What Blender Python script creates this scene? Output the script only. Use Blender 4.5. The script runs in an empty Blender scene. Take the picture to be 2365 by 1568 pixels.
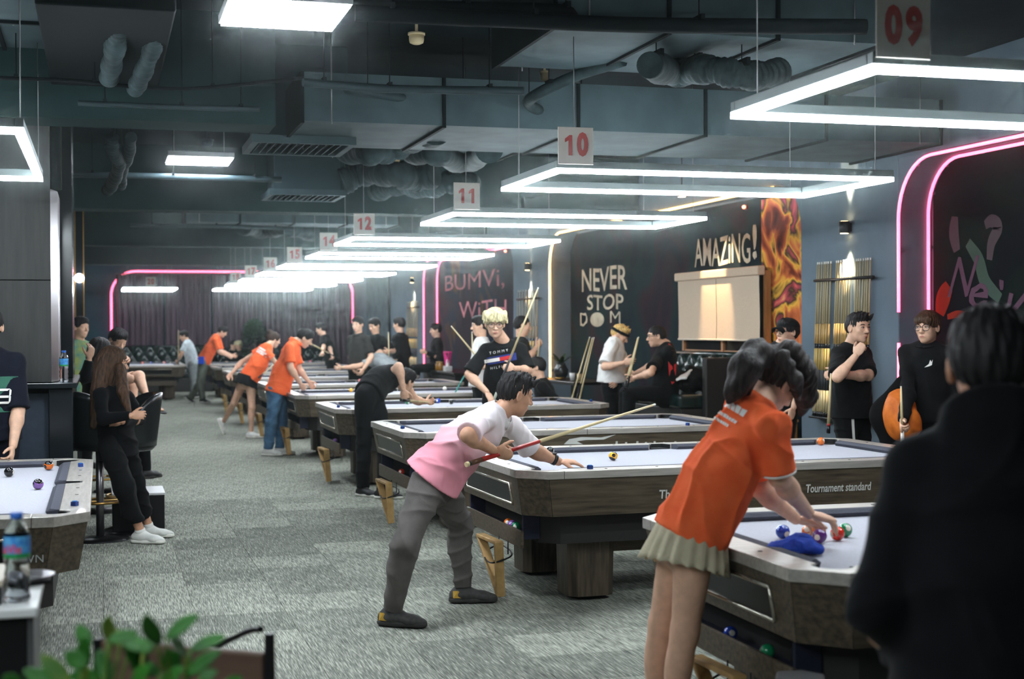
import bpy, bmesh, math, random
import numpy as np
from mathutils import Vector, Matrix

R = math.radians
rnd = random.Random(7)
scene = bpy.context.scene
COL = scene.collection

# ------------------------------------------------------------------ camera, world, exposure
CAM = np.array([0.0, 0.0, 1.62])
YAW, PITCH, ROLL, FPX = R(16.1), R(0.506), R(0.29), 3285.0
RH = np.array([math.cos(YAW), -math.sin(YAW), 0.0])          # image right, level
FH = np.array([math.sin(YAW), math.cos(YAW), 0.0])           # view direction, level
FW = FH * math.cos(PITCH) + np.array([0, 0, -math.sin(PITCH)])
_up0 = np.cross(RH, FW)
RT = RH * math.cos(ROLL) - _up0 * math.sin(ROLL)
UPV = _up0 * math.cos(ROLL) + RH * math.sin(ROLL)

def ray(px, py):
    return FW + RT * ((px - 1182.5) / FPX) + UPV * ((784.0 - py) / FPX)
def P(px, py, d):                       # point at depth d (m) along the view axis
    return CAM + ray(px, py) * d
def at_z(px, py, z):                    # point where the sight line meets a level plane
    r = ray(px, py); return CAM + r * ((z - CAM[2]) / r[2])
def at_x(px, py, x):
    r = ray(px, py); return CAM + r * ((x - CAM[0]) / r[0])
def at_y(px, py, y):
    r = ray(px, py); return CAM + r * ((y - CAM[1]) / r[1])

cam_data = bpy.data.cameras.new('camera')
cam_data.sensor_fit = 'HORIZONTAL'; cam_data.sensor_width = 36.0
cam_data.lens = 36.0 * FPX / 2365.0
cam_data.clip_start = 0.05; cam_data.clip_end = 200
cam_data.dof.use_dof = True; cam_data.dof.focus_distance = 8.6; cam_data.dof.aperture_fstop = 2.8
cam = bpy.data.objects.new('camera', cam_data); COL.objects.link(cam)
_m = Matrix.Identity(4)
for _i in range(3):
    _m[_i][0] = RT[_i]; _m[_i][1] = UPV[_i]; _m[_i][2] = -FW[_i]; _m[_i][3] = CAM[_i]
cam.matrix_world = _m
scene.camera = cam

w = bpy.data.worlds.new('world'); scene.world = w; w.use_nodes = True
w.node_tree.nodes['Background'].inputs[0].default_value = (0.05, 0.075, 0.085, 1)
w.node_tree.nodes['Background'].inputs[1].default_value = 0.3

_v = w.node_tree.nodes.new('ShaderNodeVolumeScatter'); _v.inputs['Density'].default_value = 0.0023; _v.inputs['Anisotropy'].default_value = 0.975; _v.inputs['Color'].default_value = (.88, 1, .98, 1)
w.node_tree.links.new(_v.outputs[0], w.node_tree.nodes['World Output'].inputs['Volume'])          # thin haze added to give the lamps a halo
LAMP_E, PANEL_E, NEON_E = 44.0, 46.0, 3.5
scene.view_settings.view_transform = 'Standard'; scene.view_settings.look = 'None'
scene.view_settings.gamma = 1.0; scene.view_settings.use_curve_mapping = False
scene.view_settings.exposure = 0.7
scene.cycles.use_denoising = True
scene.cycles.max_bounces = 5; scene.cycles.diffuse_bounces = 3; scene.cycles.glossy_bounces = 2; scene.cycles.use_adaptive_sampling = True; scene.cycles.adaptive_threshold = 0.10; scene.cycles.adaptive_min_samples = 20
scene.cycles.volume_bounces = 0; scene.cycles.transmission_bounces = 5; scene.cycles.transparent_max_bounces = 8
scene.cycles.caustics_reflective = False; scene.cycles.caustics_refractive = False
scene.cycles.sample_clamp_indirect = 4.0

# ------------------------------------------------------------------ tags and objects
def tag(o, label=None, cat=None, group=None, kind=None):
    if label: o['label'] = label
    if cat: o['category'] = cat
    if group: o['group'] = group
    if kind: o['kind'] = kind
    return o
def thing(name, loc, label, cat, group=None, rotz=0.0):
    o = bpy.data.objects.new(name, None); COL.objects.link(o)
    o.empty_display_size = 0.1
    o.location = tuple(float(v) for v in loc); o.rotation_euler = (0, 0, rotz)
    return tag(o, label, cat, group)
def link(name, me, mats, parent=None, loc=None):
    o = bpy.data.objects.new(name, me); COL.objects.link(o)
    if mats is not None:
        for m in (mats if isinstance(mats, (list, tuple)) else [mats]):
            me.materials.append(m)
    if parent is not None: o.parent = parent
    if loc is not None: o.location = tuple(float(v) for v in loc)
    return o
def dup_tree(o, parent=None):
    c = o.copy(); COL.objects.link(c)
    if parent is not None: c.parent = parent
    for ch in list(o.children): dup_tree(ch, c)
    return c
def bevel(o, wdt=0.006, seg=2):
    b = o.modifiers.new('bevel', 'BEVEL'); b.width = wdt; b.segments = seg; b.limit_method = 'ANGLE'; b.angle_limit = R(40)
    return o

# ------------------------------------------------------------------ materials
MATS = {}
def srgb(r, g, b):
    f = lambda c: (c / 255 / 12.92) if c / 255 <= 0.04045 else ((c / 255 + 0.055) / 1.055) ** 2.4
    return (f(r), f(g), f(b), 1.0)
def mat(name, rgb, rough=0.6, metal=0.0, rgb2=None, scale=8.0, stretch=(1, 1, 1), bump=0.0, bscale=None, detail=4,
        lo=0.35, hi=0.65, spec=0.5, coat=0.0, alpha=1.0, trans=0.0, ior=1.45, sheen=0.0, coords='Object'):
    if name in MATS: return MATS[name]
    m = bpy.data.materials.new(name); m.use_nodes = True; MATS[name] = m
    nt = m.node_tree; b = nt.nodes['Principled BSDF']
    c = srgb(*rgb); b.inputs['Base Color'].default_value = c
    b.inputs['Roughness'].default_value = rough; b.inputs['Metallic'].default_value = metal
    b.inputs['Specular IOR Level'].default_value = spec; b.inputs['Coat Weight'].default_value = coat
    b.inputs['Alpha'].default_value = alpha; b.inputs['Transmission Weight'].default_value = trans; b.inputs['IOR'].default_value = ior
    b.inputs['Sheen Weight'].default_value = sheen
    if rgb2 or bump:
        tc = nt.nodes.new('ShaderNodeTexCoord'); mp = nt.nodes.new('ShaderNodeMapping')
        nt.links.new(tc.outputs[coords], mp.inputs[0]); mp.inputs['Scale'].default_value = stretch
        n = nt.nodes.new('ShaderNodeTexNoise'); n.inputs['Scale'].default_value = scale; n.inputs['Detail'].default_value = detail
        nt.links.new(mp.outputs[0], n.inputs[0])
        if rgb2:
            r = nt.nodes.new('ShaderNodeValToRGB'); r.color_ramp.elements[0].position = lo; r.color_ramp.elements[1].position = hi
            r.color_ramp.elements[0].color = c; r.color_ramp.elements[1].color = srgb(*rgb2)
            nt.links.new(n.outputs[0], r.inputs[0]); nt.links.new(r.outputs[0], b.inputs['Base Color'])
        if bump:
            src = n
            if bscale:
                src = nt.nodes.new('ShaderNodeTexNoise'); src.inputs['Scale'].default_value = bscale; src.inputs['Detail'].default_value = 3
                nt.links.new(mp.outputs[0], src.inputs[0])
            bp = nt.nodes.new('ShaderNodeBump'); bp.inputs['Strength'].default_value = bump; bp.inputs['Distance'].default_value = 0.01
            nt.links.new(src.outputs[0], bp.inputs['Height']); nt.links.new(bp.outputs[0], b.inputs['Normal'])
    return m
def emit(name, rgb, strength):
    if name in MATS: return MATS[name]
    m = bpy.data.materials.new(name); m.use_nodes = True; MATS[name] = m
    b = m.node_tree.nodes['Principled BSDF']; c = srgb(*rgb)
    b.inputs['Base Color'].default_value = (0.6, 0.6, 0.6, 1); b.inputs['Emission Color'].default_value = c
    b.inputs['Emission Strength'].default_value = strength
    return m

# ------------------------------------------------------------------ polygon mesh builder
class MB:
    def __init__(s): s.v = []; s.f = []; s.sm = []
    def add(s, vs, fs, smooth=False):
        o = len(s.v); s.v += [tuple(float(c) for c in p) for p in vs]
        s.f += [tuple(i + o for i in f) for f in fs]; s.sm += [smooth] * len(fs); return s
    def box(s, x0, x1, y0, y1, z0, z1):
        return s.add([(x0,y0,z0),(x1,y0,z0),(x1,y1,z0),(x0,y1,z0),(x0,y0,z1),(x1,y0,z1),(x1,y1,z1),(x0,y1,z1)],
                     [(0,3,2,1),(4,5,6,7),(0,1,5,4),(1,2,6,5),(2,3,7,6),(3,0,4,7)])
    def obox(s, c, ax, ay, az, hx, hy, hz):          # oriented box: centre, unit axes, half sizes
        c, ax, ay, az = map(np.asarray, (c, ax, ay, az)); vs = []
        for k in (-1, 1):
            for i, j in ((-1,-1),(1,-1),(1,1),(-1,1)): vs.append(c + ax*hx*i + ay*hy*j + az*hz*k)
        return s.add(vs, [(0,3,2,1),(4,5,6,7),(0,1,5,4),(1,2,6,5),(2,3,7,6),(3,0,4,7)])
    def prism(s, poly, z0, z1, top=None):            # polygon in xy (ccw), optional other outline on top
        n = len(poly); top = top or poly
        a = sum(poly[i][0]*poly[(i+1)%n][1] - poly[(i+1)%n][0]*poly[i][1] for i in range(n))
        if a < 0: poly = poly[::-1]; top = top[::-1]
        vs = [(x, y, z0) for x, y in poly] + [(x, y, z1) for x, y in top]
        fs = [tuple(range(n))[::-1], tuple(range(n, 2*n))] + [(i, (i+1)%n, n+(i+1)%n, n+i) for i in range(n)]
        return s.add(vs, fs)
    def tube(s, pts, r, seg=8, caps=True, smooth=True):
        pts = [np.asarray(p, float) for p in pts]; rs = r if isinstance(r, (list, tuple)) else [r]*len(pts)
        vs = []; ref = None
        for i, p in enumerate(pts):
            t = pts[min(i+1, len(pts)-1)] - pts[max(i-1, 0)]; t = t/(np.linalg.norm(t)+1e-12)
            if ref is None: ref = np.array([0,0,1.0]) if abs(t[2]) < .9 else np.array([1.0,0,0])
            u = ref - t*np.dot(ref, t); u /= np.linalg.norm(u)+1e-12; ref = u; v = np.cross(t, u)
            for k in range(seg):
                a = 2*math.pi*k/seg; vs.append(p + (u*math.cos(a)+v*math.sin(a))*rs[i])
        n = len(pts); fs = []
        for i in range(n-1):
            for k in range(seg):
                a = i*seg+k; b = i*seg+(k+1)%seg; fs.append((a, b, b+seg, a+seg))
        s.add(vs, fs, smooth)
        if caps:
            o = len(s.v)-len(vs)
            s.f += [tuple(range(o, o+seg))[::-1], tuple(range(o+(n-1)*seg, o+n*seg))]; s.sm += [False, False]
        return s
    def lathe(s, prof, c=(0,0,0), seg=16, smooth=True, squash=1.0):   # prof = [(r, z)...] about the z axis
        vs = []; n = len(prof)
        for r_, z in prof:
            for k in range(seg):
                a = 2*math.pi*k/seg; vs.append((c[0]+r_*math.cos(a), c[1]+r_*math.sin(a)*squash, c[2]+z))
        fs = [(i*seg+k, i*seg+(k+1)%seg, (i+1)*seg+(k+1)%seg, (i+1)*seg+k) for i in range(n-1) for k in range(seg)]
        fs += [tuple(range(seg))[::-1], tuple(range((n-1)*seg, n*seg))]
        return s.add(vs, fs, smooth)
    def sphere(s, c, r, seg=16, rings=10, sc=(1,1,1)):
        vs = [(c[0], c[1], c[2]-r*sc[2])]
        for i in range(1, rings):
            p = math.pi*i/rings - math.pi/2
            for k in range(seg):
                a = 2*math.pi*k/seg; vs.append((c[0]+r*sc[0]*math.cos(p)*math.cos(a), c[1]+r*sc[1]*math.cos(p)*math.sin(a), c[2]+r*sc[2]*math.sin(p)))
        vs.append((c[0], c[1], c[2]+r*sc[2])); fs = []
        for k in range(seg): fs.append((0, 1+(k+1)%seg, 1+k))
        for i in range(rings-2):
            for k in range(seg):
                a = 1+i*seg+k; b = 1+i*seg+(k+1)%seg; fs.append((a, b, b+seg, a+seg))
        l = len(vs)-1; o = 1+(rings-2)*seg
        for k in range(seg): fs.append((l, o+k, o+(k+1)%seg))
        return s.add(vs, fs, True)
    def grid(s, fn, nu, nv, smooth=True, closed=False):   # fn(u, v) -> point, u and v in 0..1
        vs = [fn(i/nu, j/nv) for j in range(nv+1) for i in range(nu+1)]
        return s.add(vs, [(j*(nu+1)+i, j*(nu+1)+i+1, (j+1)*(nu+1)+i+1, (j+1)*(nu+1)+i) for j in range(nv) for i in range(nu)], smooth)
    def build(s, name, m, parent=None, org=None, loc=None):
        me = bpy.data.meshes.new(name)
        v = np.array(s.v, float).reshape(-1, 3)
        if org is not None: v = v - np.asarray(org, float)
        me.from_pydata([tuple(p) for p in v], [], s.f)
        me.polygons.foreach_set('use_smooth', s.sm)
        me.update()
        return link(name, me, m, parent, loc)

def text_mesh(body, size, align='CENTER', extrude=0.0, bold=0.0, shear=0.0, space=1.0):
    c = bpy.data.curves.new('txt', 'FONT'); c.body = body; c.size = size; c.align_x = align; c.align_y = 'CENTER'
    c.extrude = extrude; c.offset = bold; c.shear = shear; c.space_character = space; c.resolution_u = 3
    o = bpy.data.objects.new('txt', c); COL.objects.link(o)
    dg = bpy.context.evaluated_depsgraph_get()
    me = bpy.data.meshes.new_from_object(o.evaluated_get(dg))
    bpy.data.objects.remove(o); bpy.data.curves.remove(c)
    return me
def place_text(name, body, size, m, parent, org, center, xdir, ydir, sx=1.0, sy=1.0, **kw):
    me = text_mesh(body, size, **kw)
    n = len(me.vertices); co = np.empty(n*3); me.vertices.foreach_get('co', co); co = co.reshape(-1, 3)
    xd, yd = np.asarray(xdir, float), np.asarray(ydir, float); xd /= np.linalg.norm(xd); yd /= np.linalg.norm(yd)
    zd = np.cross(xd, yd)
    out = np.asarray(center, float) + co[:, :1]*xd*sx + co[:, 1:2]*yd*sy + co[:, 2:3]*zd - np.asarray(org, float)
    me.vertices.foreach_set('co', out.ravel()); me.update(); me.name = name; me.materials.clear()
    return link(name, me, m, parent)

def curve_pts(pts, n=8):                              # Catmull-Rom through points
    p = [np.asarray(q, float) for q in pts]; p = [2*p[0]-p[1]] + p + [2*p[-1]-p[-2]]; out = []
    for i in range(1, len(p)-2):
        for k in range(n):
            t = k/n
            out.append(.5*((2*p[i]) + (p[i+1]-p[i-1])*t + (2*p[i-1]-5*p[i]+4*p[i+1]-p[i+2])*t*t + (-p[i-1]+3*p[i]-3*p[i+1]+p[i+2])*t**3))
    out.append(p[-2]); return out
# ------------------------------------------------------------------ smooth-union field -> one continuous mesh
def nrm(v):
    v = np.asarray(v, float); return v / (np.linalg.norm(v) + 1e-12)
def lerp(a, b, t): return np.asarray(a, float) * (1 - t) + np.asarray(b, float) * t

def cone(a, b, ra, rb, clips=(), sub=False, k=None): return dict(t='c', a=np.asarray(a, float), b=np.asarray(b, float), ra=ra, rb=rb, flat=1.0, w=None, clips=clips, sub=sub, k=k)
def econe(a, b, ra, rb, w, flat, clips=(), sub=False, k=None):      # w = thin direction, flat = thickness / width
    return dict(t='c', a=np.asarray(a, float), b=np.asarray(b, float), ra=ra, rb=rb, flat=flat, w=nrm(w), clips=clips, sub=sub, k=k)
def ell(c, rad, ax, clips=(), sub=False, k=None):                    # ax = three unit axes
    return dict(t='e', c=np.asarray(c, float), r=rad, ax=ax, clips=clips, sub=sub, k=k)

def mesh_field(prims, h, k=0.02):
    los, his = [], []
    for p in prims:
        if p['t'] == 'c':
            r = max(p['ra'], p['rb']); lo = np.minimum(p['a'], p['b']) - r; hi = np.maximum(p['a'], p['b']) + r
        else:
            r = max(p['r']); lo = p['c'] - r; hi = p['c'] + r
        p['lo'], p['hi'] = lo, hi
        if not p['sub']: los.append(lo); his.append(hi)
    o = np.min(los, 0) - 3*h; n = np.ceil((np.max(his, 0) + 3*h - o) / h).astype(int) + 1
    D = np.full(n, 0.5, np.float32)
    ax = [o[i] + h*np.arange(n[i]) for i in range(3)]
    for p in prims:
        kk = p['k'] if p['k'] is not None else k
        mg = max(1.3*kk, 3*h)
        s = [slice(max(0, int((p['lo'][i]-mg-o[i])/h)), min(n[i], int((p['hi'][i]+mg-o[i])/h)+2)) for i in range(3)]
        if any(q.stop <= q.start for q in s): continue
        X = ax[0][s[0]][:, None, None].astype(np.float32); Y = ax[1][s[1]][None, :, None].astype(np.float32); Z = ax[2][s[2]][None, None, :].astype(np.float32)
        if p['t'] == 'c':
            px, py, pz = X-p['a'][0], Y-p['a'][1], Z-p['a'][2]; b = p['b']-p['a']; bb = float(b@b)+1e-12
            t = np.clip((px*b[0]+py*b[1]+pz*b[2])/bb, 0, 1)
            qx, qy, qz = px-t*b[0], py-t*b[1], pz-t*b[2]
            q2 = qx*qx+qy*qy+qz*qz
            if p['flat'] != 1.0:
                w_ = p['w'] - b*float(p['w']@b)/bb; w_ = nrm(w_); c = qx*w_[0]+qy*w_[1]+qz*w_[2]
                q2 = q2 + c*c*(1/p['flat']**2-1)
            d = np.sqrt(q2) - (p['ra']+(p['rb']-p['ra'])*t)
        else:
            px, py, pz = X-p['c'][0], Y-p['c'][1], Z-p['c'][2]; k0 = 0; k1 = 0
            for a_, r_ in zip(p['ax'], p['r']):
                u = px*a_[0]+py*a_[1]+pz*a_[2]; k0 = k0+(u/r_)**2; k1 = k1+(u/r_**2)**2
            k0 = np.sqrt(k0); k1 = np.sqrt(k1)+1e-9; d = k0*(k0-1)/k1
        for (cp, cn) in p['clips']:
            d = np.maximum(d, (X-cp[0])*cn[0]+(Y-cp[1])*cn[1]+(Z-cp[2])*cn[2])
        A = D[tuple(s)]
        if p['sub']:
            hh = np.clip(.5-.5*(A+d)/kk, 0, 1); D[tuple(s)] = A+(-d-A)*hh+kk*hh*(1-hh)
        else:
            hh = np.clip(.5+.5*(A-d)/kk, 0, 1); D[tuple(s)] = A+(d-A)*hh-kk*hh*(1-hh)
    return nets(D, o, h)

def nets(D, o, h):
    S = D < 0; nx, ny, nz = D.shape
    cnt = np.zeros((nx-1, ny-1, nz-1), np.int8)
    for i in (0, 1):
        for j in (0, 1):
            for l in (0, 1): cnt += S[i:nx-1+i, j:ny-1+j, l:nz-1+l]
    act = np.argwhere((cnt > 0) & (cnt < 8)); idx = np.full(cnt.shape, -1, np.int32)
    I, J, K = act.T; idx[I, J, K] = np.arange(len(act))
    acc = np.zeros((len(act), 3)); num = np.zeros(len(act))
    cs = [(0,0,0),(1,0,0),(0,1,0),(1,1,0),(0,0,1),(1,0,1),(0,1,1),(1,1,1)]
    for a, b in ((0,1),(2,3),(4,5),(6,7),(0,2),(1,3),(4,6),(5,7),(0,4),(1,5),(2,6),(3,7)):
        ca, cb = np.array(cs[a]), np.array(cs[b])
        da = D[I+ca[0], J+ca[1], K+ca[2]]; db = D[I+cb[0], J+cb[1], K+cb[2]]
        m = (da < 0) != (db < 0); t = np.where(m, da/(da-db+1e-20), 0)[:, None]
        acc += np.where(m[:, None], ca + (cb-ca)*t, 0); num += m
    V = o + (act + acc/np.maximum(num, 1)[:, None])*h
    F = []
    def quads(s0, s1, sh, cells):
        for flip, m in ((False, s0 & ~s1), (True, ~s0 & s1)):
            e = np.argwhere(m)
            if not len(e): continue
            e = e + np.array(sh); q = np.stack([idx[e[:,0]+c[0], e[:,1]+c[1], e[:,2]+c[2]] for c in cells], 1)
            q = q[(q >= 0).all(1)]; F.append(q[:, ::-1] if flip else q)
    quads(S[:-1,1:-1,1:-1], S[1:,1:-1,1:-1], (0,1,1), ((0,-1,-1),(0,0,-1),(0,0,0),(0,-1,0)))
    quads(S[1:-1,:-1,1:-1], S[1:-1,1:,1:-1], (1,0,1), ((-1,0,-1),(-1,0,0),(0,0,0),(0,0,-1)))
    quads(S[1:-1,1:-1,:-1], S[1:-1,1:-1,1:], (1,1,0), ((-1,-1,0),(0,-1,0),(0,0,0),(-1,0,0)))
    return V, (np.concatenate(F) if F else np.zeros((0, 4), int))

def mesh_np(name, V, F, m, parent, org, col=None):
    me = bpy.data.meshes.new(name); V = np.asarray(V, float) - np.asarray(org, float)
    me.vertices.add(len(V)); me.vertices.foreach_set('co', V.ravel().astype(np.float32))
    me.loops.add(F.size); me.loops.foreach_set('vertex_index', F.ravel().astype(np.int32))
    me.polygons.add(len(F)); me.polygons.foreach_set('loop_start', (np.arange(len(F))*4).astype(np.int32))
    me.polygons.foreach_set('use_smooth', np.ones(len(F), bool)); me.update(calc_edges=True)
    if col is not None:
        at = me.color_attributes.new('tint', 'FLOAT_COLOR', 'POINT'); at.data.foreach_set('color', np.asarray(col, np.float32).ravel())
    return link(name, me, m, parent)
def vnormals(V, F):
    n = np.cross(V[F[:,2]]-V[F[:,0]], V[F[:,3]]-V[F[:,1]]); N = np.zeros_like(V)
    for i in range(4): np.add.at(N, F[:, i], n)
    return N/(np.linalg.norm(N, axis=1, keepdims=True)+1e-12)
def relax(V, F, it=1, lam=.5):
    for _ in range(it):
        A = np.zeros_like(V); c = np.zeros(len(V))
        for i in range(4):
            for j in (1, 3): np.add.at(A, F[:, i], V[F[:, (i+j) % 4]]); np.add.at(c, F[:, i], 1)
        V = V + (A/np.maximum(c, 1)[:, None]-V)*lam
    return V
def folds(V, F, amp, axis, freq=22., seed=0, fade=()):           # cloth creases: ridges running across `axis`
    if amp <= 0: return V
    r = np.random.RandomState(seed); N = vnormals(V, F); s = np.zeros(len(V)); axis = nrm(axis)
    for i in range(5):
        d = nrm(axis*(1.0 if i < 3 else .3) + r.randn(3)*.55); wv = r.uniform(.6, 1.5)*freq
        ph = V@d*wv*.62 + r.uniform(0, 6.3) + 1.7*np.sin(V@nrm(r.randn(3))*freq*.30 + r.uniform(0, 6)) + .8*np.sin(V@nrm(r.randn(3))*freq*.7)
        mk = np.clip(.5+.9*np.sin(V@nrm(r.randn(3))*freq*.33 + r.uniform(0, 6)), 0, 1)
        s += ((1-np.abs(np.sin(ph)))**2.2*1.9-.5)*mk*(22./wv)**.5
    for fd in fade:
        m = np.clip(-((V-fd[0])@nrm(fd[1]))/.07, .12, 1)
        s = s*(np.where(np.linalg.norm(V-fd[0], axis=1) < fd[2], m, 1) if len(fd) > 2 else m)
    return V + N*(amp*s/1.5)[:, None]

# ------------------------------------------------------------------ people
SKIN = {'light': (224, 178, 150), 'mid': (205, 155, 125), 'tan': (188, 136, 106)}
def skin_mat(k): return mat('skin_'+k, SKIN[k], rough=.5, rgb2=tuple(int(c*.93) for c in SKIN[k]), scale=30, spec=.4)
def cloth(name, rgb, rgb2=None, rough=.85): return mat('cloth_'+name, rgb, rough=rough, rgb2=rgb2 or tuple(int(c*.86) for c in rgb), scale=14, bump=.25, bscale=260, sheen=.03, spec=.15)
def hair_mat(name, rgb, rgb2=None): return mat('hair_'+name, rgb, rough=.55, spec=.25, rgb2=rgb2 or tuple(min(255, int(c*1.5)+8) for c in rgb), scale=60, stretch=(1, 1, .25), bump=.5, bscale=110)

def hand_prims(wr, d, pn, side, curl=.5, spread=.12, s=1.0, thumb=None):
    """wr wrist, d along the palm, pn palm normal (out of the palm), side +1 when the thumb lies along cross(d, pn)"""
    d = nrm(d); pn = nrm(np.asarray(pn, float)-d*np.dot(pn, d)); sd = np.cross(d, pn)*side; out = []
    kn = wr + d*.088*s
    out.append(econe(wr + d*.012*s, wr + d*.05*s + sd*.004*s, .027*s, .038*s, pn, .46, k=.012)); out.append(econe(wr+d*.05*s, kn-d*.008*s, .038*s, .037*s, pn, .40, k=.01))
    L = (.070, .078, .072, .056)
    for i, l in enumerate(L):
        off = (1.5-i)*.0185*s; b = kn + sd*off - d*abs(1.3-i)*.004*s; dr = nrm(d + sd*spread*(1.5-i)*.6); c = curl*(1+.08*i) if not isinstance(curl, (list, tuple)) else curl[i]
        p0 = b; a = .15*c; rr = (.0088, .0082, .0074, .0064)
        for j, f in enumerate((.46, .30, .24)):
            a += c*(.75, .95, .6)[j]*1.05
            v = dr*math.cos(a)+pn*math.sin(a); p1 = p0 + v*l*f*s
            out.append(cone(p0, p1, rr[j]*s*(1-.05*i), rr[j+1]*s*(1-.05*i), k=.004)); p0 = p1
    tb = wr + d*.028*s + sd*.026*s; td = thumb if thumb is not None else nrm(d*.62 + sd*.62 + pn*.42)
    t1 = tb + td*.036*s; t2 = t1 + nrm(td+d*.35+pn*.2*curl if not isinstance(curl, (list, tuple)) else td+d*.4)*.03*s; t3 = t2 + nrm(d*.9+td*.5+pn*.35)*.024*s
    out += [cone(tb, t1, .0135*s, .0108*s, k=.01), cone(t1, t2, .0105*s, .0092*s, k=.004), cone(t2, t3, .0090*s, .0072*s, k=.004)]
    return out

def head_frame(hf, hu):
    f = nrm(hf); u = nrm(np.asarray(hu, float)-f*np.dot(hu, f)); r = np.cross(f, u); return r, u, f
def head_prims(c, fr, s, neck, sex='m'):
    r, u, f = fr; q = lambda x, y, z: c + (r*x+u*y+f*z)*s; A = (r, u, f); E = lambda x, y, z, a, b, d, **k: ell(q(x, y, z), (a*s, b*s, d*s), A, **k)
    j = .056 if sex == 'm' else .051
    o = [E(0,.034,-.012,.0765,.083,.096), E(0,-.03,.022,j+.006,.078,.064,k=.03), E(0,-.066,.030,j-.006,.045,.052,k=.02), E(0,-.098,.058,.02,.016,.018,k=.02),
         E(.036,-.022,.056,.026,.026,.024,k=.02), E(-.036,-.022,.056,.026,.026,.024,k=.02), E(0,.028,.070,.052,.018,.022,k=.02),
         cone(q(0,.012,.084), q(0,-.028,.107), .0085*s, .0125*s, k=.010), E(.0125,-.032,.094,.009,.008,.010,k=.008), E(-.0125,-.032,.094,.009,.008,.010,k=.008)]
    for sx in (1, -1):
        o.append(E(sx*.033,.006,.101,.020,.0125,.015,sub=True,k=.012))
        o.append(E(sx*.033,.005,.078,.0150,.0125,.0135,k=.004))
        o.append(ell(q(sx*.079,-.004,-.008), (.010*s,.031*s,.019*s), (nrm(r+f*.35*sx), u, nrm(f-r*.35*sx)), k=.006))
        o.append(ell(q(sx*.086,-.002,-.004), (.006*s,.019*s,.010*s), (r, u, f), sub=True, k=.005))
    o += [E(0,-.0600,.083,.024,.0050,.011,k=.008), E(0,-.0705,.081,.019,.0055,.011,k=.008), E(0,-.0652,.096,.024,.0014,.008,sub=True,k=.003)]
    o.append(cone(q(0,-.05,-.022), neck, .054*s, .058*s, k=.025))
    return o
def face_extra(root, org, c, fr, s, hair, glasses=None, mask=None, skin='light'):
    r, u, f = fr; q = lambda x, y, z: c + (r*x+u*y+f*z)*s
    for sx in (1, -1):
        b = MB(); b.sphere((0,0,0), .0105*s, 12, 8); V = np.array(b.v)
        b.v = [tuple(q(sx*.033,.005,.0815)+v) for v in V]; eye = b.build('eye', mat('eye_white', (225, 220, 214), rough=.25), root, org)
        b = MB(); b.sphere((0,0,0), .0062*s, 10, 6); b.v = [tuple(q(sx*.033,.0045,.0875)+np.array(v)) for v in b.v]; b.build('iris', mat('iris_dark', (26, 17, 12), rough=.2), eye, org)
        b = MB(); b.tube(curve_pts([q(sx*.016,.0255,.0925), q(sx*.034,.0305,.0895), q(sx*.052,.024,.077)], 4), [.0018*s]+[.0034*s]*7+[.0014*s], 6); b.build('eyebrow', hair, root, org)
        b = MB(); b.tube(curve_pts([q(sx*.019,.005,.0885), q(sx*.033,.0128,.0925), q(sx*.049,.006,.083)], 4), .0022*s, 5); b.build('eyelid', mat('eyelid', (96, 62, 48), rough=.6), root, org)
    b = MB(); b.grid(lambda a, t: q(-.021+.042*a, -.0652+(.5-t)*.0115*(1-(2*abs(a-.5))**2.2)+.001*abs(a-.5), .0950+.0016*math.sin(math.pi*t)-.016*abs(a-.5)**1.7*2), 12, 4); b.build('lips', mat('lips_'+skin, (176, 104, 92), rough=.45), root, org)
    if glasses:
        b = MB(); gm = mat('spectacle_frame', (22, 17, 16), rough=.3)
        for sx in (1, -1):
            ring = [q(sx*.034+.0275*math.cos(t)*(1.0), .002+.0235*math.copysign(abs(math.sin(t))**.8, math.sin(t)), .1015-.006*abs(math.cos(t)) - .004*(sx*math.cos(t) > 0)) for t in np.linspace(0, 2*math.pi, 25)]
            b.tube(ring, .0019*s*glasses, 6); b.tube([q(sx*.0605,.006,.093), q(sx*.076,.008,.06), q(sx*.082,.004,-.005)], .0018*s*glasses, 6)
        b.tube([q(-.008,.005,.1035), q(0,.008,.106), q(.008,.005,.1035)], .0018*s*glasses, 6)
        g = b.build('glasses', gm, root, org)
        for sx in (1, -1):
            b = MB(); b.add([q(sx*.034+.026*math.cos(t), .002+.022*math.sin(t), .0995-.006*abs(math.cos(t))) for t in np.linspace(0, 2*math.pi, 20, endpoint=False)], [tuple(range(20))])
            o = b.build('lens', mat('lens_glass', (235, 240, 242), rough=.05, alpha=.04, spec=.2), g, org)
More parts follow.
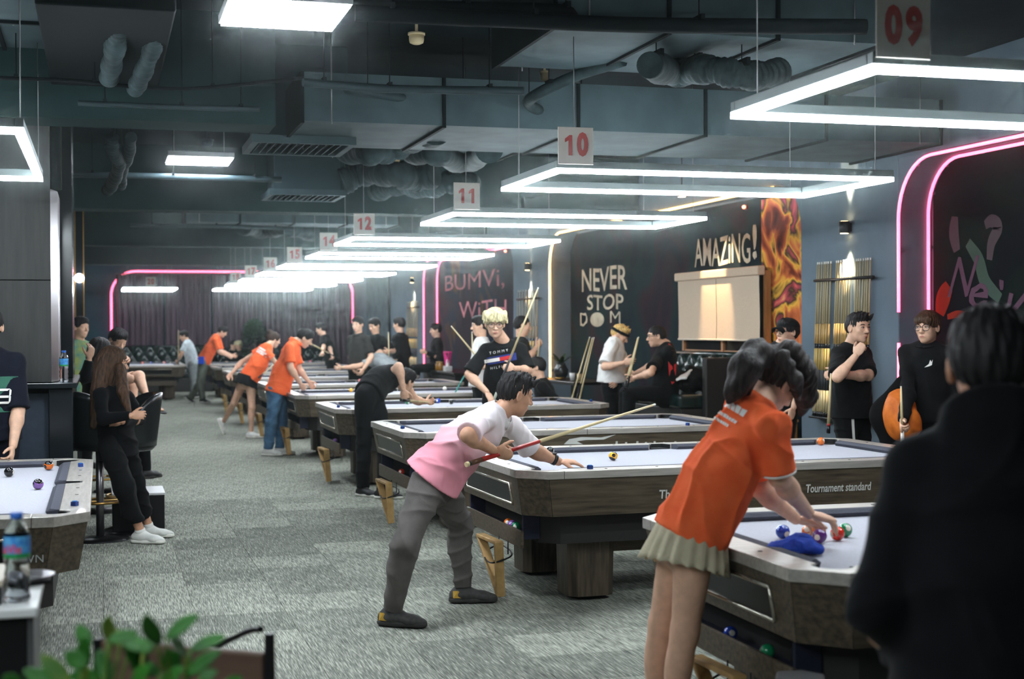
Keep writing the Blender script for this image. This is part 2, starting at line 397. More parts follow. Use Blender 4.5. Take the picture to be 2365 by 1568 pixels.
def hair_field(style, c, fr, s):
    r, u, f = fr; q = lambda x, y, z: c + (r*x+u*y+f*z)*s; A = (r, u, f); E = lambda x, y, z, a, b, d, **k: ell(q(x, y, z), (a*s, b*s, d*s), A, **k)
    face = [E(0,-.055,.098,.070,.106,.062,sub=True,k=.012), E(.08,-.05,.03,.03,.055,.035,sub=True,k=.01), E(-.08,-.05,.03,.03,.055,.035,sub=True,k=.01)]
    nape = [E(0,-.125,-.06,.13,.055,.10,sub=True,k=.02)]
    if style == 'short':   o = [E(0,.040,-.014,.085,.091,.105), E(0,.085,.03,.066,.040,.066,k=.03), E(0,.01,-.05,.078,.07,.065)] + face + nape
    elif style == 'crop':  o = [E(0,.038,-.014,.081,.086,.101), E(0,.012,-.05,.074,.066,.061)] + face + nape
    elif style == 'under':
        rs = np.random.RandomState(int(abs(c[0])*1000) % 997); o = [E(0,.037,-.014,.0788,.0855,.0995), E(0,.088,.012,.066,.036,.084,k=.02), E(0,.010,-.05,.073,.060,.058)] + face + nape
        for i in range(26):
            x, z = rs.uniform(-.058, .058), rs.uniform(-.075, .075); y = .112-.9*x*x/.058*.25-.9*z*z/.08*.18; tp = (x*1.15+rs.uniform(-.012, .012), y+rs.uniform(.012, .03), z+rs.uniform(.004, .034))
            o.append(cone(q(x, y-.012, z), q(*tp), .017*s, .006*s, k=.008))
    elif style == 'cropf': o = [E(0,.040,-.014,.083,.089,.103), E(0,.02,-.05,.078,.075,.064)] + face + [E(0,-.115,-.06,.13,.05,.10,sub=True,k=.02)]
    elif style == 'mop':   o = [E(0,.050,-.010,.094,.094,.112), E(.032,.062,.066,.052,.044,.042,k=.012), E(-.036,.060,.064,.052,.046,.042,k=.012), E(0,.0,-.05,.084,.076,.066)] + [cone(q(.092*math.sin(a)*.93, .105-.03*abs(math.sin(a*2.3)), .088*math.cos(a)), q(.105*math.sin(a+.25), .035+.02*math.sin(a*5), .118*math.cos(a+.25)), .022*s, .008*s, k=.01) for a in np.linspace(-2.6, 2.6, 17)] + [E(0,-.075,.098,.068,.104,.060,sub=True,k=.012), E(.09,-.065,.03,.03,.055,.04,sub=True,k=.01), E(-.09,-.065,.03,.03,.055,.04,sub=True,k=.01)] + nape
    elif style == 'fringe':o = [E(0,.044,-.012,.087,.092,.108), E(.0,.060,.066,.070,.040,.040,k=.02), E(0,.0,-.05,.080,.074,.064)] + [E(0,-.07,.098,.066,.104,.060,sub=True,k=.012), E(.085,-.05,.03,.03,.055,.035,sub=True,k=.01), E(-.085,-.05,.03,.03,.055,.035,sub=True,k=.01)] + nape
    elif style == 'bun':   o = [E(0,.040,-.014,.084,.089,.104), E(0,.02,-.05,.078,.075,.064), E(0,.105,-.085,.046,.040,.046,k=.012)] + face + [E(0,-.115,-.06,.13,.05,.10,sub=True,k=.02)]
    elif style == 'long':  o = [E(0,.040,-.014,.090,.093,.108), E(0,-.04,-.05,.090,.12,.075,k=.03), E(.070,-.07,.0,.028,.13,.045,k=.02), E(-.070,-.07,.0,.028,.13,.045,k=.02)] + [E(0,-.065,.098,.062,.108,.066,sub=True,k=.012)]
    return o

def two_bone(a, c, la, lb, pole):
    a, c = np.asarray(a, float), np.asarray(c, float); v = c-a; d = np.linalg.norm(v); d2 = min(max(d, abs(la-lb)+.01), la+lb-.005); v = nrm(v)
    x = (la*la-lb*lb+d2*d2)/(2*d2); hgt = math.sqrt(max(la*la-x*x, 0)); pl = np.asarray(pole, float); pl = nrm(pl-v*np.dot(pl, v))
    return a+v*x+pl*hgt
def face_dir(deg):                                   # 0 = facing the camera, 90 = image right, 180 = away
    t = R(deg); return nrm(-FH*math.cos(t) + RH*math.sin(t))

def stand(base, H, facing, lean=0., bend=0., seat=None, head_turn=0., head_down=0., side=0.):
    """joint positions of a figure; base = point on the floor under the pelvis, facing = level unit vector"""
    s = H/1.70; F = nrm(facing); U = np.array([0,0,1.]); L = np.cross(U, F); b = np.asarray(base, float).copy(); J = {}
    pz = seat if seat is not None else .90*s
    pc = b + U*pz
    ax = nrm(U*math.cos(R(lean)) + F*math.sin(R(lean)) + L*math.sin(R(side))); ax2 = nrm(U*math.cos(R(lean+bend)) + F*math.sin(R(lean+bend)) + L*math.sin(R(side)))
    J['hl'], J['hr'] = pc+L*.085*s, pc-L*.085*s
    J['waist'] = pc+ax*.20*s; J['neck'] = J['waist']+ax2*.34*s
    sh = J['neck']-ax2*.072*s; J['sl'], J['sr'] = sh+L*.162*s, sh-L*.162*s
    hf = F*math.cos(R(head_turn)) + L*math.sin(R(head_turn)); hf = nrm(hf*math.cos(R(head_down)) - U*math.sin(R(head_down)))
    hax = nrm(ax2 + U*.8); J['head'] = J['neck']+hax*.158*s+hf*.022
    J['hf'] = hf; J['hu'] = nrm(U + hf*.0 + ax2*.2); J['F'] = F; J['s'] = s
    if seat is None:
        for k, sg in (('l', 1), ('r', -1)):
            an = b+L*.10*s*sg+U*.075*s; J['a'+k] = an; J['k'+k] = two_bone(J['h'+k], an, .415*s, .41*s, F); J['t'+k] = nrm(F+L*.2*sg)
    else:
        for k, sg in (('l', 1), ('r', -1)):
            kn = J['h'+k]+F*.42*s+L*.04*sg; J['k'+k] = kn; an = kn.copy()+F*.03; an[2] = max(.08, kn[2]-.42*s); J['a'+k] = an; J['t'+k] = F
    for k, sg in (('l', 1), ('r', -1)):
        J['e'+k] = J['s'+k]-U*.27*s+L*.05*sg-F*.04; J['w'+k] = J['e'+k]-U*.22*s+F*.09
    return J
def arm(J, k, wrist, pole=None, elbow=None):
    s = J['s']; J['w'+k] = np.asarray(wrist, float); L = np.cross([0,0,1.], J['F'])*(1 if k == 'l' else -1)
    J['e'+k] = np.asarray(elbow, float) if elbow is not None else two_bone(J['s'+k], J['w'+k], .285*s, .25*s, pole if pole is not None else -np.array([0,0,1.])+L*.5-J['F']*.4)
def leg(J, k, ankle, pole=None, toe=None):
    s = J['s']; J['a'+k] = np.asarray(ankle, float); J['k'+k] = two_bone(J['h'+k], J['a'+k], .415*s, .41*s, pole if pole is not None else J['F'])
    if toe is not None: J['t'+k] = nrm(toe)

def person(label, J, h=.012, skin='light', sex='m', g=1.0, hair=('short', 'black'), top=None, bottom=None, shoes=None, curl=.5, palm=None, hands=None,
           facefx=True, glasses=None, hide=(), seed=1, extra_hair=None, hand_s=1.0, thumbs=None, name='person', face_detail=None, head_s=None, hf_h=None, group=None, dirs=None):
    s = J['s']; F = J['F']; U = np.array([0, 0, 1.]); pc = (J['hl']+J['hr'])/2
    org = np.array([pc[0], pc[1], 0.]); root = thing(name, org, label, 'person', group)
    hs = head_s or s**.5; fr = head_frame(J['hf'], J['hu']); side = nrm(J['sl']-J['sr']); hside = nrm(J['hl']-J['hr'])
    nk = J['neck']; wst = J.get('waist', lerp(pc, nk, .38)); ch = lerp(wst, nk, .62)
    fwd_c = nrm(np.cross(side, nk-wst)); fwd_p = nrm(np.cross(hside, wst-pc))
    G = g*s
    # ---- body
    B = [econe(ch, wst, .132*G, .116*G, fwd_c, .66, k=.02), econe(wst, pc, .116*G, .142*G, fwd_p, .72, k=.02), econe(lerp(wst, nk, .78), ch, .080*G, .128*G, fwd_c, .56, k=.02), cone(lerp(pc, nk, .90), nk, .058*G, .054*G, k=.03)]
    hp, hd = [], head_prims(J['head'], fr, hs, nk, sex)
    for k, sg in (('l', 1), ('r', -1)):
        S_, E_, W_ = J['s'+k], J['e'+k], J['w'+k]
        B += [cone(lerp(nk, S_, .3)-nrm(nk-wst)*.022, S_, .040*G, .045*G, k=.04), cone(S_, E_, .047*G, .038*G), cone(lerp(E_, S_, .04), lerp(E_, W_, .3), .039*G, .041*G), cone(lerp(E_, W_, .25), W_, .041*G, .0265*G)]
        H_, K_, A_ = J['h'+k], J['k'+k], J['a'+k]; sx_ = nrm(K_-A_); tb = nrm(np.asarray(J['t'+k])-sx_*np.dot(J['t'+k], sx_)) if abs(np.dot(nrm(J['t'+k]), sx_)) < .75 else nrm(F-sx_*np.dot(F, sx_))
        B += [cone(H_, K_, .086*G, .056*G, k=.04), cone(K_, A_, .052*G, .036*G), ell(lerp(K_, A_, .28)-tb*.014*s, (.050*G, .050*G, .12*s), (np.cross(tb, sx_), tb, sx_), k=.03)]
        if 'arm'+k in hide: continue
        dd = nrm(W_-E_); dd = nrm(dirs[k]) if dirs and k in dirs else dd
        pn = (palm or {}).get(k); pn = np.asarray(pn, float) if pn is not None else -side*sg
        t = pn-dd*np.dot(pn, dd); pn = nrm(t) if np.linalg.norm(t) > .05 else nrm(np.cross(dd, U))
        tsd = np.cross(dd, pn); want = -fwd_c*0 + F  # thumb leads
        sgn = -sg  # right hand: thumb along -cross for palm facing in
        cl = curl.get(k, .5) if isinstance(curl, dict) else curl
        hp.append(hand_prims(W_, dd, pn, sgn, cl, s=hand_s*s**.5, thumb=(thumbs or {}).get(k)))
    V, Fc = mesh_field(B, h, .03); Vs, Fs, n = [relax(V, Fc, 1)], [Fc], len(V)
    V, Fc = mesh_field(hd, hf_h or h*.55, .02); Vs.append(relax(V, Fc, 1, .3)); Fs.append(Fc+n); n += len(V)
    for p_ in hp:
        V, Fc = mesh_field(p_, min(h*.5, .005 if h < .014 else .007), .006); Vs.append(V); Fs.append(Fc+n); n += len(V)
    mesh_np('body', np.concatenate(Vs), np.concatenate(Fs), skin_mat(skin), root, org)
    # ---- hair
    if hair:
        st, hcol = hair[0], hair[1]; hm = MATS.get('hair_'+hcol) or hair_mat(hcol, HAIRC[hcol])
        hp_ = hair_field(st, J['head'], fr, hs)
        if extra_hair: hp_ += extra_hair(J['head'], fr, hs)
        V, Fc = mesh_field(hp_, h*.6, .02); V = relax(V, Fc, 1, .4); N = vnormals(V, Fc); q = (V-J['head'])
        a_ = np.arctan2(q@fr[0], q@fr[2]); e_ = q@fr[1]; rs = np.random.RandomState(seed)
        st_ = np.sin(a_*23+e_*30+rs.rand()*6)+.7*np.sin(a_*41-e_*55+rs.rand()*6)+.6*np.sin((q@fr[2])*130+(q@fr[0])*60)
        V = V+N*(st_*.0022*hs)[:, None]; mesh_np('hair', V, Fc, hm, root, org)
        if face_detail: face_extra(root, org, J['head'], fr, hs, hm, glasses=glasses, skin=skin)
    # ---- top
    if top:
        m = top['m']; loose = top.get('loose', 1.0); hem_t = top.get('hem', -.10); up = nrm(wst-pc)
        hem = pc + up*(np.linalg.norm(wst-pc)*hem_t*1.9) if 'hem_pt' not in top else top['hem_pt']; hn = -up if 'hem_n' not in top else nrm(top['hem_n'])
        kl = [(hem, hn)]; W1, W2, W3 = .154*G, .154*G*loose, .174*G*loose
        T = [econe(lerp(wst, nk, .76), ch, .108*G, W1*1.02, fwd_c, .74, k=.05), econe(ch, wst, W1, W2, fwd_c, .74*(1+.1*(loose-1)), kl, k=.05), econe(wst, lerp(hem, pc, -.2) if False else hem+hn*.03, W2, W3*top.get('flare', 1.0), fwd_p, .84, kl, k=.04)]
        ua_ = nrm(nk-wst); T.append(cone(nk-ua_*.075*s, nk-ua_*.0*s, .094*G, .074*G, [(nk-ua_*.014*s, nrm(ua_+fwd_c*.45))], k=.035))
        for k, sg in (('l', 1), ('r', -1)):
            S_, E_, W_ = J['s'+k], J['e'+k], J['w'+k]
            T.append(cone(lerp(nk, S_, .30)-nrm(nk-wst)*.018*s, S_, .056*G, .056*G, k=.04))
            if top.get('sleeve', .7) < 1.05:
                e = lerp(S_, E_, top.get('sleeve', .7)); T.append(cone(S_, e+nrm(E_-S_)*.03, .055*G, .068*G*top.get('sl_w', loose), [(e, nrm(E_-S_))], k=.04))
            else:
                T += [cone(S_, E_, .056*G, .053*G, k=.04), cone(E_, W_+nrm(W_-E_)*.02, .053*G, .040*G, [(W_-nrm(W_-E_)*.005, nrm(W_-E_))])]
        if top.get('hood'): T += [ell(nk-fwd_c*.05+U*.02, (.10*G, .075*G, .06*G), (side, nrm(nk-wst), fwd_c), k=.03)]
        V, Fc = mesh_field(T, h, .03); V = relax(V, Fc, 1); V = folds(V, Fc, top.get('amp', .005), nrm(nk-pc), 24, seed, kl+([(lerp(J['s'+k], J['e'+k], top.get('sleeve', .7)), J['e'+k]-J['s'+k], .13) for k in 'lr'] if top.get('sleeve', .7) < 1.05 else []))
        col = None
        if 'grad' in top:
            t = np.clip(((V-top['grad'][0])@nrm(top['grad'][1]-top['grad'][0]))/np.linalg.norm(top['grad'][1]-top['grad'][0]), 0, 1)
            c0, c1 = np.array(srgb(*top['grad'][2])), np.array(srgb(*top['grad'][3])); t = (t*t*(3-2*t))[:, None]; col = c0*(1-t)+c1*t
        to = mesh_np('shirt', V, Fc, m, root, org, col)
        if top.get('collar'):      # ribbed or polo collar around the neck
            b = MB(); ua = nrm(nk*1.0-wst); c0 = nk+ua*.002*s+fwd_c*.004; rr = .078*G; hgt = .042 if top['collar'] == 'polo' else .010
            def cf(a, t):
                an = 2*math.pi*a; dip = -.028*(0.5+.5*math.cos(an))**2
                return c0+side*math.sin(an)*(rr+.020*(1-t))+fwd_c*math.cos(an)*(rr*1.0+.020*(1-t))+ua*(dip+hgt*t)
            b.grid(cf, 24, 3); b.build('collar', top.get('collar_m', m), to, org).modifiers.new('s', 'SOLIDIFY').thickness = .005
    # ---- bottom
    if bottom:
        m = bottom['m']; kind = bottom.get('kind', 'trousers'); lw = bottom.get('w', 1.0); up = nrm(wst-pc); top_w = pc+up*.12*s; kl = [(top_w, up)]
        Bt = [econe(top_w+up*.02, pc-up*.01, .132*G, .155*G, fwd_p, .77, kl, k=.04)]
        for k in 'lr':
            H_, K_, A_ = J['h'+k], J['k'+k], J['a'+k]
            if kind == 'trousers':
                an = A_+nrm(K_-A_)*bottom.get('crop', .0); cl = [(an, nrm(A_-K_))]
                Bt += [cone(H_, K_, .100*G, .068*G*lw, k=.045), cone(K_, an+nrm(A_-K_)*.03, .066*G*lw, .055*G*lw*bottom.get('taper', 1.0), cl, k=.03), ell(lerp(K_, A_, .25)-nrm(J['t'+k])*.016*s, (.062*G, .064*G, .15*s), (nrm(np.cross(J['t'+k], U)), nrm(J['t'+k]), nrm(K_-A_)), cl, k=.03)]
            elif kind == 'shorts':
                e = lerp(H_, K_, bottom.get('len', .35)); Bt += [cone(H_, e+nrm(K_-H_)*.03, .104*G, .098*G*lw, [(e, nrm(K_-H_))], k=.045)]
        V, Fc = mesh_field(Bt, h, .03); V = relax(V, Fc, 1); V = folds(V, Fc, bottom.get('amp', .005), U, 26, seed+3); mesh_np('shorts' if kind == 'shorts' else 'trousers', V, Fc, m, root, org)
    # ---- shoes
    if shoes:
        for k in 'lr':
            if 'shoe'+k in hide: continue
            A_ = J['a'+k]; t = np.asarray(J['t'+k], float); t = nrm(t); K_ = J['k'+k]; dn = J.get('d'+k); dn = nrm(dn) if dn is not None else -U
            dn = nrm(dn-t*np.dot(dn, t)); sd = np.cross(dn, t); an = A_; ht = .075*s
            flo = an+dn*ht; q = lambda x, z: flo+t*x*s-dn*z*s; kl = [(flo-dn*.022*s, dn)]
            S1 = [econe(q(-.045,.040), q(.03,.044), .040*s, .042*s, -dn, 1.0, kl), econe(q(.03,.046), q(.115,.030), .044*s, .046*s, -dn, .72, kl, k=.03), econe(q(.115,.028), q(.165,.024), .046*s, .036*s, -dn, .66, kl, k=.03), cone(q(-.008,.05), q(-.008,.085), .043*s, .040*s, [(q(0,.092), -dn)], k=.03)]
            V, Fc = mesh_field(S1, min(h, .009), .02); V = relax(V, Fc, 1, .4); sh = mesh_np('shoe', V, Fc, shoes['m'], root, org)
            kl2 = [(q(0,.027), -dn), (flo, dn)]
            S2 = [econe(q(-.042,.014), q(.05,.014), .046*s, .044*s, sd, 1.0, kl2, k=.01), econe(q(.05,.014), q(.158,.014), .048*s, .044*s, sd, 1.0, kl2, k=.01)]
            V, Fc = mesh_field(S2, min(h, .008), .008); mesh_np('sole', V, Fc, shoes['sole'], sh, org)
            if shoes.get('laces'):
                b = MB()
                for i in range(4):
                    c0 = q(.035+.022*i, .086-.0075*i*1.6); b.tube([c0-sd*.022*s, c0-dn*.006, c0+sd*.022*s], .0032*s, 5)
                b.build('laces', shoes['laces'], sh, org)
            if shoes.get('accent'):
                b = MB()
                for sx in (1, -1): b.add([q(-.06,.03)+sd*sx*.046*s, q(.01,.03)+sd*sx*.0475*s, q(-.03,.072)+sd*sx*.044*s, q(-.062,.07)+sd*sx*.032*s], [(0,1,2,3)])
                b.build('heel_patch', shoes['accent'], sh, org)
            if shoes.get('sock'):
                b = MB(); b.tube([an+dn*.01, lerp(an, K_, .10)], .041*s, 14); b.build('sock', shoes['sock'], root, org)
    return root
HAIRC = {'black': (20, 18, 19), 'soft': (34, 29, 28), 'blond': (158, 148, 114), 'brown': (50, 34, 23), 'sandy': (150, 122, 74), 'darkbrown': (38, 27, 22)}

def decal(name, polys, m, target, root, org, c, xdir, ydir, sub=0, off=.003, thick=0):
    """flat print laid on a garment: polys in metres on the (xdir, ydir) plane at c, dropped along the plane normal onto `target`"""
    from mathutils.bvhtree import BVHTree
    me = target.data; n = len(me.vertices); co = np.empty(n*3, np.float32); me.vertices.foreach_get('co', co); co = co.reshape(-1, 3)
    bv = BVHTree.FromPolygons([tuple(map(float, p)) for p in co], [tuple(p.vertices) for p in me.polygons])
    xd, yd = nrm(xdir), nrm(ydir); zd = np.cross(xd, yd); vs, fs = [], []
    for poly in polys:
        o = len(vs)
        for x, y in poly:
            p = np.asarray(c, float)-np.asarray(org, float)+xd*x+yd*y; hit = bv.ray_cast(Vector(p+zd*.4), Vector(-zd), 1.0)
            vs.append(np.array(hit[0])+zd*off if hit[0] is not None else None)
        if any(q is None for q in vs[o:]): del vs[o:]; continue
        fs.append(tuple(range(o, o+len(poly))))
    b = MB(); b.add(vs, fs); return b.build(name, m, target)
def strip(x0, x1, y0, y1, n=10):
    return [[(x0+(x1-x0)*i/n, y0), (x0+(x1-x0)*(i+1)/n, y0), (x0+(x1-x0)*(i+1)/n, y1), (x0+(x1-x0)*i/n, y1)] for i in range(n)]
def text_polys(body, size, space=1.0, bold=0.0):
    me = text_mesh(body, size, space=space, bold=bold); v = [(p.co.x, p.co.y) for p in me.vertices]
    out = [[v[i] for i in p.vertices] for p in me.polygons]; bpy.data.meshes.remove(me); return out
# ------------------------------------------------------------------ room shell
X_R, X_A, Z_C, Y_B, Z_T = 6.6, 6.93, 3.75, 38.5, 3.05      # right wall, alcove back, ceiling, back wall, alcove top
def structure(b, name, m, parent=None):
    o = b.build(name, m, parent)
    if parent is None: o['kind'] = 'structure'
    return o

def carpet():
    m = bpy.data.materials.new('carpet'); m.use_nodes = True; nt = m.node_tree; b = nt.nodes['Principled BSDF']; N, Lk = nt.nodes, nt.links
    g = N.new('ShaderNodeNewGeometry'); oi = N.new('ShaderNodeObjectInfo')
    def noise(sx, sy, scale, det=3):
        mp = N.new('ShaderNodeMapping'); mp.inputs['Scale'].default_value = (sx, sy, 1); mp.inputs['Rotation'].default_value = (0, 0, R(1.5)); Lk.new(g.outputs['Position'], mp.inputs[0])
        n = N.new('ShaderNodeTexNoise'); n.inputs['Scale'].default_value = scale; n.inputs['Detail'].default_value = det; Lk.new(mp.outputs[0], n.inputs[0]); return n.outputs[0]
    def math_(op, a, b_):
        n = N.new('ShaderNodeMath'); n.operation = op
        for i, q in enumerate((a, b_)):
            if isinstance(q, (int, float)): n.inputs[i].default_value = q
            else: Lk.new(q, n.inputs[i])
        return n.outputs[0]
    fine = noise(230, 9, 1.0, 2); streak = noise(105, 4, 1.0, 2); blot = noise(5, 3, 1.0, 1)
    v = math_('ADD', math_('MULTIPLY', fine, .95), math_('MULTIPLY', streak, .45)); v = math_('ADD', v, math_('MULTIPLY', blot, .12)); v = math_('ADD', v, math_('MULTIPLY', oi.outputs['Random'], .13))
    r = N.new('ShaderNodeValToRGB'); r.color_ramp.elements[0].position = .56; r.color_ramp.elements[1].position = 1.08
    r.color_ramp.elements[0].color = srgb(70, 72, 67); r.color_ramp.elements[1].color = srgb(172, 173, 160); e = r.color_ramp.elements.new(.82); e.color = srgb(118, 121, 112)
    Lk.new(v, r.inputs[0]); Lk.new(r.outputs[0], b.inputs['Base Color']); b.inputs['Roughness'].default_value = .95; b.inputs['Specular IOR Level'].default_value = .1
    bp = N.new('ShaderNodeBump'); bp.inputs['Strength'].default_value = .5; bp.inputs['Distance'].default_value = .006; Lk.new(fine, bp.inputs['Height']); Lk.new(bp.outputs[0], b.inputs['Normal'])
    return m
M_CARPET = carpet()
b = MB(); b.box(-4.2, 7.2, -2.6, 38.7, -.12, 0); floor = structure(b, 'floor', M_CARPET)
b = MB(); b.box(-.249, .249, -.249, .249, 0, .004); tile0 = None
for j in range(20):
    for i in range(15):
        x, y = -.75+.5*i, 3.9+.5*j
        if tile0 is None: tile0 = b.build('carpet_tile', M_CARPET, floor, loc=(x, y, 0)); bevel(tile0, .003, 1); t = tile0
        else: t = tile0.copy(); COL.objects.link(t); t.location = (x, y, 0)
        t.rotation_euler = (R(.06)*(rnd.random()-.5), R(.06)*(rnd.random()-.5), 0)

M_CEIL = mat('ceiling_teal_cast', (17, 31, 35), rough=.9, spec=.1, rgb2=(10, 21, 25), scale=1.6, bump=.3, bscale=9)  # teal cast of the shadows is put into the ceiling colour
M_PAINT = mat('wall_paint', (100, 114, 126), rough=.75, spec=.2, rgb2=(88, 102, 114), scale=2.0, bump=.05, bscale=120)
M_TEAL = mat('back_wall_paint', (44, 74, 86), rough=.8, spec=.15, rgb2=(36, 64, 76), scale=1.5)
M_DARK = mat('dark_wall', (40, 46, 50), rough=.6)
b = MB(); b.box(-4.2, 7.2, -2.6, 38.7, Z_C, Z_C+.15); structure(b, 'ceiling', M_CEIL)
b = MB(); b.box(-4.2, 7.2, Y_B, Y_B+.2, 0, Z_C); structure(b, 'wall_back', M_TEAL)
b = MB(); b.box(-4.2, -4.0, -2.6, 38.7, 0, Z_C); structure(b, 'wall_left', M_DARK)
b = MB(); b.box(-4.2, 7.2, -2.8, -2.6, 0, Z_C); structure(b, 'wall_front', M_DARK)
b = MB(); b.box(X_A, X_A+.2, -2.6, 38.7, 0, Z_C)
wall_r = structure(b, 'wall_right', M_PAINT)
ALC = [(4.3, 10.85), (12.63, 20.75), (22.78, 29.6)]            # alcoves along the right wall
ys = [-2.6]+[v for a in ALC for v in a]+[Y_B]
for i in range(0, len(ys), 2):
    b = MB(); b.box(X_R, X_A, ys[i], ys[i+1], 0, Z_C); bevel(structure(b, 'wall_right', M_PAINT), .01)
for y0, y1 in ALC:
    b = MB(); b.box(X_R, X_A, y0, y1, Z_T, Z_C)
    for yc, sg in ((y0, 1), (y1, -1)):                          # rounded upper corners
        pl = [(yc, Z_T)] + [(yc+sg*(.5-.5*math.cos(t)), Z_T-.5+.5*math.sin(t)) for t in np.linspace(0, math.pi/2, 13)]
        n = len(pl); vs = [(X_R+.004, y, z) for y, z in pl]+[(X_A, y, z) for y, z in pl]
        fs = [tuple(range(n)), tuple(range(n, 2*n))[::-1]]+[(i, n+i, n+(i+1) % n, (i+1) % n) for i in range(n)]
        b.add(vs, fs)
    structure(b, 'wall_right', M_PAINT)
# baseboards on the piers
for i in range(0, len(ys), 2):
    b = MB(); b.box(X_R-.015, X_R, max(ys[i], 1), ys[i+1]-.02, 0, .10); structure(b, 'baseboard_right', mat('baseboard', (46, 50, 54), rough=.5))

# ceiling beams across the hall
for yb, zb, wd in ((3.6, 3.02, .5), (9.75, 3.0, .42), (17.0, 3.0, .42), (24.4, 3.0, .42), (31.6, 3.0, .42)):
    b = MB(); b.box(-4.0, 1.15 if yb == 9.75 else X_R, yb, yb+wd, zb, Z_C); structure(b, 'ceiling_beam', mat('beam_paint', (34, 54, 54), rough=.9, spec=.1, rgb2=(24, 40, 42), scale=1.2))

# ------------------------------------------------------------------ neon tubes
M_PINK = emit('neon_pink', (255, 80, 118), NEON_E); M_WARM = emit('neon_warm', (255, 176, 84), NEON_E*2.6)
M_CLIP = mat('neon_clip', (140, 140, 145), rough=.3, metal=.8)
def arch_path(x, y1, zb, yend, r=.5, zt=Z_T-.025, gap=.02):
    y1 = y1-gap
    return [(x, y1, zb)]+[(x, y1, z) for z in np.linspace(zb+.1, zt-r, 6)]+[(x, y1-r+r*math.cos(t), zt-r+r*math.sin(t)) for t in np.linspace(.1, math.pi/2, 10)]+[(x, y, zt) for y in np.linspace(y1-r-.3, yend, 6)]
def neon(pts, m, label, r=.014, gapat=None):
    t = thing('neon_tube', pts[0], label, 'neon light'); segs = [pts]
    if gapat: segs = [[p for p in pts if p[2] < gapat], [p for p in pts if p[2] > gapat+.03]] if len([p for p in pts if p[2] < gapat]) > 1 else [pts]
    for sgm in segs: b = MB(); b.tube(sgm, r, 8); b.build('tube', m, t, pts[0])
    for p in pts[1:-1:4]:
        b = MB(); b.box(p[0]-.012+.02, p[0]+.03, p[1]-.018, p[1]+.018, p[2]-.012, p[2]+.012); b.build('clip', M_CLIP, t, pts[0])
    return t
neon(arch_path(X_R-.012, 10.85, 1.10, 4.9), M_PINK, 'pink neon tube on the outer edge of the near alcove at right', gapat=1.6)
neon(arch_path(X_A-.05, 10.85, 1.10, 4.9, r=.46), M_PINK, 'pink neon tube along the inner edge of the near alcove at right')
neon(arch_path(X_R-.012, 20.75, .85, 13.2), M_WARM, 'warm yellow neon tube framing the alcove with the NEVER STOP mural')
neon(arch_path(X_R-.012, 29.6, .55, 23.4), M_PINK, 'pink neon tube on the outer edge of the far alcove')
neon(arch_path(X_A-.05, 29.6, .55, 23.4, r=.46), M_PINK, 'pink neon tube on the inner edge of the far alcove')
bx0, bx1, bz = at_y(257, 700, Y_B-.05)[0], at_y(815, 700, Y_B-.05)[0], at_y(420, 627, Y_B-.05)[2]
yb = Y_B-.05; rr = .62
fr_ = [(bx0, yb, 1.4)]+[(bx0, yb, z) for z in np.linspace(1.6, bz-rr, 5)]+[(bx0+rr-rr*math.cos(t), yb, bz-rr+rr*math.sin(t)) for t in np.linspace(.1, math.pi/2, 9)]+[(x, yb, bz) for x in np.linspace(bx0+rr+.3, bx1-rr-.3, 8)]+[(bx1-rr+rr*math.sin(t), yb, bz-rr+rr*math.cos(t)) for t in np.linspace(0, math.pi/2-.1, 9)]+[(bx1, yb, z) for z in np.linspace(bz-rr-.1, 1.75, 5)]
neon(fr_, M_PINK, 'pink neon tube framing the dark curtains on the back wall', r=.026)
fr2 = [(bx1+.14-.75+.75*math.sin(t), yb, bz-.64+.75*math.cos(t)) for t in np.linspace(.7, math.pi/2-.05, 7)]+[(bx1+.14, yb, z) for z in np.linspace(bz-.7, 1.75, 5)]
neon(fr2, M_PINK, 'short second pink neon tube beside the right edge of the curtains', r=.022)

# ------------------------------------------------------------------ curtains on the back wall
M_CURT = mat('curtain_cloth', (104, 82, 96), rough=.9, spec=.1, rgb2=(70, 56, 68), scale=3, stretch=(3, 1, .2), sheen=.2)
M_RAILC = mat('curtain_rail', (70, 70, 74), rough=.4, metal=.7)
cx = [bx0+.10+i*(bx1-bx0-.2)/5 for i in range(6)]; nmz = ['leftmost', 'second', 'third', 'fourth', 'rightmost']
for i in range(5):
    x0, x1 = cx[i]+.01, cx[i+1]-.01; ph = rnd.random()*6; t = thing('curtain', ((x0+x1)/2, Y_B-.14, 0), 'dark pleated floor-length curtain on the back wall, %s of five from the left' % nmz[i] if 0 < i < 4 else 'dark pleated floor-length curtain on the back wall, %s of the five' % nmz[i], 'curtain', 'dark curtains on the back wall')
    def cf(u, v, x0=x0, x1=x1, ph=ph):
        z = .03+v*(bz-.12); a = u*2*math.pi*8.5+ph; sway = .05*math.sin(3*u+ph)*(1-v)
        return (x0+(x1-x0)*u+.022*math.sin(a*1.0+.9*math.sin(2.1*u*3+ph))*.8+sway*.3, Y_B-.15+.055*math.sin(a+.7*math.sin(u*9+ph))+.015*math.sin(2.3*a), z)
    b = MB(); b.grid(cf, 120, 6); o = b.build('cloth', M_CURT, t, t.location); sm = o.modifiers.new('s', 'SOLIDIFY'); sm.thickness = .006
    b = MB(); b.tube([(x0, Y_B-.15, bz-.07), (x1, Y_B-.15, bz-.07)], .014, 8); b.build('rail', M_RAILC, t, t.location)
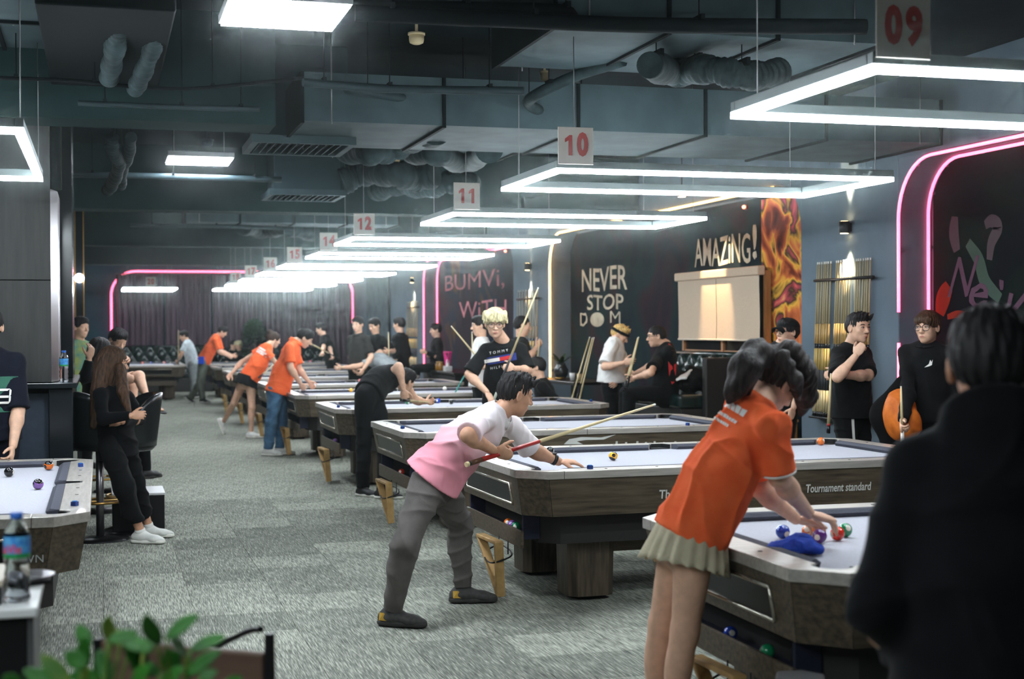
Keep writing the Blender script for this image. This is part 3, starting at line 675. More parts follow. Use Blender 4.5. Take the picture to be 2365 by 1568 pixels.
# further curtain at the far right corner of the hall
x0 = X_R-.02; t = thing('curtain', (x0, 34.6, 0), 'grey pleated curtain on the far right wall beyond the last cue rack', 'curtain')
b = MB(); b.grid(lambda u, v: (x0-.05+.03*math.sin(u*75), 33.2+2.7*u, .03+2.85*v), 110, 3); o = b.build('cloth', mat('curtain_grey', (80, 92, 96), rough=.9, rgb2=(56, 68, 74), scale=4), t, t.location); o.modifiers.new('s', 'SOLIDIFY').thickness = .006
b = MB(); b.tube([(x0-.05, 33.15, 2.92), (x0-.05, 35.95, 2.92)], .015, 8); b.build('rail', M_RAILC, t, t.location)

# ------------------------------------------------------------------ murals in the alcoves (flat paint on the alcove backs)
def mural_mat(name, stops, scale, dist, rot=0, rough=.65):
    m = bpy.data.materials.new(name); m.use_nodes = True; nt = m.node_tree; N, Lk = nt.nodes, nt.links; b = N['Principled BSDF']; b.inputs['Roughness'].default_value = .9; b.inputs['Specular IOR Level'].default_value = .1
    g = N.new('ShaderNodeTexCoord'); mp = N.new('ShaderNodeMapping'); Lk.new(g.outputs['Object'], mp.inputs[0]); mp.inputs['Rotation'].default_value = (R(rot), 0, 0)
    n = N.new('ShaderNodeTexNoise'); n.inputs['Scale'].default_value = scale; n.inputs['Detail'].default_value = 3; n.inputs['Distortion'].default_value = dist; n.inputs['Roughness'].default_value = .45
    Lk.new(mp.outputs[0], n.inputs[0]); r = N.new('ShaderNodeValToRGB'); cr = r.color_ramp
    cr.elements[0].position, cr.elements[0].color = stops[0][0], srgb(*stops[0][1]); cr.elements[1].position, cr.elements[1].color = stops[-1][0], srgb(*stops[-1][1])
    for p_, c_ in stops[1:-1]: cr.elements.new(p_).color = srgb(*c_)
    Lk.new(n.outputs[0], r.inputs[0]); Lk.new(r.outputs[0], b.inputs['Base Color']); return m
def mural(y0, y1, z0, z1, m, label, xoff=.008):
    b = MB(); b.box(X_A-xoff, X_A-.001, y0, y1, z0, z1); o = b.build('mural', m, None); return tag(o, label, 'mural')
M_NAVY = mural_mat('mural_navy', [(.30, (8, 14, 22)), (.45, (14, 28, 38)), (.55, (18, 40, 42)), (.64, (46, 28, 36)), (.74, (16, 24, 36))], 1.1, .6)
M_FIRE = mural_mat('mural_fire', [(.28, (30, 26, 30)), (.40, (120, 52, 34)), (.46, (206, 112, 62)), (.50, (232, 178, 70)), (.545, (52, 44, 36)), (.60, (206, 84, 92)), (.66, (236, 196, 120)), (.74, (60, 70, 48))], 1.5, 1.3, 20)
M_NIGHT = mural_mat('mural_night', [(.30, (5, 7, 11)), (.5, (10, 15, 20)), (.62, (12, 26, 22)), (.72, (34, 16, 20))], 1.0, .8)
M_DUSK = mural_mat('mural_dusk', [(.30, (30, 26, 36)), (.45, (52, 42, 48)), (.58, (30, 42, 58)), (.68, (96, 70, 34)), (.76, (46, 34, 40))], .9, .9)
mu2 = mural(12.66, 20.72, .10, Z_T-.03, M_NAVY, 'dark blue graffiti mural reading AMAZING and NEVER STOP inside the yellow-lit alcove')
b = MB(); b.box(X_A-.011, X_A-.0081, 12.66, 14.15, .9, Z_T-.06); b.build('flame_painting', M_FIRE, mu2)
mu1 = mural(4.33, 10.82, .10, Z_T-.03, M_NIGHT, 'near-black graffiti mural with pink script in the nearest alcove')
mu3 = mural(22.81, 29.57, .10, Z_T-.03, M_DUSK, 'dusky graffiti mural with rough pink capitals in the farthest alcove')
def letter(name, body, px0, px1, py0, py1, m, parent, bold=.012, shear=0., X=X_A-.0135, space=1.0):
    """painted words on the alcove back, filling the photo box px0..px1 / py0..py1 there"""
    me = text_mesh(body, 1.0, bold=bold, shear=shear, space=space, align='LEFT'); n = len(me.vertices); co = np.empty(n*3); me.vertices.foreach_get('co', co); co = co.reshape(-1, 3)
    mn, mx = co.min(0), co.max(0); a = at_x(px0, (py0+py1)/2, X); c = at_x(px1, (py0+py1)/2, X); mid = (px0+px1)/2
    zt, zb_ = at_x(mid, py0, X)[2], at_x(mid, py1, X)[2]
    u = (co[:, 0]-mn[0])/(mx[0]-mn[0]); v = (co[:, 1]-mn[1])/(mx[1]-mn[1])
    out = np.stack([np.full(n, X)-.001*np.sin(u*40), a[1]+(c[1]-a[1])*u, zb_+(zt-zb_)*v+.012*np.sin(u*11)], 1)
    me.vertices.foreach_set('co', out.ravel()); me.update(); me.name = name; me.materials.clear(); return link(name, me, m, parent)
M_CREAM = mat('paint_cream', (206, 196, 170), rough=.7, rgb2=(170, 156, 134), scale=5); M_ROSE = mat('paint_rose', (206, 116, 128), rough=.7, rgb2=(150, 84, 92), scale=4)
M_MAUVE = mat('paint_mauve', (92, 66, 82), rough=.8, spec=.1); M_RUST = mat('paint_rust', (138, 42, 28), rough=.8, spec=.1)
letter('lettering', 'NEVER', 1344, 1449, 617, 671, M_CREAM, mu2, .012)
letter('lettering', 'STOP', 1356, 1440, 680, 716, M_CREAM, mu2, .012); letter('lettering', 'D', 1340, 1357, 722, 752, M_CREAM, mu2, .01)
letter('lettering', 'M', 1409, 1433, 719, 746, M_CREAM, mu2, .0)
letter('lettering', 'AMAZiNG', 1604, 1733, 545, 612, M_CREAM, mu2, .01); letter('lettering', '!', 1738, 1748, 518, 598, M_CREAM, mu2, .02)
letter('lettering', 'BUMVi,', 1028, 1165, 628, 672, M_ROSE, mu3, .0); letter('lettering', 'WiTH', 1060, 1170, 694, 734, M_ROSE, mu3, .0)
letter('lettering', 'N', 2188, 2262, 590, 686, M_MAUVE, mu1, .0, .5); letter('lettering', 'e', 2238, 2282, 655, 712, M_MAUVE, mu1, .01, .2)
letter('lettering', "'", 2308, 2318, 645, 672, M_MAUVE, mu1, .02); letter('lettering', 'K', 2312, 2380, 675, 770, M_MAUVE, mu1, .0, .3)
letter('lettering', 'e', 2190, 2245, 750, 820, M_RUST, mu1, .03, .3)
def stroke(pts, r, m, parent, name='brush_stroke'):
    q = [at_x(x, y, X_A-.012) for x, y in pts]; b = MB(); c = curve_pts(q, 6); zz = [np.array([0, 0, 1.])]; vs, fs = [], []
    for i, p in enumerate(c):
        t = nrm(c[min(i+1, len(c)-1)]-c[max(i-1, 0)]); nn = nrm(np.cross(t, [1., 0, 0])); ww = r*(.6+.4*math.sin(math.pi*(i+.5)/len(c))); vs += [p+nn*ww, p-nn*ww]
    for i in range(len(c)-1): fs.append((2*i, 2*i+1, 2*i+3, 2*i+2))
    b.add(vs, fs); return b.build(name, m, parent)
stroke([(2188, 732), (2215, 726), (2245, 742), (2258, 775)], .035, M_RUST, mu1); stroke([(2192, 660), (2178, 690), (2170, 725)], .10, M_RUST, mu1)
stroke([(2205, 500), (2203, 540), (2210, 580)], .07, mat('paint_plum', (56, 40, 48), rough=.7), mu1); stroke([(2275, 520), (2290, 510), (2305, 525), (2290, 560), (2285, 600)], .06, MATS['paint_plum'], mu1)
stroke([(2235, 560), (2260, 600), (2275, 650), (2310, 690)], .07, mat('paint_green', (30, 64, 48), rough=.7), mu1)
# big pale paint ball of the DREAM line
t_ = at_x(1379, 738, X_A-.016); b = MB(); b.add([(X_A-.0165, t_[1]+.30*math.cos(a), t_[2]+.105*math.sin(a)) for a in np.linspace(0, 2*math.pi, 24, endpoint=False)], [tuple(range(24))]); b.build('pale_disc', M_CREAM, mu2)
# ------------------------------------------------------------------ lamps over the tables
M_LED = emit('led_diffuser', (232, 244, 250), LAMP_E); M_HOUS = mat('lamp_housing', (92, 102, 102), rough=.5, metal=.2)
M_WIRE = mat('steel_wire', (120, 122, 124), rough=.4, metal=.9); M_BOARD = mat('number_board', (176, 168, 158), rough=.5); M_RED = mat('number_red', (158, 52, 46), rough=.5)
ZL = 2.53
def make_lamp(label, c, num=None, L=2.25, W=1.2, rotz=0., board=None):
    t = thing('pool_table_lamp', (c[0], c[1], ZL), label, 'lamp', 'lit frame lamps over the pool tables', rotz)
    bw = .040
    for x0, x1, y0, y1 in ((-L/2, L/2, -W/2, -W/2+bw), (-L/2, L/2, W/2-bw, W/2), (-L/2, -L/2+bw, -W/2+bw, W/2-bw), (L/2-bw, L/2, -W/2+bw, W/2-bw)):
        b = MB(); b.box(x0, x1, y0, y1, 0, .027); b.build('light_bar', M_LED, t)
        b = MB(); b.box(x0, x1, y0, y1, .0275, .072); bevel(b.build('housing', M_HOUS, t), .004)
    for sx in (-1, 1):
        for sy in (-1, 1):
            b = MB(); b.tube([(sx*(L/2-.12), sy*(W/2-bw/2), .072), (sx*(L/2-.12), sy*(W/2-bw/2), Z_C-ZL-.004)], .003, 5); b.build('wire', M_WIRE, t)
    if num:
        bx = -L/2+.01 if board is None else board; y = -W/2-.006
        b = MB(); b.box(bx, bx+.22, y-.004, y+.004, .05, .27); nb = bevel(b.build('number_board', M_BOARD, t), .002, 1)
        for k, dg in enumerate(num):
            cx_ = bx+.11+(-.042 if k == 0 else .042)
            if dg == '1':
                b = MB(); f_ = [(-.004, -.058), (.020, -.058), (.020, .062), (.002, .062), (-.026, .040), (-.026, .018), (-.004, .030)]
                b.add([(cx_+x_, y-.006, .16+z_) for x_, z_ in f_], [(0, 1, 2, 6), (2, 3, 4, 5, 6)]); b.build('number', M_RED, nb)
            else: place_text('number', dg, .165, M_RED, nb, (0, 0, 0), (cx_, y-.006, .162), (1, 0, 0), (0, 0, 1), sx=.80, sy=1.08, bold=.009)
    return t
TAB = [('09', 4.21), ('10', 7.69), ('11', 10.79), ('12', 14.17), ('14', 17.26), ('15', 20.5), ('16', 23.6), ('17', 26.8), ('18', 30.1), ('19', 33.6)]
LX = {'09': 3.79, '10': 3.71, '11': 3.88, '12': 3.62}
LY = {'09': 5.15, '10': 8.60, '11': 11.88, '12': 15.15}
LL = {'09': 'big white frame lamp at the upper right, cut by the edge, board 09', '10': 'white frame lamp above the table the pink man shoots on, board 10', '11': 'third white frame lamp from the front, with a board showing two ones', '12': 'white frame lamp whose board reads twelve, above the black-clad aiming man', '14': 'white frame lamp whose board reads fourteen, just beyond the twelve',
      '15': 'white frame lamp whose board reads fifteen', '16': 'white frame lamp whose board reads sixteen', '17': 'white frame lamp whose board reads seventeen, in front of the curtains', '18': 'second rearmost frame lamp of the long row', '19': 'rearmost frame lamp of the long row, without a board'}
for n, y in TAB: make_lamp(LL[n], (LX.get(n, 3.72), LY.get(n, y+(.93 if n != '18' else .80))), n if n != '19' else None)
make_lamp('white rectangular frame lamp cut off by the left edge, above the left table', (-.94, 8.11), None, rotz=R(90))
make_lamp('unseen frame lamp added at the left to light the foreground', (-.94, 2.2), None, rotz=R(90))  # added out of view, brightens the plant and chair in front
make_lamp('white frame lamp with a number 20 board in front of the curtains', (1.08, 34.6), '20', L=1.2, W=2.25, board=-.10)

# ------------------------------------------------------------------ square ceiling panels
M_PANEL = emit('panel_white', (236, 244, 255), PANEL_E); M_PANELW = emit('panel_warm', (255, 196, 96), 1.2); M_TRIM = mat('panel_trim', (170, 174, 172), rough=.4, metal=.2)
nm = ['nearest', 'second nearest', 'third nearest', 'farthest']
for i, (x, y) in enumerate(((.93, 7.5), (.93, 14.22), (.93, 20.0), (1.02, 26.3))):
    t = thing('ceiling_panel_light', (x, y, 3.25), 'square white ceiling panel light over the aisle, %s of the four' % nm[i], 'ceiling light', 'white panel lights over the aisle')
    hw = .3 if i != 3 else .16
    b = MB(); b.box(-hw, hw, -.31, .31, 0, .012); b.build('diffuser', M_PANEL, t)
    b = MB(); b.box(-hw-.012, hw+.012, -.322, .322, .0125, .06); bevel(b.build('frame', M_TRIM, t), .004)
    for sx in (-1, 1):
        b = MB(); b.tube([(sx*hw*.8, 0, .06), (sx*hw*.8, 0, Z_C-3.254)], .004, 5); b.build('hanger', M_WIRE, t)
for x, y, l in ((-.14, 20.0, 'dim yellowish square ceiling panel light left of the white ones'), (-.07, 26.5, 'small dim yellowish ceiling panel light farther back at left')):
    t = thing('ceiling_panel_light', (x, y, 3.25), l, 'ceiling light')
    b = MB(); b.box(-.2, .2, -.3, .3, 0, .012); b.build('diffuser', M_PANELW, t)
    b = MB(); b.box(-.212, .212, -.312, .312, .0125, .06); b.build('frame', M_TRIM, t)
    b = MB(); b.tube([(0, 0, .06), (0, 0, Z_C-3.254)], .004, 5); b.build('hanger', M_WIRE, t)

# ------------------------------------------------------------------ wall sconces (up and down light)
M_BLK = mat('black_metal', (22, 22, 24), rough=.35, metal=.4); M_GLOW = emit('sconce_lens', (255, 214, 150), 14)
for i, (px, py, l) in enumerate(((1950, 525, 'black wall sconce on the pier above the right cue rack'), (1218, 616, 'black wall sconce on the pier left of the yellow alcove'), (951, 647, 'black wall sconce on the farthest pier'))):
    p = at_x(px, py, X_R-.06); t = thing('wall_sconce', p, l, 'wall lamp', 'up and down sconces on the piers')
    b = MB(); b.lathe([(.045, -.055), (.05, -.05), (.05, .05), (.045, .055)], seg=20); b.build('body', M_BLK, t)
    b = MB(); b.box(.04, .06, -.03, .03, -.04, .04); b.build('bracket', M_BLK, t)
    for sg, e in ((1, 80), (-1, 170)):
        b = MB(); b.lathe([(.036, sg*.0552), (.036, sg*.0565)], seg=16); b.build('lens', M_GLOW, t)
        l_ = bpy.data.lights.new('sconce_spot', 'SPOT'); l_.energy = e; l_.color = (1, .78, .48); l_.spot_size = R(42); l_.spot_blend = .3; l_.shadow_soft_size = .02
        o = bpy.data.objects.new('sconce_spot', l_); COL.objects.link(o); o.parent = t; o.location = (-.01, 0, sg*.066); o.rotation_euler = (0 if sg < 0 else math.pi, 0, 0)
# ------------------------------------------------------------------ pool tables
def wood(name, c1, c2, st=(1.2, 14, 14), rough=.45, scale=3.5):
    return mat(name, c1, rough=rough, rgb2=c2, scale=scale, stretch=st, detail=8, lo=.3, hi=.7, bump=.12, bscale=18, spec=.35)
M_WOOD = wood('grey_oak', (98, 86, 70), (56, 47, 38)); M_WOODV = wood('grey_oak_upright', (92, 80, 66), (52, 44, 36), st=(14, 14, 1.2))
M_RAIL = mat('rail_silver', (196, 190, 182), rough=.34, rgb2=(172, 166, 158), scale=5, stretch=(1, 10, 10), metal=.35, spec=.5, coat=.15)
M_CLOTH = mat('table_cloth', (176, 176, 184), rough=.92, rgb2=(168, 168, 176), scale=90, bump=.04, spec=.1); M_CUSH = mat('cushion_cloth', (80, 81, 90), rough=.9, rgb2=(74, 75, 84), scale=80, spec=.1)
M_POCK = mat('pocket_rubber', (16, 16, 18), rough=.6); M_CHROME = mat('chrome_frame', (196, 190, 176), rough=.25, metal=.85); M_GLASSD = mat('window_dark', (12, 13, 14), rough=.35, spec=.25)
M_UNDER = mat('table_underside', (30, 27, 26), rough=.7); M_FELT = mat('tray_felt', (18, 22, 44), rough=.8); M_TXT = mat('lettering_silver', (206, 206, 200), rough=.45)
TL, TW, TH = 2.95, 1.65, .80
def octa(hx, hy, c): return [(hx-c, -hy), (hx, -hy+c), (hx, hy-c), (hx-c, hy), (-hx+c, hy), (-hx, hy-c), (-hx, -hy+c), (-hx+c, -hy)]
def make_table(label, c, rotz=0.):
    t = thing('pool_table', (c[0], c[1], 0), label, 'pool table', 'pool tables in the hall', rotz)
    P_ = lambda b, n, m, par=t: b.build(n, m, par)
    b = MB(); b.box(-1.33, 1.33, -.695, .695, .725, .765); P_(b, 'bed', M_CLOTH)
    rt = .046
    for sy in (-1, 1):                                    # long rails, two per side, with the side pocket between
        for sx in (-1, 1):
            pl = [(sx*.078, sy*.69), (sx*.05, sy*.775), (sx*.0015, sy*.775), (sx*.0015, sy*.825), (sx*1.229, sy*.825), (sx*1.229, sy*.69)]
            b = MB(); b.prism(pl, TH-rt, TH); bevel(P_(b, 'rail', M_RAIL), .004)
            b = MB(); b.prism([(sx*.085, sy*.69), (sx*1.215, sy*.69), (sx*1.175, sy*.64), (sx*.105, sy*.64)], .7655, .785, [(sx*.085, sy*.69), (sx*1.215, sy*.69), (sx*1.165, sy*.628), (sx*.112, sy*.628)])
            b.prism([(sx*.085, sy*.69), (sx*1.215, sy*.69), (sx*1.165, sy*.628), (sx*.112, sy*.628)], .785, .7995, [(sx*.085, sy*.69), (sx*1.215, sy*.69), (sx*1.17, sy*.65), (sx*.106, sy*.65)]); P_(b, 'cushion', M_CUSH)
    for sx in (-1, 1):                                    # end rails
        b = MB(); b.prism([(sx*1.337, -.579), (sx*1.475, -.579), (sx*1.475, .579), (sx*1.337, .579)], TH-rt, TH); bevel(P_(b, 'rail', M_RAIL), .004)
        b = MB(); b.prism([(sx*1.335, -.575), (sx*1.335, .575), (sx*1.28, .53), (sx*1.28, -.53)], .7655, .785, [(sx*1.335, -.575), (sx*1.335, .575), (sx*1.268, .52), (sx*1.268, -.52)])
        b.prism([(sx*1.335, -.575), (sx*1.335, .575), (sx*1.268, .52), (sx*1.268, -.52)], .785, .7995, [(sx*1.335, -.575), (sx*1.335, .575), (sx*1.29, .525), (sx*1.29, -.525)]); P_(b, 'cushion', M_CUSH)
    for sx in (-1, 1):
        for sy in (-1, 1):                                # corner pieces and corner pockets
            arc = [(1.305+.07*math.cos(R(a)), .67+.07*math.sin(R(a))) for a in range(-65, 160, 15)]
            pl = [(1.231, .825), (1.475-.15, .825), (1.475, .825-.15), (1.475, .581), (1.335, .581)]+arc+[(1.231, .69)]
            b = MB(); b.prism([(sx*x, sy*y) for x, y in pl], TH-rt, TH); bevel(P_(b, 'corner_rail', M_RAIL), .003)
            b = MB(); ar2 = [(1.305+.0695*math.cos(R(a)), .67+.0695*math.sin(R(a))) for a in range(-68, 165, 12)]; ar3 = [(1.305+.058*math.cos(R(a)), .67+.058*math.sin(R(a))) for a in range(164, -69, -12)]
            b.prism([(sx*x, sy*y) for x, y in ar2+ar3], .735, .797); b.lathe([(.056, 0), (.056, .002)], (sx*1.305, sy*.67, .7655), 18); P_(b, 'pocket', M_POCK)
    for sy in (-1, 1):
        b = MB(); b.prism([(.074, sy*.69), (.048, sy*.773), (-.048, sy*.773), (-.074, sy*.69)], .7655, .772); b.prism([(.0765, sy*.69), (.0495, sy*.774), (-.0495, sy*.774), (-.0765, sy*.69), (-.066, sy*.69), (-.04, sy*.764), (.04, sy*.764), (.066, sy*.69)], .772, .797); P_(b, 'pocket', M_POCK)
    b = MB()                                              # inlaid sights
    for sy in (-1, 1):
        for i in (-3, -2, -1, 1, 2, 3): b.lathe([(.009, 0), (.009, .0012)], (i*.3175, sy*.757, TH), 8)
        for sx in (-1, 1): b.lathe([(.009, 0), (.009, .0012)], (sx*1.405, sy*.3175, TH), 8)
    for sx in (-1, 1): b.lathe([(.009, 0), (.009, .0012)], (sx*1.405, 0, TH), 8)
    P_(b, 'sights', M_POCK)['kind'] = 'stuff'
    top, bot = octa(1.463, .813, .145), octa(1.425, .775, .140); itop, ibot = octa(1.435, .785, .135), octa(1.397, .747, .130)
    for i in range(8):                                    # sloping apron, one board per face
        j = (i+1) % 8; A, B_, A2, B2 = np.array(top[i]), np.array(top[j]), np.array(bot[i]), np.array(bot[j]); e = nrm(B_-A)*.0015
        vs = [(*(A2+e), .535), (*(B2-e), .535), (*ibot[j], .535), (*ibot[i], .535), (*(A+e), TH-rt-.001), (*(B_-e), TH-rt-.001), (*itop[j], TH-rt-.001), (*itop[i], TH-rt-.001)]
        b = MB(); b.add(vs, [(0,3,2,1),(4,5,6,7),(0,1,5,4),(1,2,6,5),(2,3,7,6),(3,0,4,7)]); P_(b, 'apron_board', M_WOOD if i % 4 else M_WOOD)
    b = MB(); b.prism(octa(1.30, .66, .1), .36, .724); P_(b, 'underframe', M_UNDER)
    for sx in (-1, 1):                                    # score window and ball tray at each end
        xw = lambda z: sx*(1.425+(z-.535)/(TH-rt-.536)*.038+.003)
        z0, z1, y0, y1 = .585, .705, -.50, .50
        b = MB(); b.add([(xw(z0), y0, z0), (xw(z0), y1, z0), (xw(z1), y1, z1), (xw(z1), y0, z1)], [(0,1,2,3)]); wn = P_(b, 'score_window', M_GLASSD)
        b = MB(); b.tube([(xw(z0), y0, z0), (xw(z0), y1, z0), (xw(z1), y1, z1), (xw(z1), y0, z1), (xw(z0), y0, z0)], .009, 6); P_(b, 'frame', M_CHROME, wn)
        b = MB(); b.box(min(sx*1.30, sx*1.40), max(sx*1.30, sx*1.40), -.56, .56, .385, .40); b.box(min(sx*1.30, sx*1.40), max(sx*1.30, sx*1.40), -.58, -.56, .385, .534); b.box(min(sx*1.30, sx*1.40), max(sx*1.30, sx*1.40), .56, .58, .385, .534); P_(b, 'ball_tray', M_FELT)
        b = MB(); b.prism([(sx*1.402, -.6), (sx*1.42, -.6), (sx*1.42, .6), (sx*1.402, .6)], .335, .437); bevel(P_(b, 'tray_lip', M_WOOD), .005)
    for sx in (-1, 1):
        for sy in (-1, 1):
            b = MB(); b.prism([(x+sx*.97, y+sy*.44) for x, y in octa(.14, .14, .045)], .03, .50, [(x+sx*.97, y+sy*.44) for x, y in octa(.15, .15, .048)]); lg = P_(b, 'leg', M_WOODV)
            b = MB(); b.lathe([(.09, 0), (.09, .03)], (sx*.97, sy*.44, 0), 16); P_(b, 'foot', M_POCK, lg)
    for sy in (-1, 1):
        b = MB(); b.box(-.84, .84, sy*.44-.03, sy*.44+.03, .27, .40); bevel(P_(b, 'stretcher', M_WOOD), .004)
    return t
rot = {'10': R(1.0), '11': R(.4)}
where = {'09': 'nearest in the row, where the girl in the pleated skirt bends over', '10': 'that the man in the pink polo shoots on', '11': 'right behind the pink polo shooter, with a swoosh mark on its side', '12': 'where the man in black bends down to aim', '14': 'beside the orange-shirted man in blue jeans',
         '15': 'fifth table away from the nearest in the long row', '16': 'beside the far man in orange and grey trousers', '17': 'eighth along the row, seen only as a thin rim', '18': 'second to last at the back of the row', '19': 'last at the back of the row by the curtains'}
TABLES = {}
T0 = make_table('pool table ' + where['09'], (3.70, 5.03)); TABLES['09'] = T0
for n, y in TAB[1:]:
    o = dup_tree(T0); o['label'] = 'pool table ' + where[n]; o.location = (3.735, y+.825, 0); o.rotation_euler.z = rot.get(n, 0); TABLES[n] = o
o = dup_tree(T0); o['label'] = 'pool table at the lower left turned end-on, with dark wood apron'; o.location = (-.88, 8.0, 0); o.rotation_euler.z = R(90); TABLES['left'] = o
o = dup_tree(T0); o['label'] = 'pool table under the number 20 lamp at the far left'; o.location = (1.02, 34.4, 0); o.rotation_euler.z = R(90); TABLES['20'] = o

def side_text(tn, body, px0, px1, py, hgt, bold=.004, sx_=None):
    """lettering on the near long apron board of a table"""
    t = TABLES[tn]; a = at_y(px0, py, t.location.y-.80); c = at_y(px1, py, t.location.y-.80); me = text_mesh(body, 1.0, bold=.02)
    n = len(me.vertices); co = np.empty(n*3); me.vertices.foreach_get('co', co); co = co.reshape(-1, 3); mn, mx = co.min(0), co.max(0)
    u = (co[:, 0]-mn[0])/(mx[0]-mn[0]); v = (co[:, 1]-mn[1])/(mx[1]-mn[1]); zc = (a[2]+c[2])/2
    z = zc+(v-.5)*hgt; yl = -(.775+(z-.535)/.218*.038)-.004; xl = a[0]+(c[0]-a[0])*u-t.location.x
    me.vertices.foreach_set('co', np.stack([xl, yl, z], 1).ravel()); me.update(); me.materials.clear(); me.name = 'lettering'; return link('lettering', me, M_TXT, t)
side_text('10', 'Tournament standard', 1858, 2010, 1126, .052); side_text('10', 'Th', 1516, 1541, 1141, .052)
t = TABLES['11']                                          # swoosh mark on table 11
def ap(px, py):
    p = at_y(px, py, t.location.y-.80); z = p[2]; return (p[0]-t.location.x, -(.775+(z-.535)/.218*.038)-.004, z)
for pts in ([(1300, 1026), (1312, 1014), (1340, 1009), (1385, 1010), (1420, 1003), (1392, 1015), (1350, 1016), (1330, 1019), (1345, 1026)],):
    b = MB(); b.add([ap(*q) for q in pts], [(0, 1, 2, 7, 8), (2, 3, 6, 7), (3, 4, 5, 6)]); b.build('swoosh_mark', M_TXT, t)
b = MB()
for i, px in enumerate((1420, 1442, 1468, 1488, 1508, 1530, 1556, 1580)):
    q0, q1 = ap(px, 1019+(i % 2)*2), ap(px+5, 1030); b.add([q0, (q1[0], q0[1], q0[2]), q1, (q0[0], q1[1], q1[2])], [(0, 3, 2, 1)])
b.build('mark_strokes', M_TXT, t)
t = TABLES['left']
place_text('lettering', 'WN', .052, mat('lettering_dim', (170, 174, 172), rough=.5), t, (0, 0, 0), (-1.4445, -.585, .615), (0, -1, 0), (.17, 0, 1), bold=.0)

# ------------------------------------------------------------------ balls
RB = .0286
def ball_mat(n, c, stripe=False):
    key = 'ball_%s' % n
    if key in MATS: return MATS[key]
    m = bpy.data.materials.new(key); m.use_nodes = True; MATS[key] = m; nt = m.node_tree; N, Lk = nt.nodes, nt.links; b = N['Principled BSDF']; b.inputs['Roughness'].default_value = .08; b.inputs['Coat Weight'].default_value = .5
    tc = N.new('ShaderNodeTexCoord'); sp = N.new('ShaderNodeSeparateXYZ'); Lk.new(tc.outputs['Object'], sp.inputs[0])
    def cmp(out, op, v):
        q = N.new('ShaderNodeMath'); q.operation = op; q.inputs[1].default_value = v; Lk.new(out, q.inputs[0]); return q.outputs[0]
    ab = N.new('ShaderNodeMath'); ab.operation = 'ABSOLUTE'; Lk.new(sp.outputs['Y'], ab.inputs[0]); spot = cmp(ab.outputs[0], 'GREATER_THAN', RB*.90)
    ab2 = N.new('ShaderNodeMath'); ab2.operation = 'ABSOLUTE'; Lk.new(sp.outputs['Z'], ab2.inputs[0]); cap = cmp(ab2.outputs[0], 'GREATER_THAN', RB*(.55 if stripe else 2))
    mx = N.new('ShaderNodeMath'); mx.operation = 'MAXIMUM'; Lk.new(spot, mx.inputs[0]); Lk.new(cap, mx.inputs[1])
    mi = N.new('ShaderNodeMix'); mi.data_type = 'RGBA'; mi.inputs[6].default_value = srgb(*c); mi.inputs[7].default_value = srgb(232, 228, 214) if stripe != 'dark' else srgb(24, 22, 22); Lk.new(mx.outputs[0], mi.inputs[0]); Lk.new(mi.outputs[2], b.inputs['Base Color']); return m
_bm = MB(); _bm.sphere((0, 0, 0), RB, 20, 14)
BC = {'yellow': (240, 176, 30), 'black': (22, 22, 24), 'orange': (224, 110, 36), 'blue': (30, 66, 168), 'red': (222, 50, 34), 'green': (24, 130, 84), 'purple': (92, 44, 120), 'white': (236, 232, 222), 'maroon': (110, 30, 40), 'lilac': (140, 96, 170), 'pink': (226, 130, 130)}
def ball(p, col, label, stripe=False, group=None):
    me = _bm.build('ball', None).data; o = bpy.data.objects[[q.name for q in COL.objects if q.data == me][0]]
    me.materials.append(ball_mat(col+('_s' if stripe else '')+('d' if stripe == 'dark' else ''), BC[col], stripe)); o.location = tuple(map(float, p)); o.rotation_euler = (rnd.uniform(-.5, .5), rnd.uniform(-.5, .5), rnd.uniform(0, 6))
    o.name = 'billiard_ball'; tag(o, label, 'ball', group); return o
def on_bed(p):                                            # keep a ball on the cloth of the table nearest to it
    t = min(TABLES.values(), key=lambda o: (o.location.x-p[0])**2+(o.location.y-p[1])**2*2.2 if abs(o.rotation_euler.z) < 1 else (o.location.x-p[0])**2*2.2+(o.location.y-p[1])**2)
    c, s_ = math.cos(t.rotation_euler.z), math.sin(t.rotation_euler.z); dx, dy = p[0]-t.location.x, p[1]-t.location.y
    x = min(max(dx*c+dy*s_, -1.20), 1.20); y = min(max(-dx*s_+dy*c, -.585), .585); return np.array([t.location.x+x*c-y*s_, t.location.y+x*s_+y*c, p[2]])
def ball_px(px, py, col, label, stripe=False, zb=.766): return ball(on_bed(at_z(px, py, zb+RB)), col, label, stripe)
ball_px(1416, 1053, 'yellow', 'yellow ball with black top near the middle of the pink man\'s table', 'dark')
ball_px(1270, 1041, 'black', 'black ball by the far cushion beyond the pink man\'s arm')
ball_px(1883, 1017, 'orange', 'orange ball near the far cushion right of the girl\'s sleeve')
ball_px(1808, 1228, 'blue', 'blue ball on its own left of the balls the girl gathers')
for px, py, c, l, st in ((1868, 1226, 'orange', 'orange and white striped ball under the girl\'s wrist', True), (1893, 1238, 'purple', 'dark purple ball between the orange one and the red one', False), (1934, 1232, 'red', 'bright red ball under the girl\'s fingers', False), (1952, 1224, 'green', 'green ball half hidden behind the bright red one', False)): ball_px(px, py, c, l, st)
ball_px(21, 1090, 'black', 'black ball on the left table, nearest the left edge'); ball_px(112, 1075, 'orange', 'orange and black ball near the corner pocket of the left table', 'dark'); ball_px(88, 1118, 'lilac', 'purple striped ball in front on the left table', 'dark')
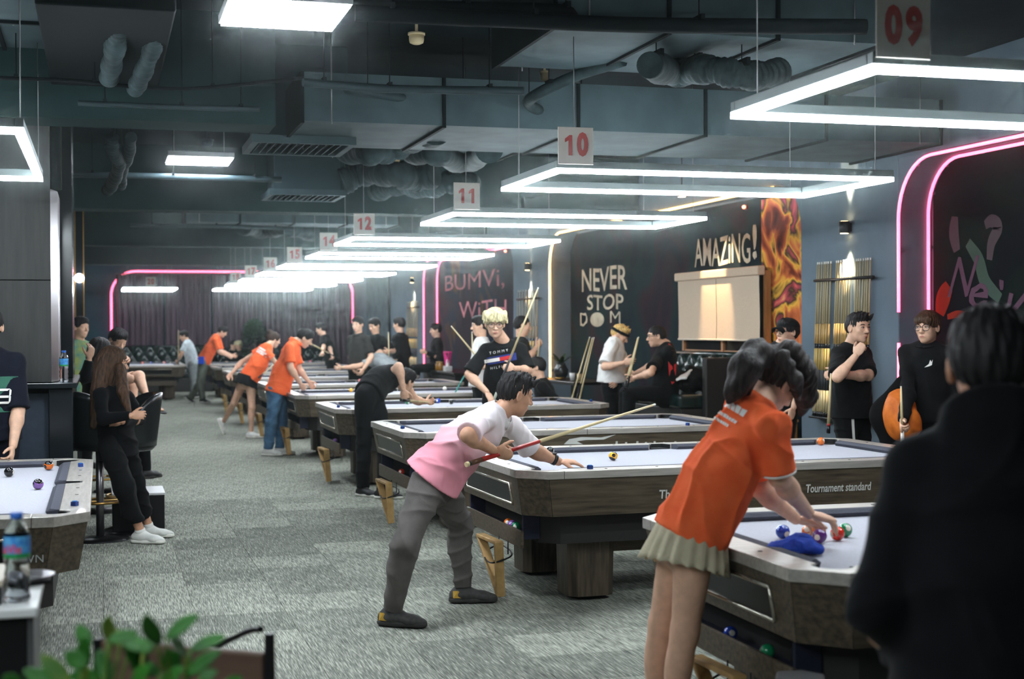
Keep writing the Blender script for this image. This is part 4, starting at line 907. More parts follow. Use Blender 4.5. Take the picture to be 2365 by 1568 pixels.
for px, py, c, l in ((941, 928, 'green', 'green ball beside the hand of the man aiming in black'), (969, 929, 'yellow', 'yellow ball right of the green one on the fourth table'), (1000, 923, 'blue', 'blue ball beside the dark side pocket of the fourth table'), (1042, 928, 'black', 'black ball right of the side pocket on the fourth table')): ball_px(px, py, c, l)
for px, py, c, l in ((1003, 893, 'white', 'white cue ball by the far rail of the fifth table'), (799, 898, 'yellow', 'yellow ball on the fifth table left of the bending man'), (856, 873, 'yellow', 'yellow ball on the sixth table above the bending man'), (830, 875, 'red', 'red ball left of the yellow one on the sixth table'), (815, 876, 'pink', 'pale pink ball leftmost on the sixth table'), (889, 859, 'yellow', 'small yellow ball on the seventh table behind the bent back'), (715, 840, 'white', 'white ball on the far table near the jeans man\'s face'), (698, 828, 'red', 'red ball far back behind the jeans man'), (716, 833, 'lilac', 'violet ball far back behind the jeans man')): ball_px(px, py, c, l)
for px, py, c, l in ((318, 829, 'red', 'red ball on the table under lamp twenty'), (365, 830, 'pink', 'pink ball on the table under lamp twenty'), (336, 829, 'blue', 'blue ball on the table under lamp twenty')): ball_px(px, py, c, l)
def tray_ball(tn, yl, col, label):
    t = TABLES[tn]; c, s = math.cos(t.rotation_euler.z), math.sin(t.rotation_euler.z); x, y = -1.368, yl; ball((t.location.x+x*c-y*s, t.location.y+x*s+y*c, .40+RB), col, label)
for yl, c, l in ((-.18, 'orange', 'orange ball in the return tray of the pink man\'s table'), (-.26, 'lilac', 'violet ball in the return tray of the pink man\'s table'), (-.34, 'green', 'green ball in the return tray of the pink man\'s table')): tray_ball('10', yl, c, l)
tray_ball('11', -.1, 'red', 'red ball in the return tray of the third table'); tray_ball('12', -.05, 'lilac', 'violet ball in the return tray of the fourth table'); tray_ball('09', -.30, 'green', 'green ball in the shadowy return tray of the nearest table'); tray_ball('09', .02, 'blue', 'blue ball in the shadowy return tray of the nearest table')

# chalk cubes
M_CHALK = mat('chalk_blue', (40, 120, 190), rough=.9); M_CHP = mat('chalk_paper', (30, 60, 130), rough=.6)
def chalk(p, label, rz=.3):
    t = thing('chalk_cube', p, label, 'chalk', None, rz); b = MB(); b.box(-.013, .013, -.013, .013, 0, .02); b.build('wrapper', M_CHP, t); b = MB(); b.lathe([(.0125, .02), (.0125, .023), (.006, .0235)], seg=10); b.build('chalk', M_CHALK, t); return t
def on_rail(tn, xl, yl):
    t = TABLES[tn]; c, s_ = math.cos(t.rotation_euler.z), math.sin(t.rotation_euler.z); return (t.location.x+xl*c-yl*s_, t.location.y+xl*s_+yl*c, .8003)
for tn, xl, yl, l in (('left', .85, -.755, "blue chalk cube far up on the left table's rail"), ('left', -1.10, -.755, 'blue chalk cube near the front corner of the left table'), ('12', -1.40, -.45, 'blue chalk cube on the left rail of the fourth table'), ('11', -1.40, -.30, 'dark chalk cube on the left rail of the third table'), ('10', -1.05, -.755, "small chalk cube beside the pink man's left hand"), ('12', 1.40, -.3, 'pale blue chalk on the right end of the fourth table'), ('11', .9, -.755, 'small dark chalk on the near rail of the third table')): chalk(on_rail(tn, xl, yl), l, rnd.random())

# wooden triangle racks hanging from the table ends
M_PINE = wood('triangle_wood', (190, 156, 104), (158, 124, 76), st=(3, 3, 3), scale=6)
def triangle(tn, label, px, py):
    t = TABLES[tn]; x = t.location.x-1.50; y = min(max(at_x(px, py, x)[1], t.location.y-.42), t.location.y+.42); z = .36; sway = 0.; r = thing('ball_triangle', (x, y, z), label, 'triangle rack', 'wooden triangles hung on the table ends', sway)
    A, B_, C_ = np.array([-.035, .17, 0]), np.array([-.015, -.16, .0]), np.array([.02, -.075, -.325])
    for p, q in ((A, B_), (B_, C_), (C_, A)):
        d = nrm(q-p); ax = np.array([1., 0, 0]); ax = nrm(ax-d*d[0]); nn = np.cross(d, ax); b = MB(); b.obox((p+q)/2, d, ax, nn, np.linalg.norm(q-p)/2+.008, .028, .011); bevel(b.build('side', M_PINE, r), .006)
    b = MB(); b.tube(curve_pts([(-.03, .14, -.10), (-.04, .02, -.13), (-.03, -.13, -.12), (.075, -.13, -.08), (.08, .14, -.06), (-.03, .14, -.10)], 6), .005, 6); b.tube([(.06, .10, .0), (.06, .10, -.08)], .004, 5); b.tube([(.06, -.10, .0), (.06, -.10, -.08)], .004, 5); b.build('strap', M_BLK, r)
for n, l, px, py in (('09', 'wooden ball triangle hanging beside the skirted girl\'s legs', 1672, 1480), ('10', 'wooden ball triangle hanging from the end of the pink man\'s table', 1140, 1215), ('11', 'wooden ball triangle hanging in front of the black sneaker', 893, 1090), ('12', 'wooden ball triangle hanging from the fourth table', 752, 1022), ('14', 'wooden ball triangle hanging behind the jeans man', 662, 975), ('15', 'wooden ball triangle hanging behind the orange girl\'s right leg', 600, 945), ('16', 'wooden ball triangle between the orange girl\'s legs', 556, 905), ('17', 'small wooden ball triangle hanging at a far table end', 520, 890)): triangle(n, l, px, py)
# ------------------------------------------------------------------ services under the ceiling
M_DUCT = mat('duct_metal', (66, 82, 86), rough=.75, spec=.2, rgb2=(52, 66, 70), scale=3, bump=.1, bscale=12); M_DUCTD = mat('duct_dark', (12, 20, 23), rough=.85, spec=.15, rgb2=(8, 14, 16), scale=4)
M_FLEX = mat('flex_duct', (46, 60, 62), rough=.75, spec=.2, rgb2=(30, 42, 45), scale=9, bump=.4, bscale=30); M_PIPE = mat('pipe_grey', (40, 56, 60), rough=.6, spec=.3, rgb2=(30, 44, 48), scale=3); M_BEIGE = mat('detector_beige', (196, 178, 140), rough=.5)
def duct(label, x0, x1, y0, y1, z0, z1, n=4, along='x'):
    t = thing('air_duct', ((x0+x1)/2, (y0+y1)/2, z0), label, 'air duct')
    b = MB(); b.box(x0, x1, y0, y1, z0, z1); b.build('sheet_metal', M_DUCT, t, t.location)
    for i in range(n+1):
        b = MB(); e = .018
        if along == 'x': x = x0+(x1-x0)*i/n; b.box(x-.012, x+.012, y0-e, y1+e, z0-e, z1+.0)
        else: y = y0+(y1-y0)*i/n; b.box(x0-e, x1+e, y-.012, y+.012, z0-e, z1)
        b.build('flange', M_DUCTD, t, t.location)
    for x in (x0+.2, x1-.2):
        for y in (y0-.03, y1+.03):
            b = MB(); b.tube([(x, y, z0-.02), (x, y, Z_C-.004)], .005, 5); b.build('hanger_rod', M_WIRE, t, t.location)
    return t
duct('wide grey air duct crossing the ceiling left of the number 10 board', 1.35, 6.4, 9.9, 11.3, 3.06, 3.40, 5)
duct('grey air duct near the top of the picture, right of centre', 2.5, 4.6, 7.75, 9.05, 3.34, 3.62, 3)
duct('grey air duct over the third and fourth tables', 1.9, 3.7, 12.4, 13.3, 3.24, 3.5, 3); duct('flat grey air duct farther back over the aisle', 1.2, 4.4, 21.5, 22.3, 3.2, 3.45, 4)
duct('long dim air duct high at the upper left', -3.6, .2, 8.3, 9.3, 3.36, 3.62, 5); duct('dim air duct running away at the upper left', -.75, -.25, 5.2, 8.2, 3.30, 3.6, 3, 'y')
def run(label, pts, r, m=M_PIPE, cat='pipe', name='ceiling_pipe', ribs=False, drops=True):
    c = curve_pts(pts, 8); t = thing(name, c[len(c)//2], label, cat); b = MB()
    c = curve_pts(c, 3) if ribs else c; rs = [r*(1+.06*math.sin(i*1.6)+.10*math.sin(i*.37+r*50)) for i in range(len(c))] if ribs else r
    b.tube(c, rs, 20 if ribs else 10); b.build('hose' if ribs else 'tube', m, t, t.location)
    for q in c[(6 if ribs else 2)::max(6, len(c)//3)]:
        b = MB(); b.box(q[0]-.012, q[0]+.012, q[1]-.012-r, q[1]+.012+r, q[2]+r*.6, q[2]+r+.012); b.tube([(q[0], q[1], q[2]+r), (q[0], q[1], Z_C-.004)], .004, 5); b.build('clamp', M_DUCTD, t, t.location)
    return t
Z = lambda px, py, z: at_z(px, py, z)
run('grey pipe crossing under the ceiling, lower one at upper middle', [Z(700, 190, 3.2), Z(900, 205, 3.2), Z(1210, 210, 3.2)], .028); run('slanting grey pipe running down to the wide duct', [Z(800, 205, 3.25), Z(1000, 235, 3.25), Z(1290, 262, 3.25), Z(1480, 256, 3.25)], .034)
run('thick dark pipe across the very top of the picture', [Z(700, 10, 3.4), Z(1000, 22, 3.4), Z(1280, 28, 3.4), Z(1320, 48, 3.4)], .05, M_DUCTD); run('second dark pipe across the top, right of the panel light', [Z(820, 30, 3.3), Z(1150, 45, 3.3), Z(1500, 58, 3.3), Z(2000, 62, 3.3)], .045, M_DUCTD)
run('bent insulated pipe with an elbow above the number 10 board', [Z(1440, 140, 3.35), Z(1330, 175, 3.3), Z(1240, 218, 3.2), Z(1222, 240, 3.2), Z(1262, 263, 3.2)], .04, M_FLEX)
run('thin pipe across the ceiling behind the second panel light', [Z(150, 402, 3.12), Z(400, 408, 3.12), Z(650, 415, 3.12)], .03); run('thin pipe across the ceiling far back', [Z(240, 560, 3.1), Z(420, 562, 3.1), Z(560, 566, 3.1)], .035); run('second thin pipe across the ceiling far back', [Z(300, 520, 3.15), Z(500, 522, 3.15), Z(680, 528, 3.15)], .03)
run('thin conduit high at upper left', [Z(-60, 28, 3.35), Z(150, 40, 3.35), Z(330, 52, 3.35)], .025); run('thin conduit along the beam at left', [Z(180, 238, 3.05), Z(420, 248, 3.05), Z(600, 252, 3.05)], .018); run('sagging dark cable across the upper left', [Z(0, 180, 3.1), Z(160, 186, 3.08), Z(420, 205, 3.1), Z(700, 180, 3.3)], .012, M_DUCTD)
run('left of two corrugated hoses hanging at the upper left', [Z(330, -20, 3.45), Z(296, 20, 3.3), Z(276, 60, 3.25), Z(262, 130, 3.15), Z(252, 180, 3.1)], .055, M_FLEX, 'hose', 'ribbed_hose', True); run('right of two corrugated hoses hanging at the upper left', [Z(372, -20, 3.4), Z(366, 40, 3.3), Z(352, 110, 3.2), Z(325, 180, 3.1), Z(312, 205, 3.08)], .05, M_FLEX, 'hose', 'ribbed_hose', True)
run('corrugated hose dangling under the first beam', [Z(258, 316, 3.1), Z(260, 350, 3.0), Z(275, 378, 2.95), Z(262, 420, 2.85), Z(248, 440, 2.8)], .05, M_FLEX, 'hose', 'ribbed_hose', True); run('second corrugated hose dangling under the first beam', [Z(303, 316, 3.1), Z(298, 360, 3.0), Z(284, 392, 2.95), Z(280, 430, 2.85)], .04, M_FLEX, 'hose', 'ribbed_hose', True)
for l, pts, r in (('bulging silver flexible duct left of the number 11 board', [(790, 420), (850, 398), (915, 402), (960, 412), (1005, 402)], .13), ('sagging silver flexible duct under the wide grey duct', [(800, 345), (860, 348), (905, 340), (950, 318), (1010, 300)], .12), ('drooping silver flexible duct behind the number 11 board', [(870, 440), (920, 425), (985, 432), (1040, 420), (1090, 425)], .12), ('pale flexible duct left of the number 10 board', [(950, 350), (1010, 352), (1070, 372), (1130, 345)], .11),
                  ('lumpy insulated duct beyond the upper grey duct', [(1500, 150), (1560, 168), (1640, 160), (1720, 175), (1800, 168)], .085), ('flexible duct far back over the aisle', [(560, 520), (610, 530), (660, 524), (720, 535)], .14), ('flexible duct far back beside the dim panel', [(590, 556), (650, 554), (700, 559), (745, 555)], .13)):
    run(l, [Z(px, py, 3.2+.05*math.sin(px)) for px, py in pts], r, M_FLEX, 'flexible duct', 'flexible_duct', True)
def diffuser(label, px, py, w, hb):
    p = Z(px, py, 3.0); x, y = p[0], p[1]; t = thing('ceiling_air_diffuser', (x, y, 3.0), label, 'air vent', 'ceiling air diffusers')
    b = MB(); b.box(-w*.43, w*.43, -w*.43, w*.43, .06, Z_C-3.0-.004); b.build('plenum_box', mat('plenum_paint', (44, 60, 64), rough=.8, spec=.2), t)
    f = MB()
    for a in ((-w/2, w/2, -w/2, -w/2+.05), (-w/2, w/2, w/2-.05, w/2), (-w/2, -w/2+.05, -w/2+.05, w/2-.05), (w/2-.05, w/2, -w/2+.05, w/2-.05)): f.box(*a, 0, .06)
    f.build('frame', M_DUCT, t)
    for i in range(12):
        xx = -w/2+.06+(w-.12)*(i+.5)/12; b = MB(); b.obox((xx, 0, .03), (1, 0, 0), (0, 1, 0), (0, 0, 1), .004, w/2-.05, .026); v = np.array(b.v); b.v = [tuple(q+np.array([(q[2]-.03)*.6, 0, 0])) for q in v]; b.build('louvre', M_DUCT, t)
    return t
diffuser('square air diffuser under a dark box, right of the second panel light', 688, 346, .78, .5); diffuser('smaller-looking air diffuser farther back over the aisle', 700, 458, .8, .5)
def det(px, py, l, m=M_BEIGE, r=.05):
    p = Z(px, py, 3.5); t = thing('smoke_detector', p, l, 'detector'); b = MB(); b.lathe([(r*.5, -.03), (r*.9, -.02), (r, 0), (r, .03)], seg=16); b.build('head', m, t); b = MB(); b.lathe([(r*1.15, .03), (r*1.15, .045)], seg=16); b.tube([(0, 0, .045), (0, 0, Z_C-3.504)], .01, 6); b.build('base', m, t)
det(962, 92, 'round beige smoke detector at upper middle'); det(478, 332, 'small dim smoke detector left of the air diffuser', M_DUCT, .06); det(1258, 178, 'beige sprinkler cup above the bent pipe', M_BEIGE, .03); det(912, 378, 'small beige fitting among the flexible ducts', M_BEIGE, .05)
# dark suspended box at the upper left
t = thing('fan_coil_unit', (-.1, 7.2, 3.2), 'big dark fan unit hanging at the upper left', 'air conditioner'); q0 = Z(105, 10, 3.2); q1 = Z(225, 200, 3.2)
b = MB(); b.box(q0[0]-.05, q0[0]+.62, q0[1], q1[1], 3.2, 3.52); bevel(b.build('casing', M_DUCTD, t, t.location), .01)
for xx in (q0[0]+.05, q0[0]+.52):
    for yy in (q0[1]+.1, q1[1]-.1): b = MB(); b.tube([(xx, yy, 3.52), (xx, yy, Z_C-.004)], .006, 5); b.build('hanger_rod', M_WIRE, t, t.location)
b = MB(); b.box(q0[0]+.05, q0[0]+.52, q0[1]-.006, q0[1]-.001, 3.26, 3.46); b.build('grille', mat('grille_black', (18, 24, 26), rough=.7), t, t.location)
# exit sign
p = at_y(337, 601, 33.0); t = thing('exit_sign', p, 'small green exit sign hanging near the back wall', 'sign')
b = MB(); b.box(-.19, .19, -.02, .02, -.09, .09); b.build('case', M_BLK, t); M_GRN = emit('exit_green', (30, 220, 90), 2.2)
b = MB(); b.add([(-.15, -.0215, -.055), (-.10, -.0215, -.055), (-.085, -.0215, 0), (-.06, -.0215, -.055), (-.03, -.0215, -.055), (-.06, -.0215, .055), (-.13, -.0215, .055)], [(0, 1, 2, 6), (2, 3, 4, 5), (2, 5, 6)]); b.build('running_figure', M_GRN, t)
place_text('lettering', 'EXIT', .10, M_GRN, t, (0, 0, 0), (.07, -.0215, 0), (1, 0, 0), (0, 0, 1), bold=.006)
b = MB(); b.tube([(-.12, 0, .09), (-.12, 0, Z_C-p[2]-.004)], .006, 5); b.tube([(.12, 0, .09), (.12, 0, Z_C-p[2]-.004)], .006, 5); b.build('hanger', M_WIRE, t)
M_REDL = emit('red_indicator', (255, 90, 60), 9)
for px, py, l in ((1718, 478, 'tiny red indicator light above the AMAZING mural'), (1167, 580, 'tiny red indicator light above the far alcove')):
    p = at_x(px, py, X_R-.03); t = thing('indicator_lamp', p, l, 'indicator light'); b = MB(); b.sphere((0, 0, 0), .02, 10, 8); b.build('bulb', M_REDL, t); b = MB(); b.box(.018, .03, -.03, .03, -.03, .03); b.build('base', M_BLK, t)
# ------------------------------------------------------------------ cues
M_MAPLE = mat('cue_maple', (222, 204, 160), rough=.4, rgb2=(206, 186, 140), scale=6, stretch=(1, 1, .1)); M_MAPLE2 = mat('cue_pale', (190, 172, 130), rough=.45); M_BUTT = mat('cue_black', (20, 20, 24), rough=.3)
M_REDW = mat('cue_red', (150, 26, 24), rough=.3, rgb2=(186, 44, 30), scale=9); M_BRN = mat('cue_brown', (84, 50, 28), rough=.35); M_TIPW = mat('cue_ferrule', (238, 236, 224), rough=.4); M_TEALC = mat('cue_teal', (40, 140, 130), rough=.35); M_GREYC = mat('cue_grey', (150, 152, 140), rough=.4)
def cue(butt, tip, label, segs=None, group=None):
    """segs: (share of length from the butt, part name, material)"""
    butt, tip = np.asarray(butt, float), np.asarray(tip, float); t = thing('pool_cue', butt, label, 'cue', group)
    segs = segs or [(.02, 'bumper', M_BUTT), (.24, 'butt', M_BUTT), (.50, 'forearm', M_MAPLE2), (.985, 'shaft', M_MAPLE), (1.0, 'ferrule', M_TIPW)]
    f0 = 0; rad = lambda f: .0148-(.0148-.0064)*f
    for f1, n, m in segs:
        b = MB(); b.tube([lerp(butt, tip, f0+.0008), lerp(butt, tip, f1)], [rad(f0), rad(f1)], 10); b.build(n, m, t, butt); f0 = f1
    return t

# ------------------------------------------------------------------ people
def joints(F, s=1.0, **kw):
    J = {'F': nrm(F), 's': s}
    for k, v in kw.items(): J[k] = P(*v) if k not in ('hf', 'hu', 'tl', 'tr') else nrm(v)
    return J
V3 = lambda r, u, a: RH*r + np.array([0, 0, 1.])*u + FH*a          # image right, up, away
M_SW = mat('shoe_white', (216, 216, 208), rough=.6, rgb2=(200, 200, 194), scale=20); M_SOLEW = mat('sole_white', (226, 224, 214), rough=.6); M_SBK = mat('shoe_black', (26, 26, 28), rough=.55); M_SGY = mat('shoe_grey', (66, 64, 62), rough=.75, rgb2=(50, 50, 50), scale=40); M_SOLED = mat('sole_dark', (48, 46, 44), rough=.7); M_MUST = mat('mustard', (178, 140, 48), rough=.6)
C_BLK = cloth('black', (17, 18, 20), (12, 13, 15)); C_BLK2 = cloth('black_tee', (27, 28, 28), (21, 21, 23)); C_NAVYB = cloth('blackblue', (11, 12, 16), (7, 8, 12)); C_ORG = cloth('orange', (255, 116, 66), (250, 104, 56)); C_WHT = cloth('white', (232, 230, 226), (214, 212, 210)); C_GREYP = cloth('grey_slacks', (98, 93, 90), (86, 82, 80)); C_JEAN = cloth('denim', (84, 118, 146), (62, 92, 120)); C_LGREY = cloth('light_grey', (158, 164, 166)); C_PALE = cloth('pale_blue', (206, 216, 222)); C_DGREY = cloth('dark_grey', (48, 47, 45)); C_NAVY = cloth('navy', (20, 23, 36), (15, 17, 28)); C_PANT = cloth('grey_green', (116, 122, 112)); C_CREAM = cloth('cream_skirt', (206, 196, 168), (190, 180, 152)); C_CYAN = cloth('teal_print', (90, 140, 130), (150, 160, 90))
M_PRINT = mat('shirt_print', (240, 236, 230), rough=.8)

# -- the man in the pink polo (in focus)
m = bpy.data.materials.new('pink_polo'); m.use_nodes = True; MATS['pink_polo'] = m; _b = m.node_tree.nodes['Principled BSDF']; _b.inputs['Roughness'].default_value = .85; _b.inputs['Specular IOR Level'].default_value = .2
_a = m.node_tree.nodes.new('ShaderNodeAttribute'); _a.attribute_name = 'tint'; m.node_tree.links.new(_a.outputs['Color'], _b.inputs['Base Color'])
J = joints(face_dir(105), 1.0, head=(1190, 912, 8.05), neck=(1152, 956, 8.02), sl=(1178, 980, 8.20), sr=(1120, 968, 7.84), el=(1226, 1038, 8.36), er=(1080, 1006, 7.62), wl=(1290, 1066, 8.42), wr=(1140, 1040, 7.80),
           waist=(1058, 1040, 7.98), hl=(1012, 1118, 8.02), hr=(985, 1125, 7.82), kr=(938, 1258, 7.60), ar=(906, 1395, 7.70), kl=(1064, 1212, 8.32), al=(1070, 1362, 8.34),
           hf=V3(.86, -.22, .38), hu=V3(.25, .95, .05), tr=V3(.93, 0, -.32), tl=V3(.97, 0, .05))
J['ar'][2] = .085; J['al'][2] = .085
up = V3(.64, .76, .02)
P1 = person('man in a pink and white polo stretching over the table with a red cue', J, h=.008, skin='mid', hair=('under', 'black'), face_detail=True, hf_h=.0042,
       top=dict(m=m, sleeve=.93, loose=1.12, sl_w=1.12, hem_pt=P(997, 1108, 7.92), hem_n=-V3(.62, .78, 0), flare=1.08, collar='polo', collar_m=C_WHT, grad=(P(1150, 965, 8), P(1035, 1090, 7.95), (236, 228, 230), (232, 152, 166)), amp=.011),
       bottom=dict(m=C_GREYP, w=1.05, taper=.92, amp=.010, crop=.01), shoes=dict(m=M_SGY, sole=M_SOLED, laces=M_SBK, accent=M_MUST), curl={'r': 1.25, 'l': .22}, palm={'r': V3(.1, .35, .9), 'l': V3(.1, -1, .2)}, dirs={'r': V3(.85, -.3, .3), 'l': V3(.95, -.06, .3)}, seed=4)
b = MB(); wv = nrm(J['wl']-J['el']); c0 = J['wl']-wv*.03; b.tube([c0-wv*.011, c0+wv*.011], .033, 18); o = b.build('wristwatch', M_BUTT, P1, P1.location); b = MB(); b.lathe([(.017, 0), (.017, .008)], tuple(c0+V3(0, .033, -.01)), 14); b.build('watch_face', M_BUTT, o, P1.location)
cue(P(1076, 1073, 7.66), P(1513, 934, 8.62), 'pool cue with a red butt and pale shaft held by the man in pink', [(.012, 'bumper', M_MAPLE), (.02, 'end_cap', M_BUTT), (.075, 'butt_sleeve', M_BRN), (.36, 'forearm', M_REDW), (.985, 'shaft', M_MAPLE), (1.0, 'ferrule', M_TIPW)])

# -- the girl in the orange polo and pleated skirt
J = joints(face_dir(115), .95, head=(1792, 882, 5.42), neck=(1752, 940, 5.32), sl=(1712, 948, 5.50), sr=(1782, 985, 5.16), el=(1756, 1130, 5.52), er=(1800, 1104, 5.20), wl=(1838, 1198, 5.62), wr=(1868, 1186, 5.40),
           waist=(1668, 1092, 5.27), hl=(1572, 1236, 5.36), hr=(1606, 1252, 5.20), kl=(1530, 1440, 5.38), kr=(1582, 1460, 5.20), al=(1505, 1705, 5.42), ar=(1545, 1735, 5.22), hf=V3(.62, -.58, .45), hu=V3(.55, .8, .1), tr=V3(.7, 0, .5), tl=V3(.7, 0, .6))
J['ar'][2] = J['al'][2] = .08
def pony(c, fr, s):
    r, u, f = fr; q = lambda x, y, z: c+(r*x+u*y+f*z)*s; g_ = lambda px, py, d: P(px, py, d)
    return [cone(q(0, .06, -.085), g_(1748, 815, 5.30), .04, .045, k=.035), cone(g_(1748, 815, 5.30), g_(1722, 850, 5.24), .048, .056, k=.035), cone(g_(1722, 850, 5.24), g_(1700, 895, 5.22), .056, .038, k=.035), cone(g_(1700, 895, 5.22), g_(1682, 930, 5.22), .038, .010, k=.035), cone(g_(1730, 840, 5.3), g_(1722, 905, 5.28), .045, .02, k=.035),
            cone(g_(1825, 815, 5.36), g_(1856, 865, 5.36), .050, .048, k=.035), cone(g_(1856, 865, 5.36), g_(1862, 915, 5.38), .046, .036, k=.035), cone(g_(1862, 915, 5.38), g_(1850, 958, 5.4), .036, .010, k=.035), cone(g_(1850, 850, 5.5), g_(1868, 930, 5.52), .045, .02, k=.035), cone(g_(1808, 825, 5.24), g_(1838, 880, 5.22), .03, .022, k=.035), cone(g_(1838, 880, 5.22), g_(1846, 925, 5.24), .022, .008, k=.035)]
P2 = person('girl in an orange polo and cream pleated skirt gathering balls', J, h=.0075, skin='light', sex='f', g=.95, hair=('cropf', 'soft'), extra_hair=pony, face_detail=True, hf_h=.004,
       top=dict(m=C_ORG, sleeve=.88, loose=1.10, sl_w=1.1, hem_pt=P(1592, 1240, 5.28), hem_n=-V3(.42, .9, 0), flare=1.0, collar='polo', amp=.012), curl={'r': .45, 'l': .6}, palm={'r': V3(.2, -.95, .1), 'l': V3(.1, -.9, -.3)}, dirs={'r': V3(.95, -.28, .15), 'l': V3(.8, -.2, .4)}, seed=9)
sh = [c for c in P2.children if c.name.startswith('shirt')][0]
bk = nrm(np.cross(J['sl']-J['sr'], J['neck']-J['waist'])); bc = lerp(J['neck'], J['waist'], .36)-bk*.02; xd = nrm(J['sr']-J['sl']); yd = nrm(J['neck']-J['waist'])
pl = []; rs = random.Random(3)
for row, (y0, hh, x0, x1) in enumerate(((.035, .030, -.10, .085), (-.002, .014, -.095, .09), (-.028, .012, -.09, .06))):
    x = x0
    while x < x1: wd = rs.uniform(.008, .018)*(1.3 if row == 0 else .8); pl.append([(x, y0), (x+wd, y0), (x+wd, y0+hh*rs.uniform(.75, 1)), (x, y0+hh*rs.uniform(.8, 1))]); x += wd+.0025
decal('back_print', pl, M_PRINT, sh, P2, P2.location, bc, xd, yd, off=.005)
b = MB(); e = lerp(J['sr'], J['er'], .875); ax = nrm(J['er']-J['sr']); b.tube([e-ax*.002, e+ax*.006], .0735*.95*.95, 20, smooth=True); b.build('sleeve_trim', M_PRINT, sh, P2.location)
def skirt(root, top_c, hem_c, r0, r1, w, flat, n, m, name='skirt', amp=.10):
    org = root.location; ax = nrm(hem_c-top_c); w = nrm(w-ax*np.dot(w, ax)); v = np.cross(ax, w)
    def f(u, t):
        a = 2*math.pi*u; tri = 2*abs((u*n) % 1-.5); rr = (r0+(r1-r0)*t)*(1+amp*(tri-.5)*(.35+.65*t)); return lerp(top_c, hem_c, t)+(w*math.cos(a)+v*math.sin(a)*flat)*rr+ax*(.008*tri*t)
    b = MB(); b.grid(f, n*6, 8); o = b.build(name, m, root, org); o.modifiers.new('s', 'SOLIDIFY').thickness = .003; return o
skirt(P2, P(1598, 1222, 5.28), P(1580, 1306, 5.26), .150, .192, xd, .86, 20, C_CREAM)

# -- the dark figure at the right edge, back to the camera
base = P(2300, 1065, 2.95); base[2] = 0
J = stand(base, 1.64, face_dir(165), lean=6, bend=8, head_down=12)
J['el'], J['er'] = P(2030, 1400, 2.98), P(2545, 1400, 2.9); J['wl'], J['wr'] = P(2105, 1545, 3.2), P(2480, 1545, 3.2)
person('black-clad person seen from behind, filling the lower right corner', J, h=.010, skin='tan', g=1.18, hair=('short', 'black'), top=dict(m=C_NAVYB, sleeve=1.2, loose=1.15, hood=True, hem=-.2, amp=.008), bottom=dict(m=C_NAVYB), shoes=dict(m=M_SBK, sole=M_SOLED), seed=2, head_s=1.06)

# -- blond man in the printed black tee
base = P(1160, 900, 13.55); base[2] = 0
J = stand(base, 1.76, face_dir(8), lean=10, bend=6, head_down=8, head_turn=-4)
J['head'] = P(1143, 748, 13.3); arm(J, 'r', P(1124, 905, 13.2), pole=V3(-1, -.2, .1)); arm(J, 'l', P(1190, 851, 13.18), elbow=P(1219, 856, 13.40))
P4 = person('platinum blond man with round glasses in a black printed tee holding a cue', J, h=.010, hair=('mop', 'blond'), face_detail=True, glasses=1.25, hf_h=.005, head_s=1.08, top=dict(m=C_BLK2, sleeve=.92, loose=1.12, sl_w=1.2, collar='crew', amp=.004), bottom=dict(m=C_BLK), shoes=dict(m=M_SBK, sole=M_SOLEW), curl={'l': 1.1, 'r': .3}, palm={'l': V3(-.2, -.2, .95), 'r': V3(0, -1, 0)}, dirs={'l': V3(-.95, .1, -.1), 'r': V3(.4, -.7, -.4)}, seed=11)
sh = [c for c in P4.children if c.name.startswith('shirt')][0]; M_BLU = mat('print_navy', (44, 58, 130), rough=.8); M_RDP = mat('print_red', (206, 48, 52), rough=.8)
ctr = P(1155, 829, 13.3); xd, yd = V3(.98, .17, 0), V3(-.12, .99, 0)
decal('chest_print', strip(-.155, .155, -.036, .032, 12), M_BLU, sh, P4, P4.location, ctr, xd, yd, off=.0025); decal('chest_print', strip(-.15, -.005, -.018, .016, 8), M_PRINT, sh, P4, P4.location, ctr, xd, yd, off=.004); decal('chest_print', strip(-.005, .11, -.018, .016, 8), M_RDP, sh, P4, P4.location, ctr, xd, yd, off=.004)
decal('chest_lettering', text_polys('TOMMY', .036, 1.7), M_PRINT, sh, P4, P4.location, ctr+yd*.068-xd*.005, xd, yd, off=.003); decal('chest_lettering', text_polys('HILFIGER', .034, 1.6), M_PRINT, sh, P4, P4.location, ctr-yd*.075-xd*.0, xd, yd, off=.003)
cue(P(1132, 945, 13.2), P(1243, 664, 13.05), 'pale cue held upright and slanting by the blond man', [(.02, 'bumper', M_BUTT), (.14, 'butt_sleeve', M_GREYC), (.40, 'wrap', M_BUTT), (.985, 'shaft', M_MAPLE), (1.0, 'ferrule', M_TIPW)])

